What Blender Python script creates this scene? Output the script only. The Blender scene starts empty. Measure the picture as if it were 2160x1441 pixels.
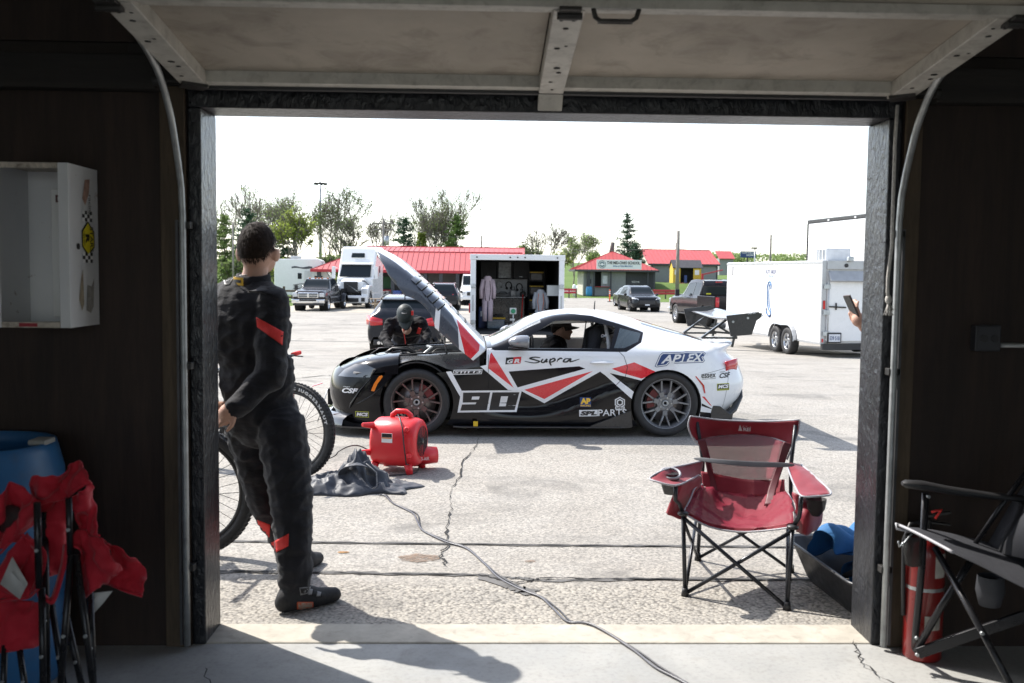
import bpy, bmesh, math, random
import numpy as np
from mathutils import Vector, Matrix, Euler
from mathutils.bvhtree import BVHTree
random.seed(7)
C = bpy.context.scene.collection
R = math.radians
SC = bpy.context.scene

# ------------------------------------------------------------------ camera
W_, H_, F_ = 2160, 1441, 2100.0
PITCH, ROLL, YAW = R(3.95), R(0.65), R(1.6)
CAM = Vector((0, 0, 1.6))
fwd = Vector((math.sin(YAW)*math.cos(PITCH), math.cos(YAW)*math.cos(PITCH), -math.sin(PITCH)))
_r0 = Vector((math.cos(YAW), -math.sin(YAW), 0)); _u0 = _r0.cross(fwd)
rgt = _r0*math.cos(ROLL) + _u0*math.sin(ROLL)
upv = _u0*math.cos(ROLL) - _r0*math.sin(ROLL)
cd = bpy.data.cameras.new('camera'); cam = bpy.data.objects.new('camera', cd); C.objects.link(cam)
m3 = Matrix((rgt, upv, -fwd)).transposed()
cam.matrix_world = Matrix.Translation(CAM) @ m3.to_4x4()
cd.sensor_width = 36.0; cd.lens = 36.0*F_/W_; cd.clip_start = 0.05; cd.clip_end = 6000
cd.dof.use_dof = True; cd.dof.focus_distance = 10.2; cd.dof.aperture_fstop = 4.5
SC.camera = cam

# ------------------------------------------------------------------ light
SUN_EL, SUN_AZ = R(49), R(-50)          # azimuth measured from +Y towards +X
world = bpy.data.worlds.new('World'); SC.world = world; world.use_nodes = True
wn = world.node_tree.nodes; wn.clear()
sky = wn.new('ShaderNodeTexSky'); sky.sky_type = 'NISHITA'; sky.sun_disc = False
sky.sun_elevation = SUN_EL; sky.sun_rotation = SUN_AZ
sky.air_density = 1.0; sky.dust_density = 1.3; sky.ozone_density = 1.0; sky.altitude = 300
bg = wn.new('ShaderNodeBackground'); bg.inputs['Strength'].default_value = 0.15
wo = wn.new('ShaderNodeOutputWorld')
hsv = wn.new('ShaderNodeHueSaturation'); hsv.inputs['Saturation'].default_value = .6   # hazy spring sky
world.node_tree.links.new(sky.outputs[0], hsv.inputs['Color']); world.node_tree.links.new(hsv.outputs[0], bg.inputs[0]); world.node_tree.links.new(bg.outputs[0], wo.inputs[0])
sd = bpy.data.lights.new('sun', 'SUN'); sun = bpy.data.objects.new('sun', sd); C.objects.link(sun)
sd.energy = 3.4; sd.angle = R(0.5); sd.color = (1.0, 0.945, 0.87)
sdir = Vector((math.sin(SUN_AZ)*math.cos(SUN_EL), math.cos(SUN_AZ)*math.cos(SUN_EL), math.sin(SUN_EL)))
sun.rotation_euler = (-sdir).to_track_quat('-Z', 'Y').to_euler(); sun.location = (-20, 20, 30)
vs = SC.view_settings; vs.view_transform = 'Standard'; vs.look = 'None'; vs.exposure = 1.2; vs.gamma = 1
vs.use_curve_mapping = False

# ------------------------------------------------------------------ pixel -> place (photo measured at 2160x1441)
def ray(u, v): return fwd + rgt*((u-W_/2)/F_) + upv*((H_/2-v)/F_)
def P(u, v, Y):
    d = ray(u, v); return CAM + d*(Y/d.y)
def sst(a, b, t):
    t = min(1, max(0, (t-a)/(b-a))); return t*t*(3-2*t)
def gz(y): return -0.015*sst(4.3, 4.7, y) - 0.62*sst(11, 33, y) - 0.17*sst(33, 65, y)
def hill(x, y): return 5.5*sst(125, 320, y) + 6*sst(320, 900, y)
def G(u, v):
    d = ray(u, v); t = 1.0
    for _ in range(60):
        y = d.y*t; z = gz(y); t = t*0.5 + 0.5*((z-1.6)/d.z)
    return CAM + d*t
def at(u, Y, z=None):
    """ground point under picture column u at depth Y"""
    d = ray(u, 577); p = CAM + d*(Y/d.y); return Vector((p.x, Y, gz(Y) if z is None else z))

# ------------------------------------------------------------------ mesh helpers
class MB:
    def __init__(s): s.v = []; s.f = []; s.mi = []; s.sm = []
    def add(s, vs, fs, mi=0, sm=False):
        o = len(s.v); s.v.extend([tuple(p) for p in vs])
        for f in fs: s.f.append(tuple(i+o for i in f)); s.mi.append(mi); s.sm.append(sm)
        return s
    def box(s, x0, x1, y0, y1, z0, z1, mi=0, rot=None, piv=None):
        vs = [Vector((x, y, z)) for z in (z0, z1) for y in (y0, y1) for x in (x0, x1)]
        if rot is not None:
            c = Vector(piv) if piv is not None else Vector(((x0+x1)/2, (y0+y1)/2, (z0+z1)/2))
            mm = Euler(rot).to_matrix(); vs = [mm @ (p-c) + c for p in vs]
        return s.add(vs, [(0,2,3,1),(4,5,7,6),(0,1,5,4),(2,6,7,3),(0,4,6,2),(1,3,7,5)], mi)
    def bar(s, p, q, w, h, up=(0,0,1), mi=0):
        p = Vector(p); q = Vector(q); d = (q-p).normalized(); u = Vector(up)
        a = d.cross(u)
        if a.length < 1e-4: a = d.cross(Vector((1,0,0)))
        a.normalize(); b = a.cross(d)
        vs = []
        for c in (p, q):
            for sx, sy in ((-1,-1),(1,-1),(1,1),(-1,1)): vs.append(c + a*(sx*w/2) + b*(sy*h/2))
        return s.add(vs, [(3,2,1,0),(4,5,6,7),(0,1,5,4),(1,2,6,5),(2,3,7,6),(3,0,4,7)], mi)
    def tube(s, pts, r, n=8, caps=True, closed=False, mi=0, sm=True, flat=1.0):
        pts = [Vector(p) for p in pts]; m = len(pts)
        rs = r if isinstance(r, (list, tuple)) else [r]*m
        vs = []; prev = None
        for i, p in enumerate(pts):
            if closed: d = pts[(i+1) % m] - pts[i-1]
            else: d = pts[min(i+1, m-1)] - pts[max(i-1, 0)]
            if d.length < 1e-9: d = Vector((0,0,1))
            d.normalize()
            if prev is None:
                a = d.cross(Vector((0,0,1)))
                if a.length < 1e-3: a = d.cross(Vector((1,0,0)))
            else: a = prev - d*prev.dot(d)
            if a.length < 1e-6: a = d.orthogonal()
            a.normalize(); prev = a; b = d.cross(a)
            for k in range(n):
                t = 2*math.pi*k/n; vs.append(p + a*(math.cos(t)*rs[i]) + b*(math.sin(t)*rs[i]*flat))
        fs = []
        for i in range(m if closed else m-1):
            j = (i+1) % m
            for k in range(n): fs.append((i*n+k, i*n+(k+1) % n, j*n+(k+1) % n, j*n+k))
        s.add(vs, fs, mi, sm)
        if caps and not closed:
            o = len(s.v)-len(vs)
            s.f.append(tuple(o+k for k in reversed(range(n)))); s.mi.append(mi); s.sm.append(False)
            s.f.append(tuple(o+(m-1)*n+k for k in range(n))); s.mi.append(mi); s.sm.append(False)
        return s
    def cyl(s, p, q, r0, r1=None, n=16, mi=0, sm=True, caps=True):
        return s.tube([p, q], [r0, r0 if r1 is None else r1], n, caps, False, mi, sm)
    def lathe(s, prof, c=(0,0,0), axis='z', n=24, mi=0, sm=True, closed=False):
        c = Vector(c); vs = []; m = len(prof)
        for r, h in prof:
            for k in range(n):
                t = 2*math.pi*k/n; a, b = r*math.cos(t), r*math.sin(t)
                vs.append(c + Vector({'z': (a,b,h), 'y': (a,h,b), 'x': (h,a,b)}[axis]))
        fs = []
        for i in range(m if closed else m-1):
            j = (i+1) % m
            for k in range(n):
                f = (i*n+k, i*n+(k+1) % n, j*n+(k+1) % n, j*n+k)
                fs.append(f if axis != 'y' else f[::-1])
        return s.add(vs, fs, mi, sm)
    def prism(s, poly, axis, d0, d1, mi=0, sm=False):
        def pt(a, b, d): return {'y': (a, d, b), 'x': (d, a, b), 'z': (a, b, d)}[axis]
        n = len(poly)
        vs = [pt(a, b, d0) for a, b in poly] + [pt(a, b, d1) for a, b in poly]
        fs = [tuple(range(n)), tuple(reversed(range(n, 2*n)))]
        s.add(vs, fs + [(i, i+n, (i+1) % n + n, (i+1) % n) for i in range(n)], mi, sm)
        return s
    def grid(s, rows, mi=0, sm=True, closed=False):
        m, n = len(rows), len(rows[0]); vs = [p for r in rows for p in r]
        fs = []
        for i in range(m-1):
            for k in range(n if closed else n-1):
                fs.append((i*n+k, i*n+(k+1) % n, (i+1)*n+(k+1) % n, (i+1)*n+k))
        return s.add(vs, fs, mi, sm)
    def sphere(s, c, r, nu=16, nv=10, mi=0, rot=None):
        if not isinstance(r, (list, tuple)): r = (r, r, r)
        c = Vector(c); mm = Euler(rot).to_matrix() if rot is not None else None
        vs = []
        for i in range(nv+1):
            t = math.pi*i/nv
            for k in range(nu):
                a = 2*math.pi*k/nu
                p = Vector((r[0]*math.sin(t)*math.cos(a), r[1]*math.sin(t)*math.sin(a), r[2]*math.cos(t)))
                vs.append(c + (mm @ p if mm else p))
        fs = [(i*nu+k, (i+1)*nu+k, (i+1)*nu+(k+1) % nu, i*nu+(k+1) % nu) for i in range(nv) for k in range(nu)]
        return s.add(vs, fs, mi, True)
    def mesh(s, name, mats):
        me = bpy.data.meshes.new(name); me.from_pydata(s.v, [], s.f)
        for m in (mats if isinstance(mats, (list, tuple)) else [mats]): me.materials.append(m)
        me.polygons.foreach_set('material_index', s.mi); me.polygons.foreach_set('use_smooth', s.sm)
        me.update(); return me
    def build(s, name, mats, parent=None, bevel=0, sub=0, solid=0, fix=True, loc=None, rot=None, weld=False, seg=2):
        me = s.mesh(name, mats)
        if fix or weld:
            bm = bmesh.new(); bm.from_mesh(me)
            if weld: bmesh.ops.remove_doubles(bm, verts=bm.verts, dist=1e-5)
            if fix: bmesh.ops.recalc_face_normals(bm, faces=bm.faces)
            bm.to_mesh(me); bm.free()
        return link(name, me, parent, bevel, sub, solid, loc, rot, seg)
def link(name, me, parent=None, bevel=0, sub=0, solid=0, loc=None, rot=None, seg=2):
    o = bpy.data.objects.new(name, me); C.objects.link(o)
    if parent is not None: o.parent = parent
    if loc is not None: o.location = loc
    if rot is not None: o.rotation_euler = rot
    if solid:
        md = o.modifiers.new('solid', 'SOLIDIFY'); md.thickness = solid; md.offset = -1
    if bevel:
        md = o.modifiers.new('bevel', 'BEVEL'); md.width = bevel; md.segments = seg; md.limit_method = 'ANGLE'; md.angle_limit = R(35)
        md.harden_normals = False
    if sub:
        md = o.modifiers.new('sub', 'SUBSURF'); md.levels = sub; md.render_levels = sub
    return o
def tag(o, label, cat, group=None):
    o['label'] = label; o['category'] = cat
    if group: o['group'] = group
    return o
def thing(name, label, cat, loc=(0,0,0), rz=0, group=None):
    o = bpy.data.objects.new(name, None); C.objects.link(o); o.empty_display_size = .2
    o.location = loc; o.rotation_euler = (0, 0, rz); return tag(o, label, cat, group)
def struct(o): o['kind'] = 'structure'; return o
def stuff(o): o['kind'] = 'stuff'; return o
def dup(o, loc=None, rz=None, label=None, parent=None, scale=None):
    c = o.copy(); C.objects.link(c)
    if parent is not None: c.parent = parent
    if loc is not None: c.location = loc
    if rz is not None: c.rotation_euler = (0, 0, rz)
    if scale is not None: c.scale = scale
    if label: c['label'] = label
    for ch in [k for k in C.objects if k.parent is o]: dup(ch, parent=c)
    return c
def eval_mesh(o):
    dg = bpy.context.evaluated_depsgraph_get(); dg.update()
    return bpy.data.meshes.new_from_object(o.evaluated_get(dg))

# ------------------------------------------------------------------ materials
def new_mat(name):
    m = bpy.data.materials.new(name); m.use_nodes = True
    nt = m.node_tree; b = nt.nodes['Principled BSDF']; return m, nt, b
def col4(c): return (c[0], c[1], c[2], 1) if not isinstance(c, (int, float)) else (c, c, c, 1)
def N(nt, typ, **kw):
    n = nt.nodes.new(typ)
    for k, v in kw.items():
        if k.startswith('i_'): n.inputs[k[2:].replace('_', ' ')].default_value = v
        else: setattr(n, k, v)
    return n
def L(nt, a, b): nt.links.new(a, b)
def ramp(nt, fac, stops, interp='LINEAR'):
    r = nt.nodes.new('ShaderNodeValToRGB'); r.color_ramp.interpolation = interp
    e = r.color_ramp.elements
    while len(e) < len(stops): e.new(0.5)
    for k, (p, c) in enumerate(stops): e[k].position = p; e[k].color = col4(c)
    L(nt, fac, r.inputs[0]); return r.outputs[0]
def mixc(nt, fac, a, b, mode='MIX'):
    n = nt.nodes.new('ShaderNodeMix'); n.data_type = 'RGBA'; n.blend_type = mode
    for idx, x in ((0, fac), (6, a), (7, b)):
        if hasattr(x, 'is_output'): L(nt, x, n.inputs[idx])
        else: n.inputs[idx].default_value = x if idx == 0 else col4(x)
    return n.outputs[2]
def coords(nt, scale=(1,1,1), kind='Object'):
    tc = nt.nodes.new('ShaderNodeTexCoord'); mp = nt.nodes.new('ShaderNodeMapping'); mp.inputs['Scale'].default_value = scale
    L(nt, tc.outputs[kind], mp.inputs[0]); return mp.outputs[0]
def noise(nt, vec, scale, detail=4, rough=.55, dist=0):
    n = nt.nodes.new('ShaderNodeTexNoise'); n.inputs['Scale'].default_value = scale; n.inputs['Detail'].default_value = detail
    n.inputs['Roughness'].default_value = rough; n.inputs['Distortion'].default_value = dist
    L(nt, vec, n.inputs['Vector']); return n.outputs['Fac']
def bump(nt, b, h, strength=.3, dist=.01, prev=None):
    n = nt.nodes.new('ShaderNodeBump'); n.inputs['Strength'].default_value = strength; n.inputs['Distance'].default_value = dist
    L(nt, h, n.inputs['Height'])
    if prev is not None: L(nt, prev, n.inputs['Normal'])
    L(nt, n.outputs[0], b.inputs['Normal']); return n.outputs[0]
def S(b, k, v): b.inputs[k].default_value = v
_mc = {}
def mat(name, c, rough=.5, metal=0, var=.12, vs=6, bs=0, bscale=60, bd=.004, coat=0, spec=None, trans=0, alpha=1, emis=None, dirt=0, sheen=0):
    """plain painted/plastic/metal/cloth surface with uneven tone, optional grain and grime"""
    if name in _mc: return _mc[name]
    m, nt, b = new_mat(name); S(b, 'Roughness', rough); S(b, 'Metallic', metal)
    v = coords(nt)
    if var:
        f = noise(nt, v, vs, 5, .6)
        base = ramp(nt, f, [(.25, [x*(1-var) for x in c]), (.75, [min(1, x*(1+var)) for x in c])])
        if dirt:
            f2 = noise(nt, v, vs*2.3, 6, .65, .6)
            mk = ramp(nt, f2, [(.5, 0), (.72, dirt)])
            base = mixc(nt, mk, base, (.09, .07, .05))
        L(nt, base, b.inputs['Base Color'])
        rr = ramp(nt, noise(nt, v, vs*3, 4), [(.3, max(0, rough-.07)), (.7, min(1, rough+.07))]); L(nt, rr, b.inputs['Roughness'])
    else: S(b, 'Base Color', col4(c))
    if bs: bump(nt, b, noise(nt, v, bscale, 3), bs, bd)
    if coat: S(b, 'Coat Weight', coat); S(b, 'Coat Roughness', .04)
    if spec is not None: S(b, 'Specular IOR Level', spec)
    if trans: S(b, 'Transmission Weight', trans)
    if alpha < 1: S(b, 'Alpha', alpha)
    if sheen: S(b, 'Sheen Weight', sheen); S(b, 'Sheen Roughness', .4)
    if emis: S(b, 'Emission Color', col4(emis[0])); S(b, 'Emission Strength', emis[1])
    _mc[name] = m; return m

def pchip(xs, ys, x):
    xs = np.asarray(xs, float); ys = np.asarray(ys, float); x = np.asarray(x, float)
    h = np.diff(xs); d = np.diff(ys)/h; m = np.zeros(len(xs))
    for i in range(1, len(xs)-1):
        if d[i-1]*d[i] > 0:
            w1 = 2*h[i]+h[i-1]; w2 = h[i]+2*h[i-1]; m[i] = (w1+w2)/(w1/d[i-1]+w2/d[i])
    m[0] = d[0]; m[-1] = d[-1]
    i = np.clip(np.searchsorted(xs, x)-1, 0, len(xs)-2); t = (x-xs[i])/h[i]
    return ys[i]*(1+2*t)*(1-t)**2 + m[i]*h[i]*t*(1-t)**2 + ys[i+1]*t*t*(3-2*t) + m[i+1]*h[i]*t*t*(t-1)
def catmull(pts, n):
    """n samples through pts; returns (param, point)"""
    m = len(pts)-1; out = []
    for k in range(n):
        t = m*k/(n-1); i = min(int(t), m-1); f = t-i
        p0 = pts[max(i-1, 0)]; p1 = pts[i]; p2 = pts[i+1]; p3 = pts[min(i+2, m)]
        if i == 0: p0 = 2*p1-p2
        if i+2 > m: p3 = 2*p2-p1
        out.append((t, .5*((2*p1)+(-p0+p2)*f+(2*p0-5*p1+4*p2-p3)*f*f+(-p0+3*p1-3*p2+p3)*f**3)))
    return out
# ================================================================== setting materials
def m_asphalt():
    m, nt, b = new_mat('asphalt'); S(b, 'Roughness', .88); S(b, 'Specular IOR Level', .3)
    v = coords(nt)
    sep = N(nt, 'ShaderNodeSeparateXYZ'); L(nt, v, sep.inputs[0])
    big = noise(nt, v, .35, 6, .6, .4); mid = noise(nt, v, 2.2, 5, .65); fine = noise(nt, v, 90, 3, .7)
    vo = N(nt, 'ShaderNodeTexVoronoi', i_Scale=75.0); L(nt, v, vo.inputs['Vector'])
    vc = N(nt, 'ShaderNodeTexVoronoi', i_Scale=62.0); L(nt, v, vc.inputs['Vector'])
    base = ramp(nt, big, [(.3, (.25, .235, .212)), (.7, (.36, .34, .308))])
    base = mixc(nt, ramp(nt, mid, [(.42, 0), (.75, .45)]), base, (.36, .35, .33))
    spk = ramp(nt, vo.outputs['Color'], [(.1, (.55,)*3), (.5, (1.0,)*3), (.9, (1.4, 1.38, 1.33))])
    base = mixc(nt, .8, base, spk, 'MULTIPLY')
    base = mixc(nt, ramp(nt, fine, [(.3, .55), (.5, 0)]), base, (.08, .08, .08))
    # coarse worn strip beside the garage: pale stones in dark binder
    ny = N(nt, 'ShaderNodeMath', operation='MULTIPLY_ADD'); L(nt, noise(nt, v, 1.6, 3), ny.inputs[0]); ny.inputs[1].default_value = .12; L(nt, sep.outputs[1], ny.inputs[2])
    near = ramp(nt, ny.outputs[0], [(.0, 1), (1, 0)])
    mr = N(nt, 'ShaderNodeMapRange'); L(nt, ny.outputs[0], mr.inputs[0]); mr.inputs[1].default_value = 5.08; mr.inputs[2].default_value = 5.22; mr.inputs[3].default_value = 1; mr.inputs[4].default_value = 0
    gap = ramp(nt, vc.outputs['Distance'], [(.3, (.38, .365, .335)), (.55, (.31, .295, .27)), (.8, (.07, .066, .06))])
    coarse = mixc(nt, .75, gap, ramp(nt, vc.outputs['Color'], [(.1, (.55,)*3), (.9, (1.45, 1.4, 1.3))]), 'MULTIPLY')
    mrs = N(nt, 'ShaderNodeMath', operation='MULTIPLY', use_clamp=True); L(nt, mr.outputs[0], mrs.inputs[0]); mrs.inputs[1].default_value = .7
    base = mixc(nt, mrs.outputs[0], base, coarse)
    # rust and oil marks
    st = noise(nt, v, 1.1, 4, .6, .8)
    base = mixc(nt, ramp(nt, st, [(.56, 0), (.7, .7)]), base, (.13, .125, .116))
    # old tyre marks running across the lot
    wv = coords(nt, (.05, 1, 1)); tm = noise(nt, wv, .8, 4, .7)
    base = mixc(nt, ramp(nt, tm, [(.55, 0), (.7, .42)]), base, (.15, .145, .138))
    L(nt, base, b.inputs['Base Color'])
    h = N(nt, 'ShaderNodeMath', operation='ADD'); L(nt, vo.outputs['Distance'], h.inputs[0]); L(nt, fine, h.inputs[1])
    n1 = bump(nt, b, h.outputs[0], .25, .004)
    hm = N(nt, 'ShaderNodeMath', operation='MULTIPLY'); L(nt, vc.outputs['Distance'], hm.inputs[0]); L(nt, mr.outputs[0], hm.inputs[1]); 
    inv = N(nt, 'ShaderNodeMath', operation='MULTIPLY'); L(nt, hm.outputs[0], inv.inputs[0]); inv.inputs[1].default_value = -1
    bump(nt, b, inv.outputs[0], .5, .007, n1)
    return m
def m_concrete():
    m, nt, b = new_mat('concrete'); v = coords(nt)
    big = noise(nt, v, 1.3, 6, .62, .5); fine = noise(nt, v, 45, 4, .7); mid = noise(nt, v, 5, 5, .7, 1.2)
    base = ramp(nt, big, [(.3, (.27, .275, .27)), (.55, (.36, .36, .345)), (.75, (.44, .435, .405))])
    base = mixc(nt, ramp(nt, mid, [(.55, 0), (.8, .5)]), base, (.2, .19, .165))
    base = mixc(nt, ramp(nt, fine, [(.35, .3), (.5, 0)]), base, (.17, .165, .16))
    L(nt, base, b.inputs['Base Color']); L(nt, ramp(nt, mid, [(.3, .5), (.7, .8)]), b.inputs['Roughness'])
    bump(nt, b, fine, .12, .003); return m
def m_grass():
    m, nt, b = new_mat('grass'); v = coords(nt); S(b, 'Roughness', .9); S(b, 'Specular IOR Level', .15)
    big = noise(nt, v, .06, 5, .6); fine = noise(nt, v, 3.5, 5, .8)
    base = ramp(nt, big, [(.3, (.09, .14, .035)), (.7, (.15, .21, .06))])
    base = mixc(nt, ramp(nt, fine, [(.35, .6), (.65, 0)]), base, (.05, .10, .016))
    L(nt, base, b.inputs['Base Color']); bump(nt, b, fine, .6, .08); return m
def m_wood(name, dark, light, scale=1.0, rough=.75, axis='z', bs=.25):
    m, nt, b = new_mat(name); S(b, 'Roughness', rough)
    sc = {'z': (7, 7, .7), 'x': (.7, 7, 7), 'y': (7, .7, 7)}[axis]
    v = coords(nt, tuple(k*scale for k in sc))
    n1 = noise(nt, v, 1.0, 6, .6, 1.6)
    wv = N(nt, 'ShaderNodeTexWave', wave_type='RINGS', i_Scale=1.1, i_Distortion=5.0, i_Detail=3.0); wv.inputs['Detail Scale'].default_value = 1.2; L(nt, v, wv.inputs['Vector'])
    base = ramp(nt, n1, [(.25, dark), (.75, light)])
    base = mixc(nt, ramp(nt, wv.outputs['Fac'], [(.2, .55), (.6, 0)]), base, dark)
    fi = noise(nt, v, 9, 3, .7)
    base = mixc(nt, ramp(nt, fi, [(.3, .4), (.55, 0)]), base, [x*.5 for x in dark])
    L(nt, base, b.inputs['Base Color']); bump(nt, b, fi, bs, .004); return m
def m_jamb():
    m, nt, b = new_mat('black_jamb_paint'); S(b, 'Roughness', .3); v = coords(nt, (1, 1, .55))
    n = noise(nt, v, 34, 4, .62, .6); n2 = noise(nt, v, 9, 3)
    L(nt, ramp(nt, n2, [(.3, (.010, .011, .014)), (.7, (.022, .024, .03))]), b.inputs['Base Color'])
    bump(nt, b, n, .9, .012); return m
def m_rough_wall():
    return mat('rear_wall_board', (.025, .02, .017), .8, var=.3, vs=2)
ASPH, CONC, GRASS = m_asphalt(), m_concrete(), m_grass()
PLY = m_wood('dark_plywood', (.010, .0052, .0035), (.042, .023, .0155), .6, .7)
TRIMWOOD = m_wood('old_timber', (.05, .035, .022), (.16, .115, .07), 1.0)
JAMB = m_jamb()
DARKWOOD = m_wood('dark_beam_timber', (.012, .010, .009), (.03, .025, .021), 1.0, axis='x')
STEEL = mat('galvanised_steel', (.42, .44, .45), .42, .85, var=.25, vs=14)
BLACKMETAL = mat('black_metal', (.015, .015, .017), .38, .3, var=.2)
IRON = mat('dark_iron', (.05, .048, .046), .55, .6, var=.3, vs=20)
CRACK = mat('tar_crack', (.014, .013, .012), .9, var=.4, vs=30)
SEAL = mat('crack_sealant', (.115, .112, .108), .85, var=.3, vs=9, bs=.3)
WHITEPAINT = mat('white_paint', (.78, .78, .77), .4, var=.04)
BLACKPLASTIC = mat('black_plastic', (.02, .02, .022), .45, var=.2)
RUBBER = mat('tyre_rubber', (.022, .022, .023), .72, var=.3, vs=12, bs=.15)
GLASS = mat('dark_glass', (.012, .016, .02), .04, 0, var=0, spec=.5)
CHROME = mat('chrome', (.75, .76, .78), .12, 1, var=.06)
REDLENS = mat('red_lens', (.5, .012, .018), .15, var=.15, coat=.6)
CLEARLENS = mat('clear_lens', (.55, .57, .6), .12, .2, var=.2, coat=.6)
AMBER = mat('amber_lens', (.75, .2, .02), .2, var=.1, coat=.5)

# ================================================================== ground
def sheet(name, m, xs, ys, dz, hl=False):
    b = MB(); b.grid([[(x, y, gz(y) + dz + (hill(x, y) if hl else 0)) for x in xs] for y in ys], 0, True)
    o = b.build(name, m); return struct(o)
ys = [-30, -8, 0, 4.3, 4.5, 4.8, 6, 8, 10] + [11+i for i in range(0, 18)] + list(range(30, 130, 5)) + list(range(130, 340, 12)) + [360, 420, 500, 600, 750, 900, 1300, 2200, 4000]
sheet('ground', GRASS, [-4000, -1200, -400, -150, -60, -30, -10, 0, 10, 30, 60, 150, 400, 1200, 4000], ys, -.06, True)
ly = [4.432, 4.5, 4.7, 5, 6, 7, 8, 9, 10, 11] + [11.5+i*.75 for i in range(0, 22)] + list(range(29, 100, 3))
LOT = sheet('parking_lot', ASPH, [-70, -40, -20, -10, -5, -2.5, 0, 2.5, 5, 10, 20, 40, 70], ly, 0.0)
ROADM = mat('road_asphalt', (.2, .2, .2), .9, var=.15, vs=2)
b = MB(); b.grid([[(x, y, gz(y)-.02+hill(x, y)) for x in (-120, -40, 0, 20, 60, 160)] for y in (128, 131, 134, 137)]); struct(b.build('road', ROADM))
b = MB(); b.grid([[(x, y, gz(y)-.03) for x in (24, 60, 100)] for y in (99, 104, 109)]); struct(b.build('side_road', ROADM))
ADDED_APRON = sheet('added_bounce_apron', mat('bounce_apron_grey', (.34, .33, .31), .9, var=.15, vs=1), [-12, 0, 12], [-24, -12, -3.36], -.0)  # unseen slab added behind the garage to keep bounced light neutral
# cracks and tar seams in the lot (thin ribbons following the slab joints)
def ribbon(name, pts, w, m, dz, jit=.0, parent=None, wj=.5, sub=10, seed=1):
    rnd = random.Random(seed); b = MB(); L_ = []
    for a, c in zip(pts[:-1], pts[1:]):
        for k in range(sub):
            t = k/sub; L_.append((a[0]*(1-t)+c[0]*t + rnd.gauss(0, jit), a[1]*(1-t)+c[1]*t + rnd.gauss(0, jit)))
    L_.append(pts[-1]); rows = []
    for i, p in enumerate(L_):
        q = L_[min(i+1, len(L_)-1)]; r_ = L_[max(i-1, 0)]; d = Vector((q[0]-r_[0], q[1]-r_[1], 0)).normalized(); n = Vector((-d.y, d.x, 0))
        ww = w*(1 + wj*rnd.uniform(-1, 1))
        if i in (0, len(L_)-1): ww *= .3
        rows.append([(p[0]-n.x*ww, p[1]-n.y*ww, gz(p[1])+dz), (p[0]+n.x*ww, p[1]+n.y*ww, gz(p[1])+dz)])
    b.grid(rows, 0, False); return b.build(name, m, parent)
def gp(u, v): p = G(u, v); return (p.x, p.y)
ribbon('tar_seam', [gp(440, 1142), gp(760, 1146), gp(1180, 1151), gp(1560, 1154), gp(1900, 1158)], .022, SEAL, .004, .004, LOT, .5, 14, 3)
ribbon('crack', [gp(440, 1143), gp(760, 1147), gp(1180, 1152), gp(1560, 1155), gp(1900, 1160)], .005, CRACK, .008, .003, LOT, .7, 16, 4)
ribbon('tar_seam', [gp(440, 1205), gp(700, 1209), gp(1000, 1214), gp(1090, 1220), gp(1150, 1226), gp(1400, 1222), gp(1900, 1225)], .02, SEAL, .004, .006, LOT, .6, 14, 5)
ribbon('crack', [gp(440, 1206), gp(700, 1210), gp(1010, 1215), gp(1090, 1232), gp(1140, 1222), gp(1400, 1224), gp(1900, 1226)], .007, CRACK, .008, .004, LOT, .8, 16, 6)
ribbon('tar_seam', [gp(1015, 1212), gp(1080, 1240), gp(1130, 1252)], .045, SEAL, .0045, .01, LOT, .5, 8, 16)
ribbon('crack', [gp(1010, 925), gp(1000, 950), gp(975, 975), gp(972, 1005), gp(948, 1040), gp(952, 1075), gp(942, 1110), gp(945, 1148)], .0045, CRACK, .008, .006, LOT, .9, 7, 7)
ribbon('crack', [gp(945, 1152), gp(928, 1170), gp(940, 1195)], .005, CRACK, .008, .01, LOT, .8, 7, 8)
ribbon('crack', [gp(560, 690), gp(700, 684), gp(900, 690)], .03, CRACK, .008, .02, LOT, .8, 9, 9)
ribbon('tar_seam', [gp(430, 716), gp(700, 721), gp(1400, 733), gp(1900, 752)], .2, mat('patched_asphalt', (.075, .073, .07), .9, var=.25, vs=5), .005, .01, LOT, .15, 9, 10)
ribbon('crack', [gp(600, 802), gp(690, 792), gp(760, 806)], .012, CRACK, .008, .01, LOT, .8, 8, 11)
ribbon('crack', [gp(1600, 800), gp(1800, 806)], .01, CRACK, .008, .01, LOT, .8, 8, 12)
RUST = mat('rust_stain', (.20, .14, .10), .9, var=.45, vs=30, bs=.4)
nt_ = RUST.node_tree; L(nt_, ramp(nt_, noise(nt_, coords(nt_), 38, 6, .8), [(.36, 0), (.56, .9)]), nt_.nodes['Principled BSDF'].inputs['Alpha'])
def stain(u, v, rx, ry, m, seed):
    rnd = random.Random(seed); c = G(u, v); b = MB(); n = 26
    pts = [(c.x + rx*math.cos(2*math.pi*k/n)*rnd.uniform(.72, 1.1), c.y + ry*math.sin(2*math.pi*k/n)*rnd.uniform(.72, 1.1), gz(c.y)+.004) for k in range(n)]
    b.add([(c.x, c.y, gz(c.y)+.004)] + pts, [(0, 1+k, 1+(k+1) % n) for k in range(n)]); return b.build('stain', m, LOT)
stain(888, 1178, .13, .085, RUST, 4); stain(724, 1166, .035, .018, mat('orange_stain', (.3, .16, .06), .9, var=.4, vs=30), 5)
stain(1118, 1185, .035, .02, RUST, 6)

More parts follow.
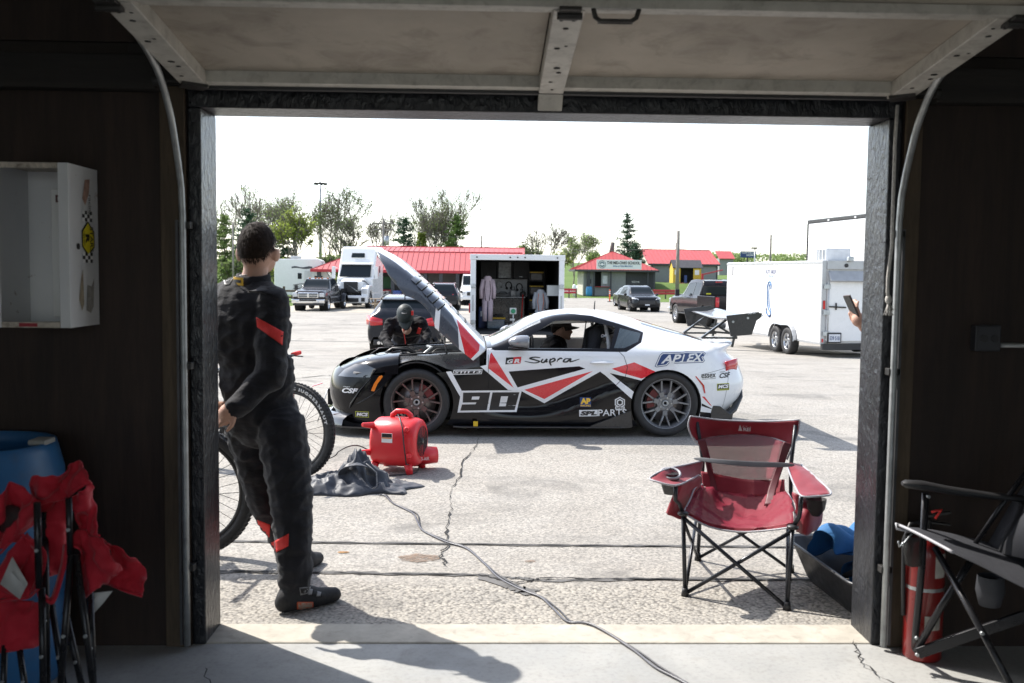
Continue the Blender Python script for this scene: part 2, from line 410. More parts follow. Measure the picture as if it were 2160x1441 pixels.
# ================================================================== garage
FW, FO = 4.19, 4.43                       # inner and outer face of the front wall
XL, XR, ZT = -1.177, 1.694, 2.265         # clear opening
b = MB(); b.grid([[(x, y, 0) for x in (-3.6, -1.2, 0, 1.7, 3.8)] for y in (-3.35, -2, 0, 2, 3.2, 4.2)], 0, True)
FLOOR = struct(b.build('garage_floor', CONC))
SILL = mat('door_sill_concrete', (.43, .40, .34), .8, var=.18, vs=7, bs=.2, dirt=.3)
b = MB(); b.box(-1.32, 1.84, 4.2, 4.432, -.12, .006); b.build('door_sill', SILL, FLOOR, bevel=.008)
ribbon('crack', [(1.62, 4.2), (1.56, 3.95), (1.6, 3.7), (1.52, 3.4)], .003, CRACK, .016, .012, FLOOR, .8, 8, 21)
ribbon('crack', [(-1.2, 3.4), (-1.0, 3.6), (-1.1, 3.9)], .002, CRACK, .016, .01, FLOOR, .8, 8, 22)
GAR = thing('garage', 'dark plywood lined garage interior whose open doorway frames the parking lot', 'garage', (0, 0, 0))
def part(mb, name, m, parent=GAR, **k): return mb.build(name, m, parent, **k)
b = MB(); b.box(XL-.055, XL, FW, FO, 0, ZT+.0, 0); part(b, 'door_jamb', JAMB, bevel=.006)
b = MB(); b.box(XR, XR+.055, FW, FO, 0, ZT, 0); part(b, 'door_jamb', JAMB, bevel=.006)
b = MB(); b.box(XL-.055, XR+.055, FW+.002, FO-.002, ZT, ZT+.25); part(b, 'door_header', JAMB, bevel=.006)
b = MB(); b.box(XL-.28, XR+.28, FW-.04, FW, ZT+.08, ZT+.25); part(b, 'header_trim', DARKWOOD, bevel=.004)
# plywood sheets either side, split at the seams
def sheets(x0, x1, seams):
    xs = [x0] + seams + [x1]
    for a, c in zip(xs[:-1], xs[1:]):
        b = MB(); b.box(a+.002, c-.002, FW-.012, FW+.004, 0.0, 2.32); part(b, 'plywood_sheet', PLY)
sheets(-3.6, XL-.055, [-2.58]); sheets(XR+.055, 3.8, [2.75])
b = MB(); b.box(-3.6, XL-.055, FW+.005, FO, 0, 3.2); part(b, 'front_wall', m_rough_wall()); b = MB(); b.box(XR+.055, 3.8, FW+.005, FO, 0, 3.2); part(b, 'front_wall', m_rough_wall()); b = MB(); b.box(XL-.055, XR+.055, FW+.005, FO, ZT+.25, 3.2); part(b, 'front_wall', m_rough_wall())
b = MB(); b.box(-3.6, -1.33, FW-.09, FW-.013, 2.32, 2.46); part(b, 'wall_beam', DARKWOOD, bevel=.005)
b = MB(); b.box(1.85, 3.8, FW-.09, FW-.013, 2.32, 2.46); part(b, 'wall_beam', DARKWOOD, bevel=.005)
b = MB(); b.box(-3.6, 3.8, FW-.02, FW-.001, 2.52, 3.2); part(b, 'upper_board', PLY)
b = MB(); b.box(XL-.16, XL-.058, FW-.03, FW-.013, 0, ZT+.08); part(b, 'wood_trim', TRIMWOOD, bevel=.004)
b = MB(); b.box(XR+.058, XR+.13, FW-.03, FW-.013, 0, ZT+.08); part(b, 'wood_trim', TRIMWOOD, bevel=.004)
WALLM = mat('side_wall_board', (.62, .60, .56), .8, var=.15, vs=1.5)
b = MB(); b.box(-3.75, -3.6, -3.2, FO, 0, 3.2); part(b, 'side_wall', WALLM)
b = MB(); b.box(3.8, 3.95, -3.2, FO, 0, 3.2); part(b, 'side_wall', WALLM)
b = MB(); b.box(-3.75, -2.7, -3.35, -3.2, 0, 3.2); part(b, 'rear_wall', WALLM); b = MB(); b.box(2.7, 3.95, -3.35, -3.2, 0, 3.2); part(b, 'rear_wall', WALLM); b = MB(); b.box(-2.7, 2.7, -3.35, -3.2, 2.8, 3.2); part(b, 'rear_header', WALLM)  # unseen back opening added to let sky light brighten the interior
b = MB(); b.box(-3.75, 3.95, -3.35, FO, 3.2, 3.3); part(b, 'ceiling', mat('ceiling_board', (.62, .60, .57), .9, var=.15, vs=2))
for x in (-2.6, -1.3, 0, 1.3, 2.6):
    b = MB(); b.box(x-.025, x+.025, -3.2, FW-.02, 3.0, 3.2); part(b, 'ceiling_joist', DARKWOOD)
# ---- overhead door, rolled up under the ceiling
DOORWHITE = mat('aged_door_panel', (.40, .355, .295), .65, var=.2, vs=2.2, dirt=.45, bs=.1, bscale=40)
DOORMETAL = mat('painted_door_stile', (.52, .50, .45), .5, var=.2, vs=9, dirt=.35)
DOOR = thing('overhead_door', 'raised off-white sectional overhead door hanging above the doorway', 'garage door', (0, 0, 0))
dA, dB = Vector((.255, 4.07, 2.335)), Vector((.265, 3.2, 2.44))      # lower edge, first hinge line (centre points)
HWD = 1.47
def dpt(x, t, h=0): return Vector((.26+x, dA.y*(1-t)+dB.y*t, dA.z*(1-t)+dB.z*t + h))
def slab(name, x0, x1, t0, t1, h0, h1, m, bev=.003):
    b = MB(); vs = [dpt(x, t, h) for h in (h0, h1) for t in (t0, t1) for x in (x0, x1)]
    b.add(vs, [(0,2,3,1),(4,5,7,6),(0,1,5,4),(2,6,7,3),(0,4,6,2),(1,3,7,5)]); return b.build(name, m, DOOR, bevel=bev)
slab('door_panel', -HWD+.09, -.052, .02, .985, .045, .06, DOORWHITE); slab('door_panel', .052, HWD-.09, .02, .985, .045, .06, DOORWHITE)
slab('bottom_rail', -HWD, HWD, -.01, .045, .0, .06, DOORMETAL)
slab('top_rail', -HWD, HWD, .9, .99, .012, .06, DOORMETAL)
slab('next_panel', -HWD, HWD, 1.0, 1.75, .02, .06, DOORWHITE)
slab('next_rail', -HWD, HWD, 1.003, 1.03, -.012, .02, DOORMETAL)
HOLE = mat('hole_black', (.008, .008, .008), .9, var=0)
def stile(x0, x1):
    o = slab('stile', x0, x1, -.005, .995, -.012, .045, DOORMETAL, .004); b = MB(); xc = (x0+x1)/2
    for t, dx, r in ((.06, 0, .006), (.17, -.012, .008), (.3, .01, .01), (.36, .0, .013), (.6, -.015, .011), (.63, .015, .006), (.82, 0, .01), (.9, -.02, .006), (.9, .02, .006)):
        p = dpt(xc+dx, t, -.0125); b.cyl(p, p+Vector((0, 0, -.0012)), r, r, 10)
    b.build('bolt_holes', HOLE, o)
stile(-HWD, -HWD+.1); stile(-.05, .05); stile(HWD-.1, HWD)
b = MB(); b.bar(dpt(0, -.004, .012), dpt(0, -.09, -.055), .1, .02); b.build('stile_foot', DOORMETAL, DOOR, bevel=.004)
b = MB(); b.bar(dpt(-HWD, -.03, .02), dpt(HWD, -.03, .02), .035, .06); b.build('weather_seal', BLACKPLASTIC, DOOR, bevel=.004)
for x in (-HWD+.03, 0, HWD-.03):
    b = MB(); b.bar(dpt(x, .955, -.02), dpt(x, 1.05, -.02), .07, .012); b.cyl(dpt(x-.04, 1.0, -.03), dpt(x+.04, 1.0, -.03), .012, n=10)
    b.box(x+.26-.03, x+.26+.03, dB.y+.02, dB.y+.06, dB.z-.03, dB.z-.015); b.build('hinge', IRON, DOOR, bevel=.002)
for x, sx in ((-HWD, -1), (HWD, 1)):
    b = MB(); b.bar(dpt(x-sx*.09, -.0, -.012), dpt(x+sx*.0, .05, -.012), .1, .012); b.cyl(dpt(x, -.02, .02), dpt(x+sx*.11, -.02, .02), .008, n=8); b.cyl(dpt(x+sx*.1, -.02, .02), dpt(x+sx*.125, -.02, .02), .022, n=14)
    b.build('roller_bracket', IRON, DOOR, bevel=.002)
b = MB(); b.tube([dpt(.07, 1.02, .0), dpt(.08, 1.01, -.035), dpt(.10, 1.0, -.045), dpt(.19, 1.0, -.045), dpt(.21, 1.01, -.035), dpt(.22, 1.02, 0)], .008, 8); b.bar(dpt(.09, 1.0, -.044), dpt(.2, 1.0, -.044), .03, .01)
b.build('lift_handle', IRON, DOOR)
# ---- door tracks: galvanised channel going up and curving back
for sx, lab in ((-1, 'galvanised door track curving up beside the white wall cabinet'), (1, 'galvanised door track curving up beside the hanging rope')):
    x = -1.238 if sx < 0 else 1.725; t = thing('door_track', lab, 'door track', (x, FW-.06, 0), 0, 'door tracks'); pts = [(0, 0, .02)]
    pts += [(0, 0, z) for z in (.6, 1.2, 1.6, 1.82)] + [tuple(p) for _, p in catmull([np.array(p) for p in ((0, -.012, 1.93), (0, -.065, 2.06), (0, -.17, 2.24), (0, -.37, 2.385), (0, -.84, 2.495), (0, -1.6, 2.57))], 26)] + [(0, -3.4, 2.62)]
    b = MB(); b.tube(pts, .017, 8, flat=.8); b.build('rail', mat('dull_steel', (.36, .375, .38), .45, .6, var=.3, vs=14), t)
    b = MB(); b.bar((sx*.025, .02, .02), (sx*.025, .02, 1.8), .010, .04, (0, 1, 0)); b.build('back_angle', mat('dark_steel', (.09, .09, .095), .5, .6, var=.3, vs=10), t)
    for z in (.35, 1.2, 1.78):
        b = MB(); b.box(-.02, .03, .0, .045, z-.015, z+.015); b.build('bracket', IRON, t, bevel=.003)
# ---- rope
p0 = P(1893, 222, 4.08); pts = [P(1893, 222, 4.08), P(1888, 300, 4.09), P(1884, 420, 4.08), P(1881, 520, 4.08), P(1873, 585, 4.08), P(1872, 615, 4.08), P(1874, 632, 4.08)]
rp = thing('pull_rope', 'frayed white pull rope hanging beside the right door jamb', 'rope', pts[0]); ROPE = mat('white_rope', (.55, .53, .5), .9, var=.3, vs=60, bs=.6, bscale=200)
loc = [p-pts[0] for p in pts]
b = MB(); b.tube(loc, .0075, 8); b.build('cord', ROPE, rp)
b = MB(); b.sphere(loc[-1], (.014, .014, .02), 10, 6); rnd = random.Random(3)
for k in range(14):
    q = loc[-1]+Vector((0, 0, -.01)); b.tube([q, q+Vector((rnd.gauss(.004, .006), rnd.gauss(0, .006), -.03)), q+Vector((rnd.gauss(.006, .009), rnd.gauss(0, .009), -.055))], .0028, 4)
b.build('frayed_end', ROPE, rp)
# ---- socket box on the right wall
sp = P(2078, 713, FW-.03); sb = thing('wall_socket', 'dark double socket box on the plywood wall right of the doorway', 'socket', (sp.x, FW-.012, sp.z))
SOCK = mat('socket_grey', (.035, .036, .042), .5, var=.2)
b = MB(); b.box(-.055, .055, -.045, 0, -.055, .055); b.build('box', SOCK, sb, bevel=.004)
b = MB(); b.box(-.048, .048, -.05, -.046, -.048, .048); b.build('cover_plate', SOCK, sb, bevel=.001)
for x in (-.02, .026):
    b = MB(); b.cyl((x, -.0505, 0), (x, -.0535, 0), .016, n=14); b.build('outlet', BLACKPLASTIC, sb)
b = MB(); b.cyl((.055, -.02, -.03), (1.4, -.02, -.035), .011, n=10); b.build('conduit', STEEL, sb)
# ================================================================== shell modelling tools (vehicle bodies)
def shell_bm(stations, xs, ncol, warp=None):
    """stations: rows [x, (y,z) control pairs ...]; full left+right skin as bmesh"""
    st = np.array(stations, float); K = (st.shape[1]-1)//2
    vals = [pchip(st[:, 0], st[:, 1+j], xs) for j in range(2*K)]
    bm = bmesh.new(); prm = bm.faces.layers.float.new('s'); rows = []; par = None
    for i, x in enumerate(xs):
        pts = [np.array((vals[2*j][i], vals[2*j+1][i])) for j in range(K)]
        smp = catmull(pts, ncol); par = [t for t, _ in smp]; row = []
        L_ = [(-p[0], p[1]) for _, p in smp]; L_[-1] = (0, L_[-1][1]); Rr = [(-a, c) for a, c in reversed(L_[:-1])]
        for y, z in L_+Rr:
            p = Vector((x, y, z)); p = warp(p) if warp else p; row.append(bm.verts.new(p))
        rows.append(row)
    par2 = par + list(reversed(par[:-1]))
    for i in range(len(rows)-1):
        for k in range(len(rows[0])-1):
            f = bm.faces.new((rows[i][k], rows[i+1][k], rows[i+1][k+1], rows[i][k+1])); f.smooth = True
            f[prm] = .5*(par2[k]+par2[k+1])
    for r in (rows[0], rows[-1]):
        try: f = bm.faces.new(r); f.smooth = False; f[prm] = -1
        except ValueError: pass
    bmesh.ops.recalc_face_normals(bm, faces=bm.faces); bm.normal_update(); return bm
AXI = {'y': (0, 2), 'x': (1, 2), 'z': (0, 1)}
def inpoly(poly, a, b):
    c = False; n = len(poly); j = n-1
    for i in range(n):
        if (poly[i][1] > b) != (poly[j][1] > b) and a < (poly[j][0]-poly[i][0])*(b-poly[i][1])/(poly[j][1]-poly[i][1])+poly[i][0]: c = not c
        j = i
    return c
def carve(bm, poly, ax='y', ok=lambda f: True):
    """cut the skin along an outline seen along one axis; return the faces inside it"""
    i, j = AXI[ax]; k = 3-i-j
    for q in range(len(poly)):
        a, b_ = poly[q], poly[(q+1) % len(poly)]
        lo = (min(a[0], b_[0])-1e-4, min(a[1], b_[1])-1e-4); hi = (max(a[0], b_[0])+1e-4, max(a[1], b_[1])+1e-4)
        fs = []
        for f in bm.faces:
            c0 = [v.co[i] for v in f.verts]
            if max(c0) < lo[0] or min(c0) > hi[0]: continue
            c1 = [v.co[j] for v in f.verts]
            if max(c1) < lo[1] or min(c1) > hi[1]: continue
            if ok(f): fs.append(f)
        if not fs: continue
        co = Vector((0,0,0)); co[i], co[j] = a; d = (b_[0]-a[0], b_[1]-a[1]); ln = math.hypot(*d)
        if ln < 1e-6: continue
        no = Vector((0,0,0)); no[i], no[j] = -d[1]/ln, d[0]/ln
        es = {e for f in fs for e in f.edges}; vs_ = {v for f in fs for v in f.verts}
        bmesh.ops.bisect_plane(bm, geom=fs+list(es)+list(vs_), dist=1e-5, plane_co=co, plane_no=no)
    lo = (min(p[0] for p in poly), min(p[1] for p in poly)); hi = (max(p[0] for p in poly), max(p[1] for p in poly)); out = []
    for f in bm.faces:
        c = f.calc_center_median()
        if lo[0] <= c[i] <= hi[0] and lo[1] <= c[j] <= hi[1] and ok(f) and inpoly(poly, c[i], c[j]): out.append(f)
    return out
def circle(cx, cz, r, n=36, sx=1): return [(cx+sx*r*math.cos(2*math.pi*k/n), cz+r*math.sin(2*math.pi*k/n)) for k in range(n)]
def take(bm, faces, remove=True):
    """copy faces into a builder (keeping material slots), optionally removing them from the skin"""
    mb = MB(); idx = {}
    for f in faces:
        t = []
        for v in f.verts:
            if v.index not in idx or idx[v.index][0] is not v: idx[v.index] = (v, len(mb.v)); mb.v.append(tuple(v.co))
            t.append(idx[v.index][1])
        mb.f.append(tuple(t)); mb.mi.append(f.material_index); mb.sm.append(True)
    if remove:
        bmesh.ops.delete(bm, geom=faces, context='FACES')
    return mb
def take_(bm, faces, remove=True):
    bm.verts.index_update(); return take(bm, faces, remove)
def half(mb, s):
    o = MB(); ix = {}
    for f in mb.f:
        if s*mb.v[f[0]][1] > 0 or (mb.v[f[0]][1] == 0 and s > 0):
            for i in f:
                if i not in ix: ix[i] = len(o.v); o.v.append(mb.v[i])
            o.f.append(tuple(ix[i] for i in f)); o.mi.append(0); o.sm.append(True)
    return o
def shift(mb, M_):
    mb.v = [tuple(M_ @ Vector(p)) for p in mb.v]; return mb
def bm_obj(bm, name, mats, parent=None, solid=0, **k):
    me = bpy.data.meshes.new(name)
    for m in mats: me.materials.append(m)
    bm.to_mesh(me); return link(name, me, parent, solid=solid, **k)
def near(f): return f.calc_center_median().y < 0
def text_mesh(body, size=1, bold=0.0, shear=0.0, spacing=1.0):
    """flat lettering as a list of 2D verts and faces, lower-left at origin; returns verts, faces, width, height"""
    cu = bpy.data.curves.new('txt', 'FONT'); cu.body = body; cu.size = size; cu.offset = bold; cu.shear = shear; cu.space_character = spacing
    cu.resolution_u = 3; cu.fill_mode = 'FRONT'
    o = bpy.data.objects.new('txt', cu); C.objects.link(o); me = eval_mesh(o)
    v = [(p.co.x, p.co.y) for p in me.vertices]; f = [tuple(q.vertices) for q in me.polygons]
    bpy.data.objects.remove(o); bpy.data.curves.remove(cu); bpy.data.meshes.remove(me)
    if not v: return [], [], 1, 1
    x0 = min(p[0] for p in v); y0 = min(p[1] for p in v)
    v = [(a-x0, b_-y0) for a, b_ in v]; return v, f, max(p[0] for p in v), max(p[1] for p in v)
def place_text(mb, body, quad, mi=0, bold=.0, shear=0, spacing=1.0, to3=None):
    """stretch lettering into a quad given as lower-left, lower-right, upper-left (2D or 3D points)"""
    v, f, w, h = text_mesh(body, 1, bold, shear, spacing)
    o, a, b_ = [Vector(p) for p in quad]; vs_ = [o + (a-o)*(x/w) + (b_-o)*(y/h) for x, y in v]
    mb.add([to3(p) for p in vs_] if to3 else vs_, f, mi); return mb
TEXTW = mat('lettering_white', (.8, .8, .8), .5, var=0); TEXTK = mat('lettering_black', (.012, .012, .014), .5, var=0)
# ---- wheels --------------------------------------------------------
def wheel(parent, x, y, z, R_, w, rim_r, side, rim_mat, spokes=5, spw=.035, name='wheel', double=False, disc=True, tread=False):
    """rim mesh as the part, tyre / nuts below it; side=-1 outer face towards -y. Built about the axle"""
    s = side; o_ = lambda d: s*(d)      # d outward from centre plane
    b = MB(); hw = w/2
    b.lathe([(rim_r*.93, o_(-hw*.9)), (rim_r*.9, o_(hw*.2)), (rim_r*.94, o_(hw*.72)), (rim_r, o_(hw*.86)), (rim_r*1.03, o_(hw*.88)), (rim_r*1.03, o_(hw*.8))], axis='y', n=40)
    b.lathe([(rim_r*.05, o_(hw*.5)), (rim_r*.13, o_(hw*.58)), (rim_r*.2, o_(hw*.62)), (rim_r*.32, o_(hw*.62)), (rim_r*.345, o_(hw*.58)), (rim_r*.36, o_(hw*.3))], axis='y', n=30)
    if double:
        for k in range(spokes):
            a = 2*math.pi*k/spokes+.2; p = Vector((math.cos(a)*rim_r*.3, o_(hw*.565), math.sin(a)*rim_r*.3)); q = Vector((math.cos(a)*rim_r*.49, o_(hw*.6), math.sin(a)*rim_r*.49)); b.bar(p, q, spw*2.6, .03, (0, s, 0))
    for k in range(spokes):
        a0 = 2*math.pi*k/spokes + .2
        offs = [(-.5, .52), (.5, .52)] if double else [(0, 0)]
        for oa, sp in offs:
            a1 = a0 + oa*(2*math.pi/spokes)*(.16 if double else 0); r1 = .45 if double else .3; a2 = a0 + oa*(2*math.pi/spokes)*sp
            p = Vector((math.cos(a1)*rim_r*r1, o_(hw*.6), math.sin(a1)*rim_r*r1)); q = Vector((math.cos(a2)*rim_r*.95, o_(hw*.72), math.sin(a2)*rim_r*.95))
            tw = spw
            d = (q-p).normalized(); n_ = Vector((0, s, 0)); sd_ = d.cross(n_).normalized()
            vs_ = []
            for c, ww, dp in ((p, tw*1.25, .03), (p.lerp(q, .5)+n_*.006, tw, .03), (q, tw*1.05, .035)):
                vs_ += [c-sd_*ww/2-n_*dp, c-sd_*ww*.42, c+sd_*ww*.42, c+sd_*ww/2-n_*dp]
            b.add(vs_, [(i*4+j, i*4+(j+1) % 4, i*4+4+(j+1) % 4, i*4+4+j) for i in range(2) for j in range(4)], 0, False)
    rim = b.build(name, rim_mat, parent, loc=(x, y, z))
    b = MB(); pr = [(rim_r*.95, -hw*.8), (rim_r*1.05, -hw*.92), ((rim_r+R_)/2, -hw*1.04), (R_*.965, -hw*.94), (R_*.995, -hw*.72), (R_, -hw*.3), (R_, hw*.3), (R_*.995, hw*.72), (R_*.965, hw*.94), ((rim_r+R_)/2, hw*1.04), (rim_r*1.05, hw*.92), (rim_r*.97, hw*.8)]
    b.lathe([(r, o_(h)) for r, h in pr], axis='y', n=48)
    b.build('tyre', RUBBER, rim)
    b = MB()
    for k in range(5):
        a = 2*math.pi*k/5; c = Vector((math.cos(a)*rim_r*.24, 0, math.sin(a)*rim_r*.24)); b.cyl(c+Vector((0, o_(hw*.6), 0)), c+Vector((0, o_(hw*.72), 0)), rim_r*.035, n=6)
    b.build('wheel_nuts', STEEL, rim)
    if disc:
        b = MB(); b.lathe([(.05, o_(-.01)), (rim_r*.78, o_(-.01)), (rim_r*.78, o_(.02)), (.05, o_(.02))], axis='y', n=28); b.build('brake_disc', mat('brake_disc', (.22, .2, .2), .4, .8, var=.3, vs=20), rim)
    else:
        b = MB(); b.lathe([(.0, o_(-.01)), (rim_r*.9, o_(-.01))], axis='y', n=20); b.build('brake_shadow', BLACKPLASTIC, rim)
    return rim
# ================================================================== the race car
CARY = R(1.5)
CARL = Vector((-.684+.003, 10.61, -.006))
CM = Matrix.Translation(CARL) @ Matrix.Rotation(CARY, 4, 'Z'); CMI = CM.inverted()
def cpx(u, v, yc=-.9):
    """photo column/row -> (x, z) on the car's own lengthwise plane y=yc"""
    o = CMI @ CAM; d = (CMI.to_3x3() @ ray(u, v)); t = (yc-o.y)/d.y; p = o+d*t; return (p.x, p.z)
def cpl(pts, yc=-.9): return [cpx(u, v, yc) for u, v in pts]
PW = mat('white_race_paint', (.74, .76, .79), .3, 0, var=.03, vs=2, coat=.6)
PK = mat('black_race_paint', (.005, .005, .007), .12, 0, var=.2, vs=3, coat=.0, spec=.32)
PR = mat('red_race_paint', (.62, .016, .028), .28, 0, var=.05, coat=.6)
CARBON = mat('carbon_black', (.014, .015, .018), .32, 0, var=.3, vs=30, coat=.4)
CAR = thing('race_car', 'white, black and red race coupe numbered 90 with raised front hood and big rear wing', 'race car', CARL, CARY)
#      x     zb->  0(y,z)      1(y,z)      2(y,z)       3 shoulder   4 belt       5 rail       6 quarter    7 centre
STN = [
 [-.915, .22,.20, .26,.24, .28,.36, .27,.48, .25,.53, .21,.565, .12,.575, 0,.58],
 [-.895,  .42,.15, .47,.20, .50,.36, .47,.51, .43,.57, .37,.605, .22,.62, 0,.628],
 [-.82,  .62,.12, .67,.17, .71,.36, .68,.54, .62,.615, .53,.655, .30,.675, 0,.68],
 [-.68,  .78,.11, .81,.15, .845,.37, .82,.58, .76,.665, .66,.71, .36,.73, 0,.735],
 [-.42,  .87,.105,.895,.15, .92,.40, .905,.635, .86,.73, .73,.77, .40,.785, 0,.79],
 [-.15,  .90,.10, .92,.15, .94,.42, .93,.675, .885,.775, .75,.81, .42,.82, 0,.825],
 [.10,   .89,.10, .92,.15, .94,.44, .93,.69, .885,.795, .76,.83, .43,.845, 0,.85],
 [.40,   .87,.10, .90,.15, .915,.42, .91,.69, .87,.81, .77,.85, .45,.87, 0,.875],
 [.70,   .86,.10, .885,.15, .89,.42, .895,.69, .855,.835, .77,.875, .47,.90, 0,.91],
 [.85,   .86,.10, .885,.15, .885,.42, .89,.69, .852,.845, .755,.925, .48,.955, 0,.965],
 [1.0,   .86,.10, .885,.15, .88,.42, .887,.69, .85,.852, .725,1.005, .49,1.042, 0,1.052],
 [1.2,   .86,.10, .885,.15, .878,.42, .885,.69, .85,.858, .685,1.095, .47,1.138, 0,1.148],
 [1.4,   .865,.10,.887,.15, .878,.42, .885,.69, .85,.862, .655,1.145, .45,1.192, 0,1.205],
 [1.7,   .87,.10, .89,.15, .885,.42, .89,.69, .852,.866, .635,1.16, .43,1.214, 0,1.23],
 [2.0,   .88,.10, .90,.15, .915,.43, .91,.70, .865,.87, .62,1.125, .41,1.185, 0,1.205],
 [2.25,  .90,.10, .93,.15, .945,.45, .935,.72, .885,.875, .60,1.06, .39,1.12, 0,1.14],
 [2.5,   .91,.10, .94,.15, .96,.46, .945,.735, .90,.872, .59,.995, .37,1.05, 0,1.07],
 [2.75,  .89,.11, .92,.16, .94,.46, .92,.73, .875,.86, .585,.945, .36,.985, 0,1.0],
 [2.97,  .83,.14, .86,.19, .885,.45, .86,.71, .80,.845, .58,.905, .36,.93, 0,.94],
 [3.15,  .74,.18, .77,.23, .80,.46, .77,.69, .71,.83, .57,.892, .36,.912, 0,.92],
 [3.30, .58,.22, .62,.27, .66,.46, .64,.66, .60,.82, .52,.905, .34,.928, 0,.94],
 [3.40,  .30,.27, .33,.31, .36,.46, .35,.60, .33,.70, .28,.76, .2,.78, 0,.79],
]
def cwarp(p):
    p = p.copy()
    if p.x > 2.85:
        s = sst(2.85, 3.3, p.x); p.x += s*float(pchip([0, .2, .35, .5, .62, .74, .81, .86, .9, .95], [-.26, -.16, -.04, 0, -.035, -.10, -.175, -.15, -.085, -.06], p.z))
    if p.x < -.5:
        s = sst(.5, .93, -p.x); p.x += s*1.0*(p.z-.42)**2
    # flank sculpting: hollow behind the front wheel sweeping up to the rear haunch
    if .3 < p.x < 2.2 and .14 < p.z < .6 and abs(p.y) > .5:
        line = .22 + .30*sst(1.1, 2.2, p.x)
        h = math.exp(-((p.z-line-.08)/.075)**2)*sst(.4, 1.0, p.x)*(1-sst(2.0, 2.2, p.x))
        p.y -= math.copysign(.028*h, p.y)
    return p
xs = np.unique(np.concatenate([np.linspace(-.915, 3.40, 132), [-.905, -.89, 3.38, 3.36]]))
bm = shell_bm(STN, xs, 44, cwarp)
_b0 = bmesh.new(); _t = bpy.data.meshes.new('t'); bm.to_mesh(_t); _b0.from_mesh(_t)
BVC = BVHTree.FromBMesh(_b0)
S_ = bm.faces.layers.float['s']
prev_y = [-.9]
def onbody(x, z, lift=.003):
    h = BVC.ray_cast(Vector((x, -3, z)), Vector((0, 1, 0)))
    if h[0] is not None and h[0].y < -.2: prev_y[0] = h[0].y
    return Vector((x, prev_y[0]-lift, z))
low = lambda f: f.calc_center_median().z < .75
# wheel arches
AR = .352
for cx in (0.0, 2.465):
    fs = carve(bm, circle(cx, .318, AR if cx else .36, 40), 'y', lambda f: abs(f.calc_center_median().y) > .5 and f.calc_center_median().z < .72)
    bmesh.ops.delete(bm, geom=fs, context='FACES')
# ---- livery: outlines measured on the flank
K_, W0, R0 = 1, 0, 2
for f in bm.faces: f.material_index = W0
def paint(poly, m, ok=lambda f: True, ax='y'):
    for f in carve(bm, poly, ax, lambda f: ok(f) and (abs(f.calc_center_median().y) > .28 or ax != 'y')): f.material_index = m
both = lambda f: True
side = lambda f: f[S_] < 4.3
paint(cpl([(640, 560), (1012, 560), (1012, 772), (1072, 823), (1101, 826), (1149, 852), (1266, 784), (1277, 792), (1337, 846), (1345, 930), (640, 930)]), K_, side)
for f in bm.faces:
    if f.calc_center_median().x < -.35: f.material_index = K_
paint(cpl([(933, 770), (945, 770), (976, 828), (972, 839)]), W0, side)
paint(cpl([(1037, 744), (1084, 819), (1030, 777), (1034, 748)]), R0, side)
paint(cpl([(1073, 784), (1222, 773), (1235, 778), (1092, 818)]), K_, side)
paint(cpl([(1106, 823), (1251, 783), (1149, 843)]), R0, side)
paint(cpl([(1290, 778), (1337, 764), (1383, 784), (1352, 798), (1313, 787)]), R0, side)
paint(cpl([(1286, 787), (1313, 793), (1356, 803), (1336, 826)]), K_, side)
paint(cpl([(1479, 836), (1485, 836), (1503, 858), (1497, 854)]), R0, side)
paint(cpl([(1479, 850), (1502, 862), (1502, 864), (1479, 856)]), K_, side)
paint(cpl([(1476, 868), (1502, 872), (1560, 890), (1560, 930), (1470, 930)]), K_, side)
paint([(.2, .0), (2.2, .0), (2.2, .135), (.2, .135)], K_)
# black window surround
SUR = cpl([(1036, 737), (1042, 729), (1100, 693)], -.83) + cpl([(1150, 667), (1170, 662), (1200, 662)], -.70) + cpl([(1250, 667), (1305, 683), (1350, 698)], -.70) + cpl([(1362, 703), (1352, 722), (1318, 741)], -.80) + cpl([(1300, 742), (1045, 739)], -.85)
paint(SUR, K_, lambda f: 3.2 < f[S_] < 5.9)
paint([(.66, .835), (.80, .835), (.80, .98), (.66, .93)], K_, lambda f: 4.4 < f[S_])
# ---- openings: side windows
DLO = cpl([(1088, 735), (1104, 720), (1135, 699)], -.80) + cpl([(1164, 680), (1172, 677), (1205, 675)], -.68) + cpl([(1250, 679), (1297, 690)], -.68) + cpl([(1285, 735)], -.83)
QTR = cpl([(1308, 692)], -.70) + cpl([(1354, 704), (1344, 720)], -.76) + cpl([(1315, 734), (1294, 734)], -.83)
up_ = lambda f: 3.2 < f[S_] < 5.9
fs = carve(bm, DLO, 'y', up_); bmesh.ops.delete(bm, geom=fs, context='FACES')
fs = carve(bm, QTR, 'y', up_)
bm.verts.index_update(); qg = take(bm, fs)
TINT = mat('tinted_window', (.10, .14, .17), .05, 0, var=0, spec=.8, trans=.55)
for s in (-1, 1): half(qg, s).build('quarter_window', TINT, CAR)
# windscreen and rear window
CLEARG = mat('windscreen_glass', (.75, .8, .82), .03, 0, var=0, spec=.9, trans=.75)
fs = [f for f in bm.faces if f[S_] > 5.12 and .73 < f.calc_center_median().x < 1.24]
bm.verts.index_update(); g = take(bm, fs); g.mi = [0]*len(g.f); g.build('windscreen', CLEARG, CAR)
fs = [f for f in bm.faces if f[S_] > 5.5 and 2.28 < f.calc_center_median().x < 2.92]
bm.verts.index_update(); g = take(bm, fs); g.mi = [0]*len(g.f); g.build('rear_window', GLASS, CAR)
HK = mat('sky_tinted_hood_black', (.05, .06, .08), .3, 0, var=.15, vs=3, coat=.5, spec=.6)  # black hood with the sky's blue-grey reflection put into its base colour
